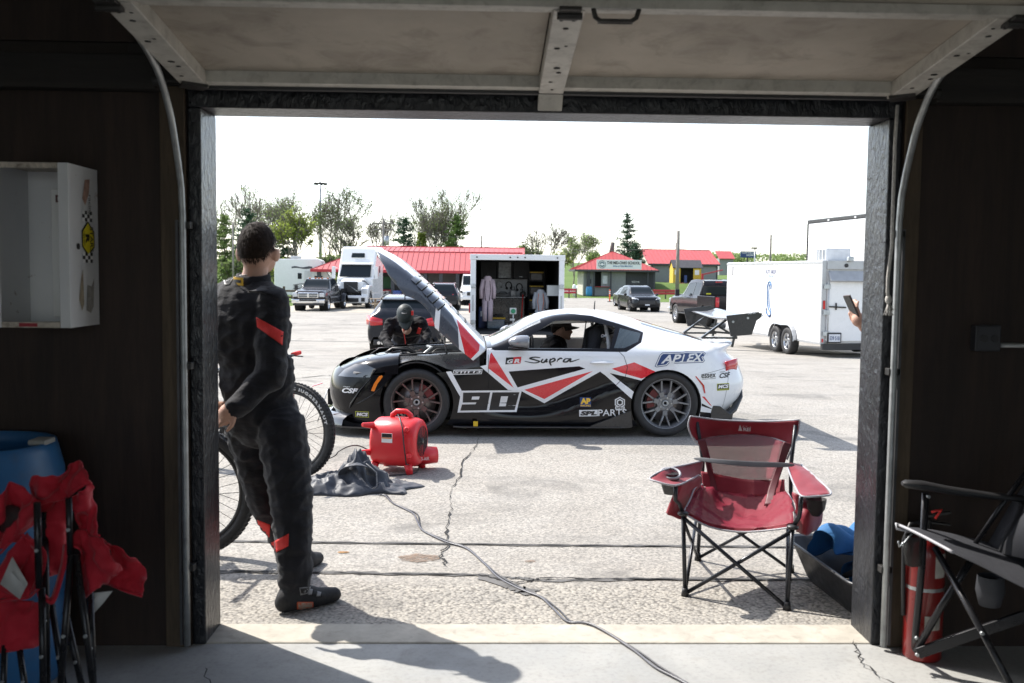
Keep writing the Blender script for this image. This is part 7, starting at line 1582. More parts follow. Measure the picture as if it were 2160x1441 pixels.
# ---- white van
p = at3(1000, 72); VN = [(0, .5, .72, .85, .7, .92, .5, .95), (.12, .34, .92, .98, .9, 1.06, .7, 1.1), (.75, .3, 1.0, 1.15, .97, 1.25, .8, 1.28), (1.0, .3, 1.0, 1.2, .97, 1.5, .8, 1.53), (1.6, .3, 1.0, 1.22, .98, 2.1, .76, 2.16), (2.4, .3, 1.0, 1.25, .98, 2.2, .76, 2.26), (5.3, .3, 1.0, 1.25, .98, 2.18, .76, 2.24), (5.5, .4, .98, 1.2, .95, 2.1, .74, 2.14)]
t = auto('delivery_van', 'white van facing the camera, half hidden behind the open race trailer', 'van', p, R(92), VN, WPAINT, (.95, 4.4), .36, [[(1.2, 1.3), (1.7, 1.95), (2.4, 2.0), (2.4, 1.3)]], (.95, 1.62), None)
slabp(t, 'grille', BLACKPLASTIC, -.04, .1, -.5, .5, .72, .98, .04)
for s in (-1, 1): slabp(t, 'headlight', CLEARLENS, -.0, .16, s*.75-.14, s*.75+.14, .76, 1.0, .05); slabp(t, 'mirror', BLACKPLASTIC, 1.1, 1.2, s*1.2-.1, s*1.2+.1, 1.3, 1.6, .03)
slabp(t, 'bumper', WPAINT, -.08, .1, -.95, .95, .42, .66, .05)
# ---- semi truck
p = at3(733, 63.5); SM = thing('semi_truck', 'white sleeper cab semi truck facing the camera before the red roofed pavilion', 'semi truck', p, R(84))
b = MB(); b.prism([(.9, 1.1), (.9, 1.75), (2.0, 1.95), (2.0, 1.1)], 'y', -.78, .78); b.build('hood', WPAINT, SM, bevel=.14, seg=3)
for s in (-1, 1): b = MB(); b.prism([(.55, .62), (.62, 1.25), (1.0, 1.5), (1.9, 1.5), (2.1, 1.2), (2.1, .62), (1.98, .62), (1.9, .95), (1.6, 1.15), (1.2, 1.1), (1.02, .8), (1.0, .62)], 'y', min(s*.74, s*1.2), max(s*.74, s*1.2)); b.build('fender', WPAINT, SM, bevel=.08, seg=3)
b = MB(); b.prism([(1.95, .9), (1.95, 1.95), (2.15, 2.0), (2.62, 2.82), (2.75, 3.0), (3.35, 3.95), (3.6, 4.02), (5.2, 4.02), (5.2, .9)], 'y', -1.2, 1.2); b.build('cab', WPAINT, SM, bevel=.16, seg=3)
b = MB(); b.add([(2.03, -1.02, 2.02), (2.03, 1.02, 2.02), (2.53, .98, 2.80), (2.53, -.98, 2.80)], [(0, 1, 2, 3)]); b.build('windscreen', CARGLASS, SM, solid=.03)
b = MB(); b.add([(2.9, -.45, 3.30), (2.9, .45, 3.30), (3.08, .42, 3.58), (3.08, -.42, 3.58)], [(0, 1, 2, 3)]); b.build('roof_window', CARGLASS, SM, solid=.02, loc=(-.02, 0, 0))
b = MB(); b.bar((2.35, 0, 2.86), (2.6, 0, 2.93), 2.2, .05, (0, 0, 1)); b.build('sun_visor', WPAINT, SM, bevel=.02)
slabp(SM, 'grille', BLACKPLASTIC, .82, .92, -.46, .46, 1.0, 1.72, .05); b = MB(); b.bar((.8, -.46, 1.1), (.8, .46, 1.7), .03, .05); b.build('grille_bar', CHROME, SM)
slabp(SM, 'bumper', WPAINT, .42, .75, -1.2, 1.2, .35, .85, .1); slabp(SM, 'lower_intake', BLACKPLASTIC, .39, .46, -.62, .62, .42, .68, .03)
for s in (-1, 1):
    slabp(SM, 'headlight', CLEARLENS, .56, .8, s*.95-.17, s*.95+.17, .95, 1.3, .06); slabp(SM, 'fog_light', BLACKPLASTIC, .40, .44, s*.9-.12, s*.9+.12, .45, .7, .02)
    b = MB(); b.tube([(.95, s*.72, 1.78), (1.4, s*.8, 1.75), (1.9, s*1.0, 1.45)], .03, 6); b.build('hood_vent', BLACKPLASTIC, SM)
    b = MB(); b.box(1.95, 2.08, s*1.42-.11, s*1.42+.11, 1.9, 2.7); b.bar((2.1, s*1.18, 2.6), (2.05, s*1.36, 2.6), .04, .04); b.build('mirror', WPAINT, SM, bevel=.03)
    b = MB(); b.prism([(2.35, 1.95), (2.75, 2.7), (3.1, 2.7), (3.1, 1.95)], 'y', s*1.205-.01, s*1.205+.01); b.build('side_window', CARGLASS, SM); slabp(SM, 'sleeper_window', CARGLASS, 3.9, 4.2, s*1.21-.01, s*1.21+.01, 2.3, 2.75, .005)
    slabp(SM, 'side_marker', REDLENS, 3.3, 3.44, s*1.21-.012, s*1.21+.012, 3.3, 3.65, .005); slabp(SM, 'red_panel', mat('red_decal', (.5, .03, .04), .4), 3.25, 3.6, s*1.21-.012, s*1.21+.012, 2.05, 2.6, .004)
    slabp(SM, 'side_skirt', WPAINT, 2.1, 5.2, s*1.15-.06, s*1.15+.06, .4, .95, .03)
    for cx in (1.5, 6.3, 7.6): wheel(SM, cx, s*1.02, .51, .51, .32, .3, s, RIMS, 10, .05, disc=False)
slabp(SM, 'chassis', HOLE, 1.0, 8.2, -.5, .5, .6, .9, .03)
# ================================================================== trailers
TRW = mat('trailer_white_skin', (.80, .80, .80), .28, 0, var=.03, vs=1.2, coat=.3); TRIM_ = mat('trailer_grey_trim', (.42, .43, .44), .4, .4, var=.12)
A, B_ = at3(1735, 24.7), at3(1529, 31.6); d = (B_-A); yaw = math.atan2(d.y, d.x)
CT = thing('cargo_trailer', 'white enclosed cargo trailer with a blue snake emblem on its side', 'trailer', (A.x, A.y, gz(26.5)), yaw); LT, WT, z0, z1 = 6.75, 2.45, .42, 2.50
# local +x forward along the visible side (y=0), body lies on the -y side
slabp(CT, 'body', TRW, .03, LT, -WT, 0, z0, z1, .025); 
b = MB(); b.prism([(LT, z0), (LT+.55, z0+.1), (LT+.55, z1-.2), (LT, z1)], 'y', -WT*.8, -WT*.2); b.build('nose', TRW, CT, bevel=.05)
for x0_, x1_, z, h in ((0, LT+.01, z1-.05, .06), (0, 1.34, z0, .06), (3.10, LT+.01, z0, .06)): slabp(CT, 'edge_trim', TRIM_, x0_, x1_, -.01, .012, z-h/2, z+h/2, .004)
slabp(CT, 'corner_post', TRIM_, -.02, .05, -.10, .008, z0-.03, z1, .008); slabp(CT, 'corner_post', TRIM_, -.02, .05, -WT, -WT+.10, z0-.03, z1, .008)
slabp(CT, 'rear_header', TRIM_, -.05, .04, -WT+.1, -.1, z1-.22, z1-.0, .01); slabp(CT, 'ramp_door', TRW, -.04, .02, -WT+.14, -.14, z0+.06, z1-.52, .01); slabp(CT, 'rear_sill', BLACKPLASTIC, -.08, .04, -WT, -.02, z0-.16, z0+.0, .01)
b = MB(); b.prism([(-.03, z1-.25), (-.2, z1-.5), (-.17, z1-.53), (-.03, z1-.36)], 'y', -WT+.1, -.14); b.build('spoiler', TRIM_, CT, bevel=.006)
b = MB(); b.cyl((-.055, -.16, z0), (-.055, -.16, z1-.25), .014, n=8); b.build('lock_bar', STEEL, CT); b = MB(); b.bar((-.06, -.16, 1.35), (-.07, -.62, 1.33), .02, .035); b.cyl((-.06, -.36, 1.27), (-.06, -.36, 1.44), .02, n=8); b.build('lock_handle', IRON, CT)
for z in (z0+.25, 1.2, z1-.65): slabp(CT, 'hinge', STEEL, -.07, -.03, -.2, -.03, z-.06, z+.06, .008)
slabp(CT, 'tail_light', REDLENS, -.055, -.02, -.085, -.025, 1.28, 1.5, .02); slabp(CT, 'reflector', REDLENS, -.04, -.02, -.06, -.02, z0+.03, z0+.12, .004)
b = MB(); b.box(-.09, -.05, -.52, -.14, z0+.02, z0+.28); pf = b.build('plate_frame', BLACKPLASTIC, CT, bevel=.02); b = MB(); b.box(-.098, -.091, -.48, -.18, z0+.05, z0+.24); lp = b.build('licence_plate', PLATE, pf); b = MB(); place_text(b, 'E39 518', [Vector((-.1, -.2, z0+.09)), Vector((-.1, -.46, z0+.09)), Vector((-.1, -.2, z0+.19))], 0, .02)
b.build('plate_number', DB, pf, fix=False)
slabp(CT, 'work_light', STEEL, -.16, -.05, -.75, -.6, z1-.02, z1+.1, .02); b = MB(); b.cyl((-.05, -.6, z1-.12), (-.07, -.6, z1-.12), .05, n=12); b.build('round_light', BLACKPLASTIC, CT); slabp(CT, 'vent', mat('vent_dark', (.12, .12, .13), .5), LT-.55, LT-.5, -.005, .014, z1-.4, z1-.12, .004)
for cx in (2.62, 1.82):
    b = MB(); b.lathe([(.02, -.3), (.43, -.3), (.43, .004)], (cx, 0, .36), 'y', 24); 
    w = wheel(CT, cx, .0, .36, .36, .22, .215, 1, RIMS, 5, .06, disc=False); wheel(CT, cx, -WT+.12, .36, .36, .22, .215, -1, RIMS, 5, .06, disc=False)
arcs = [(2.62+.47, .42)] + [(2.62+.44*math.cos(a), .40+.42*math.sin(a)) for a in [R(k*20) for k in range(0, 6)]] + [(2.22, .80)] + [(1.82+.44*math.cos(a), .40+.42*math.sin(a)) for a in [R(80+k*20) for k in range(0, 6)]] + [(1.35, .42)]
b = MB(); b.grid([[(x, .012, z) for x, z in arcs], [(x, .10, z) for x, z in arcs], [(x, .11, z-.03) for x, z in arcs]], 0, False); b.build('fender', TRIM_, CT, solid=.01); b = MB(); b.prism(arcs, 'y', -.02, .006); b.build('wheel_well', HOLE, CT)
TW_ = mat('sticker_blue', (.03, .16, .38), .5, var=.1)
def sp_(x, z, o=.004): return Vector((x, o, z))
def side_t(txt, x, z, w, h, m, bold=.02): b = MB(); place_text(b, txt, [sp_(x, z), sp_(x-w, z), sp_(x, z+h)], 0, bold); return b.build('lettering', m, CT, fix=False)
side_t('ELITE SHELBY', 3.6, 2.16, .75, .11, mat('lettering_navy', (.05, .06, .16), .5)); side_t('Racing', 3.4, 2.05, .35, .09, TW_, 0)
# snake emblem: raised hood, long body and coiled tail, blue outline
def emb(pts, r, m=TW_): b = MB(); b.tube([sp_(x, z) for x, z in [tuple(p) for _, p in catmull([np.array(p, float) for p in pts], 6*(len(pts)-1)+1)]], r*1.7, 5); b.build('snake_emblem', m, CT)
ex_, ez = 3.34, .98
emb([(ex_+.13, ez+.12), (ex_+.02, ez+.0), (ex_-.16, ez+.02), (ex_-.17, ez+.12), (ex_-.04, ez+.15), (ex_+.06, ez+.3), (ex_+.1, ez+.6), (ex_+.12, ez+.78), (ex_+.04, ez+.93), (ex_-.08, ez+.95), (ex_-.15, ez+.86), (ex_-.13, ez+.75)], .012); emb([(ex_-.15, ez+.84), (ex_-.05, ez+.88), (ex_-.0, ez+.75), (ex_-.02, ez+.5), (ex_-.06, ez+.3), (ex_-.16, ez+.16)], .009); emb([(ex_+.16, ez+.2), (ex_+.1, ez+.05), (ex_-.1, ez-.03), (ex_-.19, ez+.04)], .014, mat('emblem_navy', (.02, .04, .12), .5))
for k in range(8): emb([(ex_+.08-.004*k, ez+.3+.055*k), (ex_+.0, ez+.29+.055*k), (ex_-.02, ez+.3+.055*k)], .003, TRIM_)
ac = thing('air_conditioner', 'white rooftop air conditioner on top of the cargo trailer', 'air conditioner', CT.matrix_basis @ Vector((1.55, -.9, z1)), yaw)
b = MB(); b.box(-.55, .0, -.35, .35, 0, .34); b.build('housing', mat('grey_louvre', (.5, .52, .54), .5), ac, bevel=.04); b = MB(); b.prism([(0, 0), (.55, 0), (.45, .3), (0, .36)], 'y', -.36, .36); b.build('cover', WPAINT, ac, bevel=.05)
for k in range(9): slabp(ac, 'louvre', mat('louvre_shadow', (.2, .22, .24), .6), -.50, -.04, .352, .36, .05+.03*k, .062+.03*k, .001)
for x in (-.4, -.2): slabp(ac, 'louvre_bar', WPAINT, x, x+.02, .36, .37, .03, .32, .001)
hb_ = thing('trailer_hitch', 'grey hitch frame joining the cargo trailer to the black pickup', 'hitch', CT.matrix_basis @ Vector((LT, -1.2, .45)), yaw); b = MB(); b.bar((0, -.6, 0), (1.4, 0, 0), .08, .1); b.bar((0, .6, 0), (1.4, 0, 0), .08, .1); b.build('drawbar', IRON, hb_)
# tall hauler behind
q0, q1 = at3(1701, 36), at3(1868, 30.5); d = q1-q0; yw = math.atan2(d.y, d.x); HL = thing('hauler_trailer', 'tall white hauler trailer with dark roof edge behind the cargo trailer', 'trailer', (q0.x, q0.y, gz(34)), yw)
LH = d.length+3; slabp(HL, 'body', TRW, 0, LH, 0, 2.6, .9, 4.18, .08); slabp(HL, 'roof_edge', BLACKPLASTIC, -.015, LH, -.02, .06, 4.12, 4.26, .03); slabp(HL, 'corner_post', BLACKPLASTIC, -.03, .03, -.02, .06, .9, 4.13, .02)
for k in range(4): slabp(HL, 'marker_light', CLEARLENS, 1.6+k*1.9, 1.72+k*1.9, -.035, -.015, 4.15, 4.21, .005)
for x in (1.2, 2.4, LH-1): wheel(HL, x, .2, .5, .5, .3, .3, -1, RIMS, 8, .05, disc=False); wheel(HL, x, 2.4, .5, .5, .3, .3, 1, RIMS, 8, .05, disc=False)
# travel trailer at far left
p = at3(640, 76); RV = thing('travel_trailer', 'white travel trailer with dark stripes behind the black pickup', 'caravan', (p.x-2.2, p.y, p.z), R(4))
b = MB(); b.prism([(0, .5), (0, 3.25), (3.2, 3.3), (3.5, 3.2), (4.35, 1.6), (4.4, .9), (4.2, .5)], 'y', 0, 2.4); b.build('body', WPAINT, RV, bevel=.06)
for x0_, x1_, zz0, zz1 in ((1.75, 2.05, 1.75, 2.2), (3.0, 3.6, 1.45, 2.0)): slabp(RV, 'window', CARGLASS, x0_, x1_, -.02, .01, zz0, zz1, .02)
slabp(RV, 'door', mat('caravan_door', (.6, .61, .62), .4), 2.25, 2.8, -.015, .01, .65, 2.4, .01)
DKS = mat('caravan_stripe', (.05, .055, .07), .4); LGS = mat('caravan_stripe_grey', (.35, .36, .38), .4)
for z, a in ((1.25, .0), (1.1, .05), (.95, .1)): b = MB(); b.grid([[(1.4+k*.3, -.014, z+.12*math.sin(k*.5+a)), (1.4+k*.3, -.014, z+.06+.12*math.sin(k*.5+a))] for k in range(9)]); b.build('stripe', DKS if a != .05 else LGS, RV)
b = MB(); b.grid([[(1.3+k*.22, -.014, 2.55+.04*math.sin(k)), (1.3+k*.22, -.014, 2.68+.05*math.sin(k*1.3))] for k in range(8)]); b.build('script_stripe', DKS, RV); slabp(RV, 'roof_unit', TRIM_, 1.1, 1.9, .9, 1.5, 3.3, 3.5, .05); b = MB(); b.tube([(3.55, -.02, 3.1), (3.9, -.03, 2.4), (4.2, -.02, 1.8)], .03, 6); b.build('corner_trim', TRIM_, RV)
for x in (1.6, 2.4): wheel(RV, x, .12, .36, .36, .22, .22, -1, RIMS, 5, .05, disc=False)
# ---- open race trailer full of gear
Y0 = 27.6; pl, pr2 = at3(994, Y0), at3(1189, Y0); OT = thing('race_trailer', 'open white race trailer with tools and suits inside', 'trailer', (pl.x, Y0, gz(Y0))); WO = pr2.x-pl.x; HO = 1.6-gz(Y0)+ (577-541)/2100*Y0; zb = .42; LO = 6.5
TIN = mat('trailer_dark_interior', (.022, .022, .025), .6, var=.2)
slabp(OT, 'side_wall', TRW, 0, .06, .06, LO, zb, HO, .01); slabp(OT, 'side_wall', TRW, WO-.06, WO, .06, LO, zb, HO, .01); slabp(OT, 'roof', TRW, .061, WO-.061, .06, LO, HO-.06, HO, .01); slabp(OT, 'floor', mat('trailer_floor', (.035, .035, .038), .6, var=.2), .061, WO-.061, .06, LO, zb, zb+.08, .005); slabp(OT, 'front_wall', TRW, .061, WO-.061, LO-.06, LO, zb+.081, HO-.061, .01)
for x0_, x1_ in ((-.02, .13), (WO-.13, WO+.02)): slabp(OT, 'rear_post', WPAINT, x0_, x1_, -.02, .06, zb-.1, HO-.12, .012)
slabp(OT, 'rear_header', WPAINT, -.04, WO+.04, -.03, .06, HO-.13, HO+.03, .015)
for fx in (.06, .42, .5, .58, .93): b = MB(); b.cyl((WO*fx, -.03, HO-.05), (WO*fx, -.045, HO-.05), .022, n=10); b.build('marker_light', IRON, OT)
for x in (.055, WO-.055):
    for z in (zb+.35, zb+1.35): slabp(OT, 'hinge', STEEL, x-.06, x+.07, -.06, -.02, z-.06, z+.06, .01)
    slabp(OT, 'latch_plate', TRIM_, x-.02, x+.02, -.03, -.02, zb+.65, zb+1.1, .006)
slabp(OT, 'tail_light', REDLENS, -.06, -.02, 0, .05, zb+.6, zb+.85, .01); slabp(OT, 'ramp', TIN, .1, WO-.1, -1.9, -.05, .1, .16, .01, rot=(R(-6), 0, 0))
for x in (.1, WO-.1):
    for y in (2.9, 3.8): wheel(OT, x, y, .36, .36, .22, .22, -1 if x < 1 else 1, RIMS, 5, .05, disc=False).rotation_euler = (0, 0, R(90))
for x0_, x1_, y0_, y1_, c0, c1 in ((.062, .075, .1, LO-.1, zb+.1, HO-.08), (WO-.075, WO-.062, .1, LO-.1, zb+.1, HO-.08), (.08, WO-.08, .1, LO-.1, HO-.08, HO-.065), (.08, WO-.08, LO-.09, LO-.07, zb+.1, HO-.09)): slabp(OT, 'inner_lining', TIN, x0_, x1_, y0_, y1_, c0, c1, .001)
def ot(name, label, cat, x, y, z, rz=0, group=None): return thing(name, label, cat, (pl.x+x, Y0+y, gz(Y0)+z), rz, group)
fz = zb+.08; YC = 2.9
w = ot('workbench', 'black cabinet workbench with white top inside the open trailer', 'workbench', .55, YC, fz); wl_ = 1.05
slabp(w, 'cabinet', mat('bench_black', (.018, .018, .02), .25, var=.3, coat=.4), 0, wl_, 0, .5, 0, .86, .01); slabp(w, 'top', mat('bench_top', (.6, .6, .6), .4), -.02, wl_+.02, -.03, .5, .87, .905, .005); slabp(w, 'splashback', mat('bench_white', (.42, .43, .45), .4), -.3, wl_+.1, .48, .5, .91, 1.45, .004)
for x in (.33, .68): slabp(w, 'door_gap', HOLE, x, x+.008, -.004, .0, .03, .84, .001)
o = ot('overhead_cabinet', 'dark overhead cabinets above the trailer workbench', 'cabinet', .55, YC+.1, fz+1.46)
for k in range(3): slabp(o, 'cabinet_door', TIN, -.3+k*.5, .18+k*.5, 0, .4, 0, .52, .008); slabp(o, 'handle', STEEL, -.12+k*.5, -.02+k*.5, -.02, -.002, .05, .07, .004)
slabp(o, 'poster', mat('poster_grey', (.35, .36, .37), .5, var=.5, vs=9), .25, .62, -.012, -.001, .02, .5, .002)
rnd = random.Random(8); GREYS = [mat('tool_grey_%s' % n, (g,)*3, .5, var=.3) for n, g in (('dark', .03), ('mid', .18), ('pale', .55))]
for k, (x, zz, w_, h, nm, lb) in enumerate(((-.05, .91, .14, .1, 'gear_bag', 'small dark bag at the left end of the trailer workbench'), (.18, .91, .42, .09, 'tool_tray', 'long black tray on the trailer workbench'), (.62, .91, .16, .2, 'grinder', 'white and black bench machine on the trailer workbench'), (.92, .91, .16, .16, 'gear_bag', 'grey bag at the right end of the trailer workbench'))):
    e = ot(nm, lb, 'tool' if 'bag' not in nm else 'bag', .55+x, YC+.1, fz+zz); b = MB(); b.box(0, w_, 0, .2, 0, h); b.build('case', GREYS[k % 3], e, bevel=.03); b = MB(); b.tube([(w_*.2, .1, h*.9), (w_*.3, .1, h*1.5), (w_*.7, .1, h*1.5), (w_*.8, .1, h*.9)], .014, 6); b.build('handle', GREYS[(k+2) % 3], e)
for x, zz, lb in ((.35, 1.28, 'white coiled hose hung left on the trailer splashback'), (.62, 1.25, 'black headset hung mid way on the trailer splashback'), (.95, 1.2, 'dark clamp tools hung right on the trailer splashback')):
    e = ot('hanging_tool', lb, 'tool', .5+x, YC+.44, fz+zz); b = MB(); b.tube([(.09*math.cos(a), 0, .11*math.sin(a)) for a in [R(-60+k*30) for k in range(11)]], .02, 6); b.sphere((.07, -.01, -.08), .04, 10, 6); b.sphere((-.06, -.01, -.09), .04, 10, 6); b.build('loop', GREYS[2] if 'white' in lb else GREYS[0], e)
YB = mat('yellow_bin_lid', (.55, .34, .02), .5, var=.1); BIN = mat('clear_bin', (.10, .09, .085), .4, var=.4, vs=7)
for k in range(4):
    e = ot('storage_bin', ('topmost', 'second from top', 'third from top', 'lowest')[k]+' yellow lidded bin in the right hand trailer rack', 'storage bin', 1.75, 2.3, fz+1.42-.42*k, 0, 'yellow lidded bins in the rack'); slabp(e, 'box', BIN, 0, .36, 0, .4, 0, .22, .02); slabp(e, 'lid', YB, -.03, .39, -.03, .43, .221, .26, .01)
e = ot('storage_rack', 'dark shelving rack holding yellow lidded bins in the trailer', 'rack', 1.7, 2.25, fz)
for x in (0, .44): slabp(e, 'post', TIN, x, x+.02, 0, .02, 0, 1.75, .002)
for k in range(4): slabp(e, 'shelf', TIN, 0, .46, 0, .45, .13+.42*k, .15+.42*k, .002)
e = ot('storage_bin', 'yellow lidded clear bin on the trailer floor at the left', 'storage bin', .45, 1.5, fz, 0, None); slabp(e, 'box', mat('blue_clear_bin', (.10, .14, .18), .25, var=.3, coat=.4), 0, .52, 0, .4, 0, .28, .03); slabp(e, 'lid', YB, .1, .54, -.02, .42, .281, .33, .01)
e = ot('storage_bin', 'blue crate stacked behind the clear bin in the trailer', 'storage bin', .2, 1.9, fz); slabp(e, 'box', mat('navy_crate', (.02, .04, .14), .5), 0, .34, 0, .4, 0, .62, .02); slabp(e, 'label', PLATE, .06, .22, -.01, -.001, .34, .5, .002)
e = ot('floor_jack', 'red handled jack leaning inside the trailer', 'jack', 1.45, 1.6, fz); b = MB(); b.cyl((0, 0, 0), (.06, .3, 1.0), .018, n=8); b.build('handle', BAND, e)
e = ot('jack_stand', 'steel stand with a green gauge standing before the open trailer', 'gauge stand', 1.18, .3, fz); b = MB(); b.cyl((0, 0, 0), (0, 0, .48), .022, n=10); b.box(-.09, .05, -.02, .02, .3, .36); b.build('post', STEEL, e, bevel=.005); slabp(e, 'gauge_box', mat('gauge_white', (.6, .6, .58), .5), -.1, .09, -.05, .05, .48, .66, .02); b = MB(); b.cyl((0, -.05, .57), (0, -.062, .57), .068, n=18); b.build('gauge_dial', mat('gauge_green', (.01, .22, .10), .4), e)
for k in range(3): a = 2*math.pi*k/3+.4; b = MB(); b.cyl((0, 0, .12), (.22*math.cos(a), .22*math.sin(a), 0), .012, n=6); b.build('leg', STEEL, e)
def hung_suit(label, x, y, z, m, trim, h=1.25, w=.36):
    e = ot('hanging_suit', label, 'suit', x, y, z); rows = []
    for t_, ww in ((0, .09), (.04, .14), (.12, .17), (.3, .165), (.48, .15), (.56, .16)): rows.append([(w/.36*ww*math.cos(a)*(1+.05*math.sin(5*a)), .07*math.sin(a), -h*t_) for a in [2*math.pi*k/18 for k in range(18)]])
    b = MB(); b.grid(rows, 0, True, closed=True); b.build('torso', m, e)
    for s in (-1, 1):
        b = MB(); b.tube([(s*.08, 0, -h*.52), (s*.085, -.01, -h*.75), (s*.08, 0, -h)], [.085, .078, .07], 12, flat=.7); b.build('trouser_leg', m, e); b = MB(); b.tube([(s*.13, 0, -h*.08), (s*.19, -.02, -h*.3), (s*.18, -.03, -h*.5)], [.06, .055, .05], 10); b.build('sleeve', m, e)
        b = MB(); b.tube([(s*.06, -.075, -h*.1), (s*.09, -.08, -h*.3), (s*.05, -.078, -h*.55)], .008, 5); b.build('piping', trim, e)
    b = MB(); b.tube([(-.14, 0, -.04), (0, 0, .03), (.14, 0, -.04)], .01, 5); b.tube([(0, 0, .03), (0, 0, .1)], .006, 5); b.build('hanger', IRON, e); return e
hung_suit('pale pink racing suit hanging inside the open trailer at left', .46, .75, zb+1.62, mat('pale_pink_suit', (.52, .42, .47), .8, var=.12, vs=12, bs=.3, bscale=24), TEXTK, 1.28, .30)
hung_suit('grey racing suit with orange straps hanging at the right of the open trailer', 1.98, .9, zb+1.25, mat('pale_grey_suit', (.38, .40, .44), .8, var=.12, vs=12, bs=.3, bscale=24), mat('orange_strap', (.65, .15, .04), .6), 1.1, .3)
e = ot('wall_box', 'pale metal box mounted on the right wall of the open trailer', 'box', WO-.42, .5, fz+1.0); slabp(e, 'case', mat('pale_box', (.55, .57, .57), .4), 0, .34, 0, .4, 0, .3, .01); slabp(e, 'dark_end', GREYS[1], -.004, 0.0, .02, .38, .02, .28, .001)
# ================================================================== far setting
def bank(x, y): return 1.45*sst(13, 19, x)*sst(103, 113, y)
def gh(x, y): return gz(y)+hill(x, y)+bank(x, y)
b = MB(); b.grid([[(x, y, gh(x, y)-.05) for x in (12, 13.5, 15, 17, 19, 24, 34, 48, 70, 100)] for y in (100, 103, 106, 109, 112, 116, 124, 135, 150)]); struct(b.build('grass_bank', GRASS))
b = MB(); b.grid([[(x, y, gz(y)+.012) for x in (-60, -30, -13)] for y in (52, 60, 70, 84, 99)]); struct(b.build('grass_field', GRASS))
b = MB(); b.grid([[(x, y, gz(y)+.012) for x in (5.2, 6, 7.2)] for y in (88, 94, 99)]); struct(b.build('grass_verge', GRASS))
b = MB(); b.grid([[(x, y, gz(y)+.012) for x in (12, 16, 24, 40)] for y in (86, 92, 99)]); struct(b.build('grass_verge', GRASS))
GRAV = mat('pale_gravel', (.36, .33, .28), .95, var=.2, vs=3, bs=.3)
b = MB(); b.grid([[(x, y, gz(y)+.006) for x in (-13, -4, 4)] for y in (57, 64, 74)]); struct(b.build('gravel_yard', GRAV))
REDROOF = mat('red_metal_roof', (.42, .066, .066), .5, .0, var=.06, vs=1.5); FASC = mat('red_fascia', (.42, .02, .035), .4, var=.06); SIDING = mat('grey_siding', (.24, .25, .25), .7, var=.1); DARKW = mat('charcoal_wall', (.05, .052, .058), .7, var=.15); BEIGE = mat('beige_siding', (.50, .48, .42), .7, var=.06); SHUT = mat('grey_shutter', (.17, .165, .16), .6, var=.08)
def roofplane(parent, a, b_, c, d, name='roof', m=REDROOF, ribs=.35, par2=None):
    """eave a->b, ridge d->c, with standing seams"""
    a, b_, c, d = [Vector(p) for p in (a, b_, c, d)]; mb = MB(); mb.add([a, b_, c, d], [(0, 1, 2, 3)]); o = mb.build(name, m, parent, solid=.06); mb = MB(); n = max(2, int((b_-a).length/ribs)); nn = (b_-a).cross(d-a).normalized()
    if nn.z < 0: nn = -nn
    for k in range(n+1):
        t = k/n; p = a.lerp(b_, t)
        # seam runs straight up the slope until it meets the hip
        up_ = ((d-a)-(b_-a)*((d-a).dot(b_-a)/(b_-a).length_squared)); q = p+up_
        tl = ((d-a).dot(b_-a)/(b_-a).length_squared); tr = ((c-a).dot(b_-a)/(b_-a).length_squared); f = 1
        if tl > 1e-3 and t < tl: f = t/tl
        if tr < 1-1e-3 and t > tr: f = (1-t)/(1-tr)
        if f > .03: mb.bar(p+nn*.02, p+up_*f+nn*.02, .03, .05, tuple(nn))
    stuff(mb.build('roof_seams', m, o)); return o
# ---- long red roofed pavilion
p = at3(880, 75); PV = thing('pavilion', 'long low pavilion with red metal roof behind the semi truck', 'pavilion', (0, 75, gz(75))); g0 = gz(75)
def px(u, Y): return P(u, 577, Y).x
xl, xr = px(655, 75), px(1106, 75); zl, z2, z3 = 1.66-g0, 3.15-g0, 3.66-g0
roofplane(PV, (xl, 0, zl), (xr, 0, zl), (xr-.0, 4.3, z2), (xl+3.2, 4.3, z2), ribs=.4); roofplane(PV, (px(775, 84), 4.6, z2-.05), (px(1106, 80), 4.6, z2-.05), (px(1106, 84), 9, z3), (px(775, 84), 9, z3), 'upper_roof', ribs=.4)
roofplane(PV, (xl, 8.6, zl), (xl, 0, zl), (xl+3.2, 4.3, z2), (xl+3.2, 4.4, z2), 'hip_roof', ribs=.5)
slabp(PV, 'fascia', FASC, xl-.02, xr+.02, -.06, -.01, zl-.16, zl+.05, .01); slabp(PV, 'ridge_cap', FASC, px(775, 84), px(1106, 84), 8.95, 9.05, z3, z3+.06, .01); slabp(PV, 'lower_ridge_cap', FASC, xl+3.2, xr, 4.25, 4.35, z2+.0, z2+.06, .01)
slabp(PV, 'back_wall', DARKW, xl+3, xr, 3.2, 3.35, 0, zl+.6, .01)
for u in (672, 793, 828, 868, 897, 930, 965, 1000, 1040, 1075): slabp(PV, 'post', DARKW, px(u, 75)-.14, px(u, 75)+.14, .1, .38, 0, zl-.01, .01)
for u0, u1 in ((870, 895), (902, 928), (933, 962), (1003, 1038)): slabp(PV, 'shutter', SHUT, px(u0, 77), px(u1, 77), 2.6, 2.68, .5, zl-.1, .01)
slabp(PV, 'counter', FASC, px(800, 77), px(830, 77), 1.8, 2.3, 0, 1.0, .02); slabp(PV, 'menu_board', mat('menu_green', (.03, .12, .05), .6, var=.4, vs=2), px(808, 78), px(826, 78), 3.1, 3.18, 1.1, 2.0, .01); slabp(PV, 'red_sign', FASC, px(787, 75), px(799, 75), .0, .06, 1.7, 2.0, .005)
b = MB(); b.cyl((px(797, 75), .5, zl-.3), (px(797, 75), .5, zl-.2), .12, n=10); b.build('lamp', CLEARLENS, PV)
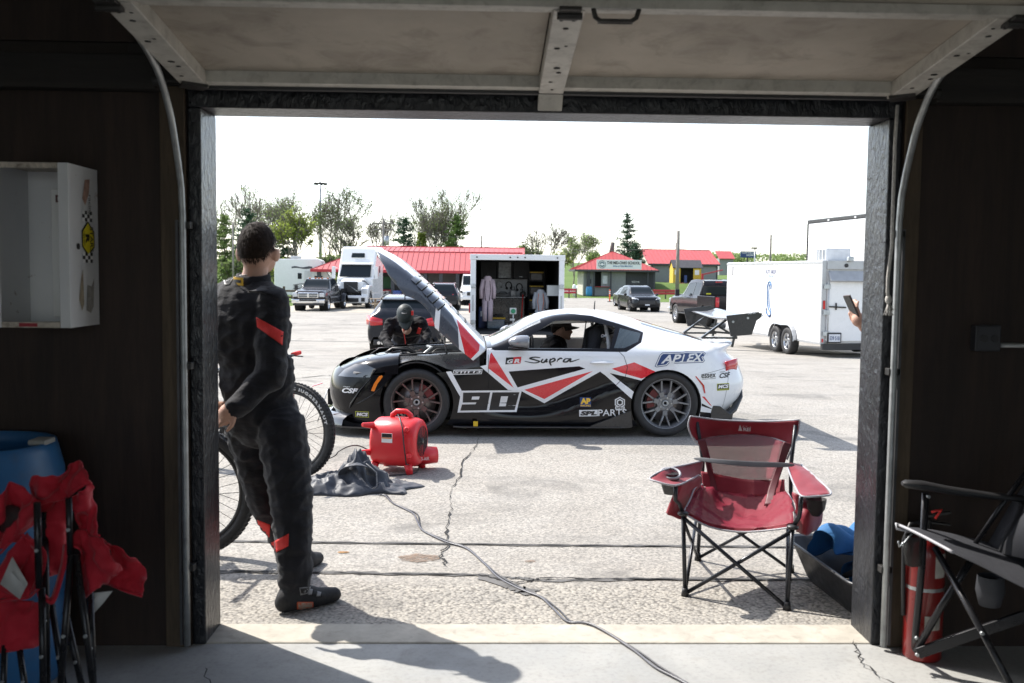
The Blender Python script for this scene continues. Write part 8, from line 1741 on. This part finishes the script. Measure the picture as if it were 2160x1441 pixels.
e = thing('bin', 'blue bin standing under the pavilion roof', 'bin', (px(838, 74.5), 74.5, g0)); b = MB(); b.lathe([(0, 0), (.3, 0), (.34, .95), (.3, .98), (0, 1.0)], n=14); b.build('drum', mat('bin_blue', (.03, .06, .2), .5, var=.2), e)
# ---- picnic tables
WOODP = m_wood('weathered_timber', (.20, .15, .10), (.38, .30, .21), 1.0, axis='x')
def picnic(label, u, Y, rz):
    p = at3(u, Y); t = thing('picnic_table', label, 'picnic table', p, R(rz), 'picnic tables by the pavilion')
    for k in range(5): slabp(t, 'plank', WOODP, -.95, .95, -.4+.16*k, -.25+.16*k, .72, .76, .004)
    for y in (-.72, .72):
        for k in (0, 1): slabp(t, 'plank', WOODP, -.95, .95, y-.15+.155*k, y+.155*k, .43, .47, .004)
    for x in (-.65, .65):
        for s in (-1, 1): b = MB(); b.bar((x, s*.28, .72), (x, s*.66, 0), .05, .12); b.build('leg', WOODP, t)
        b = MB(); b.bar((x+.03, -.82, .40), (x+.03, .82, .40), .05, .11); b.build('crossbar', WOODP, t)
    return t
picnic('weathered picnic table nearest the semi truck wheels', 815, 60, 12); picnic('weathered picnic table just right of the nearest one, further back', 838, 63, 12); picnic('low timber table end showing beneath the raised hood', 856, 59, 70)
# ---- school booth
SB0 = at3(1301, 108); SB = thing('school_booth', 'small grey booth with red hipped roof and white school sign', 'booth', SB0); g1 = gz(108); xa, xb = px(1214, 108)-SB0.x, px(1390, 108)-SB0.x; D = 8.0; ze = 2.05-g1; za = 4.15-g1
ap = ((xa+xb)/2, D/2, za)
E4 = [(xa, 0, ze), (xb, 0, ze), (xb, D, ze), (xa, D, ze)]
for k in range(4): roofplane(SB, E4[k], E4[(k+1) % 4], ap, ap, ribs=.42)
slabp(SB, 'fascia', DARKW, xa-.03, xb+.03, -.08, -.02, ze-.22, ze+.0, .01); slabp(SB, 'fascia', DARKW, xa-.08, xa-.02, -.02, D, ze-.22, ze+.0, .01); slabp(SB, 'soffit', DARKW, xa, xb, 0, D, ze-.20, ze-.05, .005)
wx0, wx1 = px(1232, 109)-SB0.x, px(1383, 109)-SB0.x
def bx(u): return px(u, 109)-SB0.x
slabp(SB, 'side_wall', BEIGE, wx0-.1, wx0, .9, D-.6, 0, ze-.2, .005); slabp(SB, 'wall', SIDING, wx0, bx(1252), .9, 1.0, 0, ze-.2, .005); slabp(SB, 'wall', SIDING, bx(1252), bx(1282), .9, 1.0, 0, .95, .005); slabp(SB, 'wall', SIDING, bx(1282), bx(1320), .95, 1.05, 0, ze-.2, .005); slabp(SB, 'wall', DARKW, bx(1320), wx1, 1.2, 1.3, 0, ze-.2, .005); slabp(SB, 'inner_wall', DARKW, wx0, wx1, 3.0, 3.1, 0, ze-.2, .005)
slabp(SB, 'window_frame', SIDING, bx(1268), bx(1283), .88, .98, .96, ze-.25, .005); slabp(SB, 'poster_window', mat('booth_pane', (.5, .52, .54), .3, var=.3, vs=2), bx(1271), bx(1281), .85, .875, 1.3, 2.2, .004)
slabp(SB, 'counter', FASC, bx(1250), bx(1286), .55, .95, .96, 1.02, .01); slabp(SB, 'notice', BLACKPLASTIC, bx(1243), bx(1247), .86, .9, 1.3, 1.8, .004); b = MB(); place_text(b, 'RIDE MID', [Vector((bx(1334), 1.19, 1.45)), Vector((bx(1350), 1.19, 1.45)), Vector((bx(1334), 1.19, 1.65))]); b.build('lettering', TEXTW, SB, fix=False)
for u in (1238, 1242, 1252, 1287, 1365, 1378): slabp(SB, 'post', DARKW, bx(u)-.09, bx(u)+.09, .3, .48, 0, ze-.2, .005)
# clapboards of the side wall and front
for k in range(9): slabp(SB, 'clapboard', BEIGE, wx0-.125, wx0-.1, .9, D-.6, .05+.29*k, .31+.29*k, .004); slabp(SB, 'clapboard', SIDING, bx(1289), bx(1319), .925, .948, .05+.29*k, .31+.29*k, .004)
b = MB(); b.cyl((-.1, D/2+.2, za-.4), (.05, D/2+.2, za+1.0), .3, .22, 10); b.build('flue', mat('rusty_flue', (.11, .09, .085), .8, var=.3), SB)
SG = thing('school_sign', 'white sign with round emblem reading the mid-ohio school', 'sign', (SB0.x, SB0.y-.3, g1)); sx0, sx1 = px(1258, 107.7)-SB0.x, px(1353, 107.7)-SB0.x; sz0, sz1 = ze+.05, ze+1.08
slabp(SG, 'board', mat('sign_white', (.74, .76, .76), .5, var=.04), sx0, sx1, 0, .06, sz0, sz1, .01)
def sgt(txt, a, b_, c, d, m, bold=.03): mb = MB(); w = sx1-sx0; h = sz1-sz0; q = [Vector((sx0+w*a, -.012, sz0+h*c)), Vector((sx0+w*b_, -.012, sz0+h*c)), Vector((sx0+w*a, -.012, sz0+h*d))]; place_text(mb, txt, q, 0, bold); return mb.build('lettering', m, SG, fix=False)
sgt('THE MID-OHIO SCHOOL', .23, .965, .52, .84, TEXTK, .035); sgt('Drive or Ride Mid-Ohio!', .37, .80, .24, .45, mat('sign_blue', (.03, .12, .28), .5), .02)
cxs, czs = sx0+(sx1-sx0)*.125, (sz0+sz1)/2
for r, y, m in ((.44, -.004, mat('emblem_teal', (.02, .09, .12), .5)), (.33, -.008, TEXTW), (.27, -.012, mat('emblem_teal', (0, 0, 0))), (.15, -.016, TEXTW)): b = MB(); b.lathe([(0, y), (r, y)], (cxs, 0, czs), 'y', 26); b.build('emblem_ring', m, SG)
b = MB()
for k in range(14): a = 2*math.pi*k/14; b.add([(cxs+r*math.cos(a+da), -.0135, czs+r*math.sin(a+da)) for r, da in ((.345, -.09), (.43, -.09), (.43, .09), (.345, .09))], [(0, 1, 2, 3)])
stuff(b.build('emblem_teeth', TEXTW, SG)); b = MB(); b.box(cxs-.26, cxs+.26, -.022, -.018, czs-.05, czs+.05); b.build('emblem_bar', TEXTW, SG)
e = thing('water_barrel', 'blue barrel beside the left wall of the school booth', 'barrel', (SB0.x+bx(1240), SB0.y-.6, g1)); b = MB(); b.lathe([(0, 0), (.3, 0), (.34, .2), (.35, .5), (.34, .8), (.3, 1.0), (0, 1.02)], n=16); b.build('drum', mat('barrel_cyan', (.03, .22, .45), .4, var=.15), e)
e = thing('gas_bottle', 'pale upright cylinder on the grass left of the booth', 'bottle', (px(1212, 104), 104, gz(104))); b = MB(); b.lathe([(0, 0), (.2, 0), (.2, 1.1), (.12, 1.25), (0, 1.28)], n=12); b.build('cylinder', WPAINT, e)
# ---- warehouse, shed
WH0 = Vector((px(1440, 128), 128, 0)); g2 = gh(WH0.x, 128)-.2; WH = thing('warehouse', 'grey sided warehouse with red metal roof behind the yellow shed', 'warehouse', (WH0.x, 128, g2)); wl0, wl1 = px(1374, 128)-WH0.x, px(1513, 128)-WH0.x
ez_, rz_ = 1.6+23/2100*128-g2, 1.6+52/2100*134-g2
slabp(WH, 'front_wall', SIDING, wl0, wl1, 0, .1, 0, ez_, .005); b = MB(); b.prism([(.0, 0), (12, 0), (12, ez_), (6, rz_-.1), (0, ez_)], 'x', wl0-.05, wl0+.05); b.build('gable_wall', BEIGE, WH); b = MB(); b.prism([(.0, 0), (12, 0), (12, ez_), (6, rz_-.1), (0, ez_)], 'x', wl1-.05, wl1+.05); b.build('gable_wall', SIDING, WH)
roofplane(WH, (wl0-.5, -.4, ez_-.05), (wl1+.25, -.4, ez_-.05), (wl1+.25, 6, rz_), (wl0-.5, 6, rz_), ribs=.5); roofplane(WH, (wl1+.25, 12.4, ez_-.05), (wl0-.5, 12.4, ez_-.05), (wl0-.5, 6, rz_), (wl1+.25, 6, rz_), ribs=.5)
slabp(WH, 'fascia', DARKW, wl0-.5, wl1+.25, -.46, -.41, ez_-.25, ez_-.02, .01)
for x in (wl1-.05, wl0+.05): b = MB(); b.cyl((x, -.06, 0), (x, -.06, ez_-.2), .07, n=8); b.build('downpipe', DARKW, WH)
for k in range(1, int((ez_-.45)/.33)): slabp(WH, 'siding_board', SIDING, wl0+.06, wl1-.06, -.03, -.002, .33*k, .33*k+.30, .004)
YS0 = at3(1450, 114); g3 = gh(YS0.x, 114); YS = thing('garden_shed', 'small yellow shed with dark roof and open double doors', 'shed', (YS0.x, 114, g3)); YW = mat('yellow_shed_board', (.62, .42, .05), .7, var=.1)
hw_ = (px(1479, 114)-px(1421, 114))/2; slabp(YS, 'wall', YW, -hw_, -hw_+.5, 0, .06, 0, 1.75, .005); slabp(YS, 'wall', YW, hw_-.6, hw_, 0, .06, 0, 1.75, .005); slabp(YS, 'inner_wall', HOLE, -hw_+.4, hw_-.5, .8, .86, 0, 1.75, .005); b = MB(); b.prism([(0, 0), (2.4, 0), (2.4, 1.75), (1.2, 2.5), (0, 1.75)], 'x', -hw_-.03, -hw_+.03); b.build('gable_wall', YW, YS)
for s, x in ((-1, -hw_+.35), (1, hw_-.5)): dr_ = slabp(YS, 'door', YW, x-.42, x+.42, -.08, -.02, .05, 1.7, .01); slabp(YS, 'notice', TEXTW, x-.25, x+.25, -.1, -.085, .95, 1.5, .003)
SHG = mat('dark_shingle', (.06, .06, .07), .85, var=.25, vs=5); b = MB(); b.add([(-hw_-.15, -.2, 1.7), (hw_+.15, -.2, 1.7), (hw_+.15, 1.2, 2.6), (-hw_-.15, 1.2, 2.6)], [(0, 1, 2, 3)]); b.build('roof', SHG, YS, solid=.08); b = MB(); b.add([(-hw_-.15, 2.6, 1.7), (hw_+.15, 2.6, 1.7), (hw_+.15, 1.2, 2.6), (-hw_-.15, 1.2, 2.6)], [(0, 1, 2, 3)]); b.build('roof', SHG, YS, solid=.08)
slabp(YS, 'blue_bin', mat('bin_blue', (0, 0, 0)), -.35, .0, .1, .5, 0, .9, .05)
e = thing('barrier_arm', 'red barrier arm raised beside the yellow shed', 'barrier', (px(1482, 113), 113, gh(px(1482, 113), 113))); b = MB(); b.bar((0, 0, 1.0), (2.3, 0, 1.55), .12, .14); b.build('arm', FASC, e); slabp(e, 'post', FASC, -.12, .12, -.12, .12, 0, 1.1, .02)
e = thing('far_shed', 'distant low building with red roof beyond the grey parked car', 'building', (px(1530, 190), 190, gh(px(1530, 190), 190)-.5)); slabp(e, 'wall', SIDING, -1.2, 1.5, 0, 6, 0, 3.2, .02); b = MB(); b.add([(-1.4, -.5, 3.1), (1.7, -.5, 3.1), (1.7, 3, 4.6), (-1.4, 3, 4.6)], [(0, 1, 2, 3)]); b.build('roof', REDROOF, e, solid=.1)
# ---- guard rails, rail fence, posts
def guard(label, u0, u1, Y, z=0):
    x0, x1 = px(u0, Y), px(u1, Y); t = thing('guard_rail', label, 'guard rail', (x0, Y, gz(Y)+z)); n = max(2, int((x1-x0)/2)); 
    for zz in (.45, .72): slabp(t, 'beam', FASC, 0, x1-x0, -.05, .0, zz, zz+.2, .02)
    for k in range(n+1): slabp(t, 'post', IRON, (x1-x0)*k/n-.06, (x1-x0)*k/n+.06, .0, .12, 0, .95, .01)
guard('red guard rail on the grass between open trailer and booth', 1186, 1216, 97); guard('red guard rail behind the black sports suv right of the booth', 1378, 1432, 97)
t = thing('rail_fence', 'brown timber rail fence on the grass behind the black pickup', 'fence', (px(560, 72), 72, gz(72))); W_F = px(715, 72)-px(560, 72)
for zz in (.4, .85): slabp(t, 'rail', TRIMWOOD, 0, W_F, -.03, .03, zz, zz+.14, .01)
for k in range(5): slabp(t, 'post', TRIMWOOD, W_F*k/4-.07, W_F*k/4+.07, -.07, .07, 0, 1.25, .01)
def sign_post(u, v, w):
    pass
OR = mat('orange_plastic', (.75, .13, .03), .5, var=.06); p = G(1286, 637); t = thing('delineator_post', 'orange delineator post standing on the lot left of the black sports suv', 'post', p); b = MB(); b.lathe([(.0, 0), (.24, 0), (.24, .05), (.07, .07)], n=14); b.build('base', BLACKPLASTIC, t); b = MB(); b.lathe([(.06, .07), (.055, 1.0), (.04, 1.06), (0, 1.07)], n=12); b.build('tube', OR, t)
for z in (.7, .85): b = MB(); b.lathe([(.062, z), (.062, z+.08)], n=12); b.build('reflective_band', TEXTW, t)
# ---- poles and wires
POLEW = mat('grey_timber_pole', (.22, .20, .18), .85, var=.25, vs=3); WIREM = mat('wire', (.10, .10, .105), .6, var=0)
def pole(name, label, u, vt, Y, r=.14, arms=False, z=None):
    x = px(u, Y); g = gh(x, Y); zt = P(u, vt, Y).z-g; t = thing(name, label, 'pole', (x, Y, g), 0); b = MB(); b.cyl((0, 0, 0), (0, 0, zt), r, r*.75, 10); b.build('shaft', POLEW, t)
    if arms:
        for k, zz in enumerate((zt*.94, zt*.86)): slabp(t, 'cross_arm', POLEW, -1.1, 1.1, -.06, .06, zz-.07, zz+.07, .01)
        for x_ in (-.9, .9): b = MB(); b.cyl((x_, 0, zt*.94), (x_, 0, zt*.94+.25), .06, n=8); b.build('insulator', IRON, t)
        b = MB(); b.cyl((.35, -.2, zt*.66), (.35, -.2, zt*.66+.9), .26, n=10); b.build('transformer', STEEL, t)
    return Vector((x, Y, g+zt))
tp = [pole('utility_pole', 'utility pole with crossarms behind the semi truck', 808, 462, 100, .14, True), pole('utility_pole', 'thin dark utility pole rising above the pavilion roof', 1015, 497, 112, .11), pole('utility_pole', 'thick pale timber pole standing before the warehouse', 1429, 487, 100, .2), pole('utility_pole', 'slim pole behind the warehouse right of the pine', 1425, 512, 150, .12), pole('utility_pole', 'dark utility pole above the white cargo trailer', 1624, 495, 130, .15), pole('utility_pole', 'pale pole at the far left beside the standing man', 492, 470, 90, .1)]
def wire(a, b_, sag, label, r=.018):
    t = thing('wire', label, 'cable', a); b = MB(); b.tube([(b_-a)*(k/14)+Vector((0, 0, -sag*4*(k/14)*(1-k/14))) for k in range(15)], r, 4); b.build('strand', WIREM, t)
wire(tp[0], tp[1], .8, 'overhead wire from the crossarm pole to the thin pole over the pavilion'); wire(tp[1], tp[2]+Vector((0, 0, -1.5)), 1.0, 'overhead wire crossing above the school booth to the pale pole'); wire(tp[1]+Vector((0, 0, -1.2)), tp[3]+Vector((0, 0, -.2)), 1.0, 'lower overhead wire crossing behind the school booth'); wire(tp[2]+Vector((0, 0, -1.8)), tp[4]+Vector((0, 0, -.6)), .7, 'overhead wire from the pale pole to the dark pole over the cargo trailer'); wire(tp[4], tp[4]+Vector((26, 10, -1.2)), .8, 'overhead wire running right from the dark pole')
Y = 150; x = px(676, Y); g = gh(x, Y); zt = P(676, 382, Y).z-g; t = thing('light_mast', 'tall floodlight mast rising over the bare trees', 'light mast', (x, Y, g)); b = MB(); b.cyl((0, 0, 0), (0, 0, zt), .28, .12, 10); b.build('mast', STEEL, t); b = MB(); b.tube([(.75*math.cos(a), .75*math.sin(a), zt-.35) for a in [2*math.pi*k/12 for k in range(12)]], .07, 6, closed=True); b.bar((-.75, 0, zt-.35), (.75, 0, zt-.35), .1, .1); b.build('ring', IRON, t)
for k in range(8): a = 2*math.pi*k/8; c = Vector((.85*math.cos(a), .85*math.sin(a), zt-.55)); b = MB(); b.cyl(c+Vector((0, 0, .3)), c, .12, .24, 10); b.build('lamp_head', IRON, t)
Y = 160; x = px(1577, Y); g = gh(x, Y); t = thing('billboard', 'small blue billboard on a post above the cargo trailer', 'billboard', (x, Y, g)); zc = P(1577, 537, Y).z-g; slabp(t, 'board', mat('billboard_blue', (.02, .05, .17), .5), -1.25, 1.25, -.1, .1, zc-.5, zc+.5, .02); b = MB(); b.cyl((-.1, .12, 0), (-.1, .12, zc), .12, n=8); b.build('post', IRON, t)
for tx, a, b_, c, d in (('WELCOME TO MID-OHIO', -1.1, 1.1, .15, .38), ('RACEWAY', -.3, .95, -.25, .05)): b = MB(); place_text(b, tx, [Vector((a, -.12, zc+c)), Vector((b_, -.12, zc+c)), Vector((a, -.12, zc+d))], 0, .03); b.build('lettering', TEXTW, t, fix=False)
x = px(1591, 140); g = gh(x, 140); t = thing('street_lamp', 'grey street lamp beside the blue billboard', 'street lamp', (x, 140, g)); zt = P(1591, 525, 140).z-g; b = MB(); b.cyl((0, 0, 0), (0, 0, zt), .1, .07, 8); b.build('post', STEEL, t); slabp(t, 'lamp_head', IRON, -.5, .3, -.15, .15, zt, zt+.2, .03)
# ================================================================== trees
BARK = mat('grey_bark', (.20, .175, .15), .9, var=.3, vs=4); BARKD = mat('dark_bark', (.10, .085, .07), .9, var=.3, vs=4)
def leafm(name, c):
    m, nt, b = new_mat(name); S(b, 'Roughness', .6); S(b, 'Specular IOR Level', .2); v = coords(nt); f = noise(nt, v, 1.1, 3); L(nt, ramp(nt, f, [(.3, [x*.6 for x in c]), (.7, [x*1.35 for x in c])]), b.inputs['Base Color']); tr = N(nt, 'ShaderNodeBsdfTranslucent'); L(nt, b.inputs['Base Color'].links[0].from_socket, tr.inputs[0]); mx = N(nt, 'ShaderNodeMixShader'); mx.inputs[0].default_value = .5; L(nt, b.outputs[0], mx.inputs[1]); L(nt, tr.outputs[0], mx.inputs[2]); L(nt, mx.outputs[0], nt.nodes['Material Output'].inputs[0]); return m
LFG, LFY, LFO, LFD, LFP = leafm('spring_leaf', (.15, .21, .07)), leafm('yellow_green_leaf', (.26, .32, .07)), leafm('olive_bud', (.24, .31, .12)), leafm('ivy_leaf', (.10, .17, .045)), leafm('pine_needle', (.045, .09, .05))
def leaf_add(vs_, fs, c, sz, rnd):
    a = Vector((rnd.gauss(0, 1), rnd.gauss(0, 1), rnd.gauss(0, .8))).normalized(); b_ = a.orthogonal().normalized(); b_ = Matrix.Rotation(rnd.uniform(0, 6.28), 3, a) @ b_; o = len(vs_); s = sz*rnd.uniform(.6, 1.3)
    vs_.extend([c-b_*s, c+a.cross(b_)*s*.45, c+b_*s, c-a.cross(b_)*s*.45]); fs.append((o, o+1, o+2, o+3))
def broad(seed, h, spread=.35, leaves=1800, lsz=.16, trunks=1, low=.3, lean=0, ivy=0):
    rnd = random.Random(seed); br = MB(); tips = []; lv, lf = [], []; iv, if_ = [], []
    def grow(p, d, ln, r, dep):
        n = 3; pts = [p]; q = p.copy(); dd = d.copy()
        for _ in range(n):
            dd = (dd+Vector((rnd.gauss(0, .13), rnd.gauss(0, .13), .05 if dep else .0))).normalized(); q = q+dd*ln/n; pts.append(q.copy())
        br.tube(pts, [max(.027, r*(1-.42*k/n)) for k in range(n+1)], 5 if r > .05 else 3, caps=False)
        if dep >= 5 or ln < .35: tips.extend(pts[1:]); return
        if dep >= 3: tips.extend(pts[2:])
        k = rnd.choice((2, 3, 3)) if dep else 4
        for i in range(k):
            ang = rnd.uniform(.35, .8)*(1 if dep else .9); ax = dd.orthogonal().normalized(); ax = Matrix.Rotation(rnd.uniform(0, 6.28) if dep else 6.28*i/k+rnd.uniform(-.5, .5), 3, dd) @ ax
            nd = (Matrix.Rotation(ang*spread/.35, 3, ax) @ dd).normalized(); nd.z += .12; nd.normalize(); st_ = pts[-1] if i < 2 else pts[-2]
            grow(st_, nd, ln*rnd.uniform(.58, .82), r*.55*rnd.uniform(.8, 1.1), dep+1)
        if dep < 3: grow(pts[-1], (dd+Vector((rnd.gauss(0, .1), rnd.gauss(0, .1), .1))).normalized(), ln*.75, r*.58, dep+1)
    for t in range(trunks):
        x = (t-(trunks-1)/2)*.5; d = Vector((lean+rnd.gauss(0, .03)+(t-(trunks-1)/2)*.08, rnd.gauss(0, .03), 1)).normalized(); grow(Vector((x, rnd.gauss(0, .2), 0)), d, h*low, h*.0135, 0)
    for _ in range(leaves): leaf_add(lv, lf, rnd.choice(tips)+Vector((rnd.gauss(0, .18), rnd.gauss(0, .18), rnd.gauss(0, .15))), lsz, rnd)
    for _ in range(ivy): a = rnd.uniform(0, 6.28); z = h*.62*rnd.random()**.8; rr = (1.5*(1-z/(h*.7))+.35)*math.sqrt(rnd.random()); leaf_add(iv, if_, Vector((rr*math.cos(a)+lean*z, rr*math.sin(a), z+.4)), .22, rnd)
    zs = max(v[2] for v in br.v); k = h/zs
    f = lambda l: [tuple(Vector(p)*k) for p in l]
    br.v = f(br.v); return br, (f(lv), lf), (f(iv), if_)
def conifer(seed, h, wr=.2, n=9000, gaps=.25, droop=.2, bare=.12):
    rnd = random.Random(seed); br = MB(); br.cyl((0, 0, 0), (0, 0, h*.98), h*.014, h*.003, 7); lv, lf = [], []; z = h*bare; 
    while z < h*.98:
        t = (z-h*bare)/(h*(1-bare)); ln0 = h*wr*(1-t)**.75*(.55+.45*min(1, t*6))+.25
        for k in range(rnd.choice((4, 5, 5))):
            if rnd.random() < gaps: continue
            a = rnd.uniform(0, 6.28); ln = ln0*rnd.uniform(.6, 1.12); d = Vector((math.cos(a), math.sin(a), .12-droop*(1-t))); p = Vector((0, 0, z+rnd.uniform(-.15, .15))); q = p+d*ln; q2_ = q+Vector((math.cos(a), math.sin(a), .3))*.15*ln; br.tube([p, p.lerp(q, .6), q2_], [.045, .03, .008], 3, caps=False)
            m = int(14+34*ln)
            for _ in range(m):
                s = rnd.random()**.7; c = p.lerp(q2_, s)+Vector((rnd.gauss(0, .10+.10*s), rnd.gauss(0, .10+.10*s), rnd.gauss(0, .09))); leaf_add(lv, lf, c, .13, rnd)
        z += h*.034*rnd.uniform(.75, 1.3)
    return br, (lv, lf), ([], [])
def plant(name, label, cat, geo, mats, loc, group=None, rz=0, sc=1):
    t = thing(name, label, cat, loc, rz, group); br, (lv, lf), (iv, if_) = geo; br.build('trunk', mats[0], t, fix=False)
    for nm, v, f, m in (('crown', lv, lf, mats[1]), ('ivy', iv, if_, mats[2] if len(mats) > 2 else None)):
        if f:
            me = bpy.data.meshes.new(nm); me.from_pydata([tuple(p) for p in v], [], f); me.materials.append(m); stuff(link(nm, me, t))
    t.scale = (sc,)*3; return t
GT = 'trees along the far edge of the lot'
def tree(label, u, vt, Y, make, mats, name='tree', grp=GT, rz=0):
    x = px(u, Y); g = gh(x, Y); h = P(u, vt, Y).z-g; return plant(name, label, 'tree', make(h), mats, (x, Y, g), grp, rz)
tree('bare branching tree at the far left edge of the doorway', 478, 398, 128, lambda h: broad(3, h, .34, 500, .12), (BARK, LFO)); tree('tall budding tree above the standing man\'s head', 541, 377, 130, lambda h: broad(12, h, .32, 2000, .11), (BARK, LFO))
tree('dark green pine left of the standing man\'s head', 524, 436, 118, lambda h: conifer(5, h, .30, gaps=.12), (BARKD, LFP), 'pine_tree'); tree('light green evergreen low at the left edge of the doorway', 474, 452, 112, lambda h: conifer(8, h, .28, gaps=.1, bare=.03), (BARKD, LFG), 'pine_tree')
tree('small dark pine just right of the standing man\'s head', 598, 456, 125, lambda h: conifer(9, h, .22, gaps=.15), (BARKD, LFP), 'pine_tree'); tree('pale yellow-green leafing tree behind the travel trailer', 622, 440, 112, lambda h: broad(21, h, .36, 2600, .13, low=.22), (BARK, LFY)); tree('bare forked tree left of the floodlight mast', 645, 398, 126, lambda h: broad(33, h, .30, 1500, .12, low=.34), (BARK, LFO))
tree('tall bare tree right beside the floodlight mast', 684, 405, 130, lambda h: broad(41, h, .30, 700, .12, low=.34), (BARK, LFO)); tree('large budding tree above the semi truck', 728, 390, 128, lambda h: broad(52, h, .36, 2300, .12), (BARK, LFG)); tree('slender budding tree right of the semi truck roof', 760, 450, 124, lambda h: broad(58, h, .3, 1000, .12), (BARK, LFG)); tree('thin bare tree beside the crossarm utility pole', 794, 432, 122, lambda h: broad(63, h, .26, 250, .12, low=.36), (BARK, LFO))
tree('dark sparse pine standing left of the ivy clad pair', 851, 453, 118, lambda h: conifer(71, h, .26, gaps=.32), (BARKD, LFP), 'pine_tree'); tree('tall twin trunked tree with ivy clad lower trunk', 889, 391, 120, lambda h: broad(83, h, .24, 1900, .12, 2, .34, 0, 1700), (BARK, LFO, LFY)); tree('olive budding tree between the ivy clad tree and the leaning tree', 914, 434, 124, lambda h: broad(85, h, .30, 1500, .12, low=.24), (BARK, LFO)); tree('tall leaning tree with a rounded tuft at its top', 938, 388, 121, lambda h: broad(97, h, .22, 1900, .12, 1, .44, .10, 900), (BARK, LFO, LFD)); tree('green layered pine right of the leaning tree', 962, 448, 119, lambda h: conifer(101, h, .28, gaps=.25), (BARKD, LFD), 'pine_tree')
tree('bare spreading tree above the open race trailer', 1149, 467, 150, lambda h: broad(111, h, .40, 60, .1, low=.26), (BARKD, LFO)); tree('small leafing tree above the trailer\'s left part', 1112, 516, 152, lambda h: broad(113, h, .36, 2400, .18), (BARK, LFG)); tree('rounded budding tree left of the school booth', 1207, 491, 140, lambda h: broad(121, h, .34, 2400, .13, low=.3), (BARK, LFO)); tree('small pale green tree beside the open trailer', 1190, 532, 138, lambda h: broad(125, h, .36, 1800, .16), (BARK, LFY)); tree('small hazy tree on the grass hill left of the booth roof', 1248, 530, 170, lambda h: broad(127, h, .36, 1800, .18), (BARK, LFO))
tree('tall dark pine rising behind the school booth', 1322, 450, 126, lambda h: conifer(131, h, .19, gaps=.18, droop=.1), (BARKD, LFP), 'pine_tree'); tree('smaller green pine at the right foot of the tall pine', 1342, 515, 124, lambda h: conifer(137, h, .3, gaps=.15, bare=.03), (BARKD, LFP), 'pine_tree')
for k, (u, vt, Y, m) in enumerate(((500, 545, 108, LFG), (572, 535, 106, LFY), (655, 552, 104, LFY), (700, 540, 106, LFG), (742, 545, 104, LFY), (770, 540, 108, LFG), (870, 520, 116, LFD), (925, 522, 116, LFG), (985, 526, 125, LFD))): tree(('leafy shrub left of the standing man', 'yellow-green shrub right behind the standing man\'s neck', 'yellow-green shrub above the black pickup', 'green shrub left of the semi truck', 'yellow-green shrub behind the semi truck cab', 'green shrub at the pavilion roof\'s left end', 'dark shrub under the sparse pine', 'green shrub under the leaning tree', 'dark low shrub at the layered pine\'s foot')[k], u, vt, Y, lambda h, k=k: broad(200+k, h, .5, 1700, .17, 3, .3), (BARK, m), 'shrub', 'shrubs below the far trees')
# far wooded skyline: one mass
rnd = random.Random(77); lv, lf = [], []
for k in range(34):
    x = rnd.uniform(60, 170); y = rnd.uniform(360, 420); g = gh(x, y); h = rnd.uniform(2, 4.5)
    for _ in range(130): leaf_add(lv, lf, Vector((x+rnd.gauss(0, 2.2), y+rnd.gauss(0, 2), g+h*rnd.random()**.8)), .75, rnd)
me = bpy.data.meshes.new('distant_wood'); me.from_pydata([tuple(p) for p in lv], [], lf); me.materials.append(LFO); o = stuff(link('distant_wood', me)); tag(o, 'far line of trees on the horizon above the cargo trailer', 'wood')
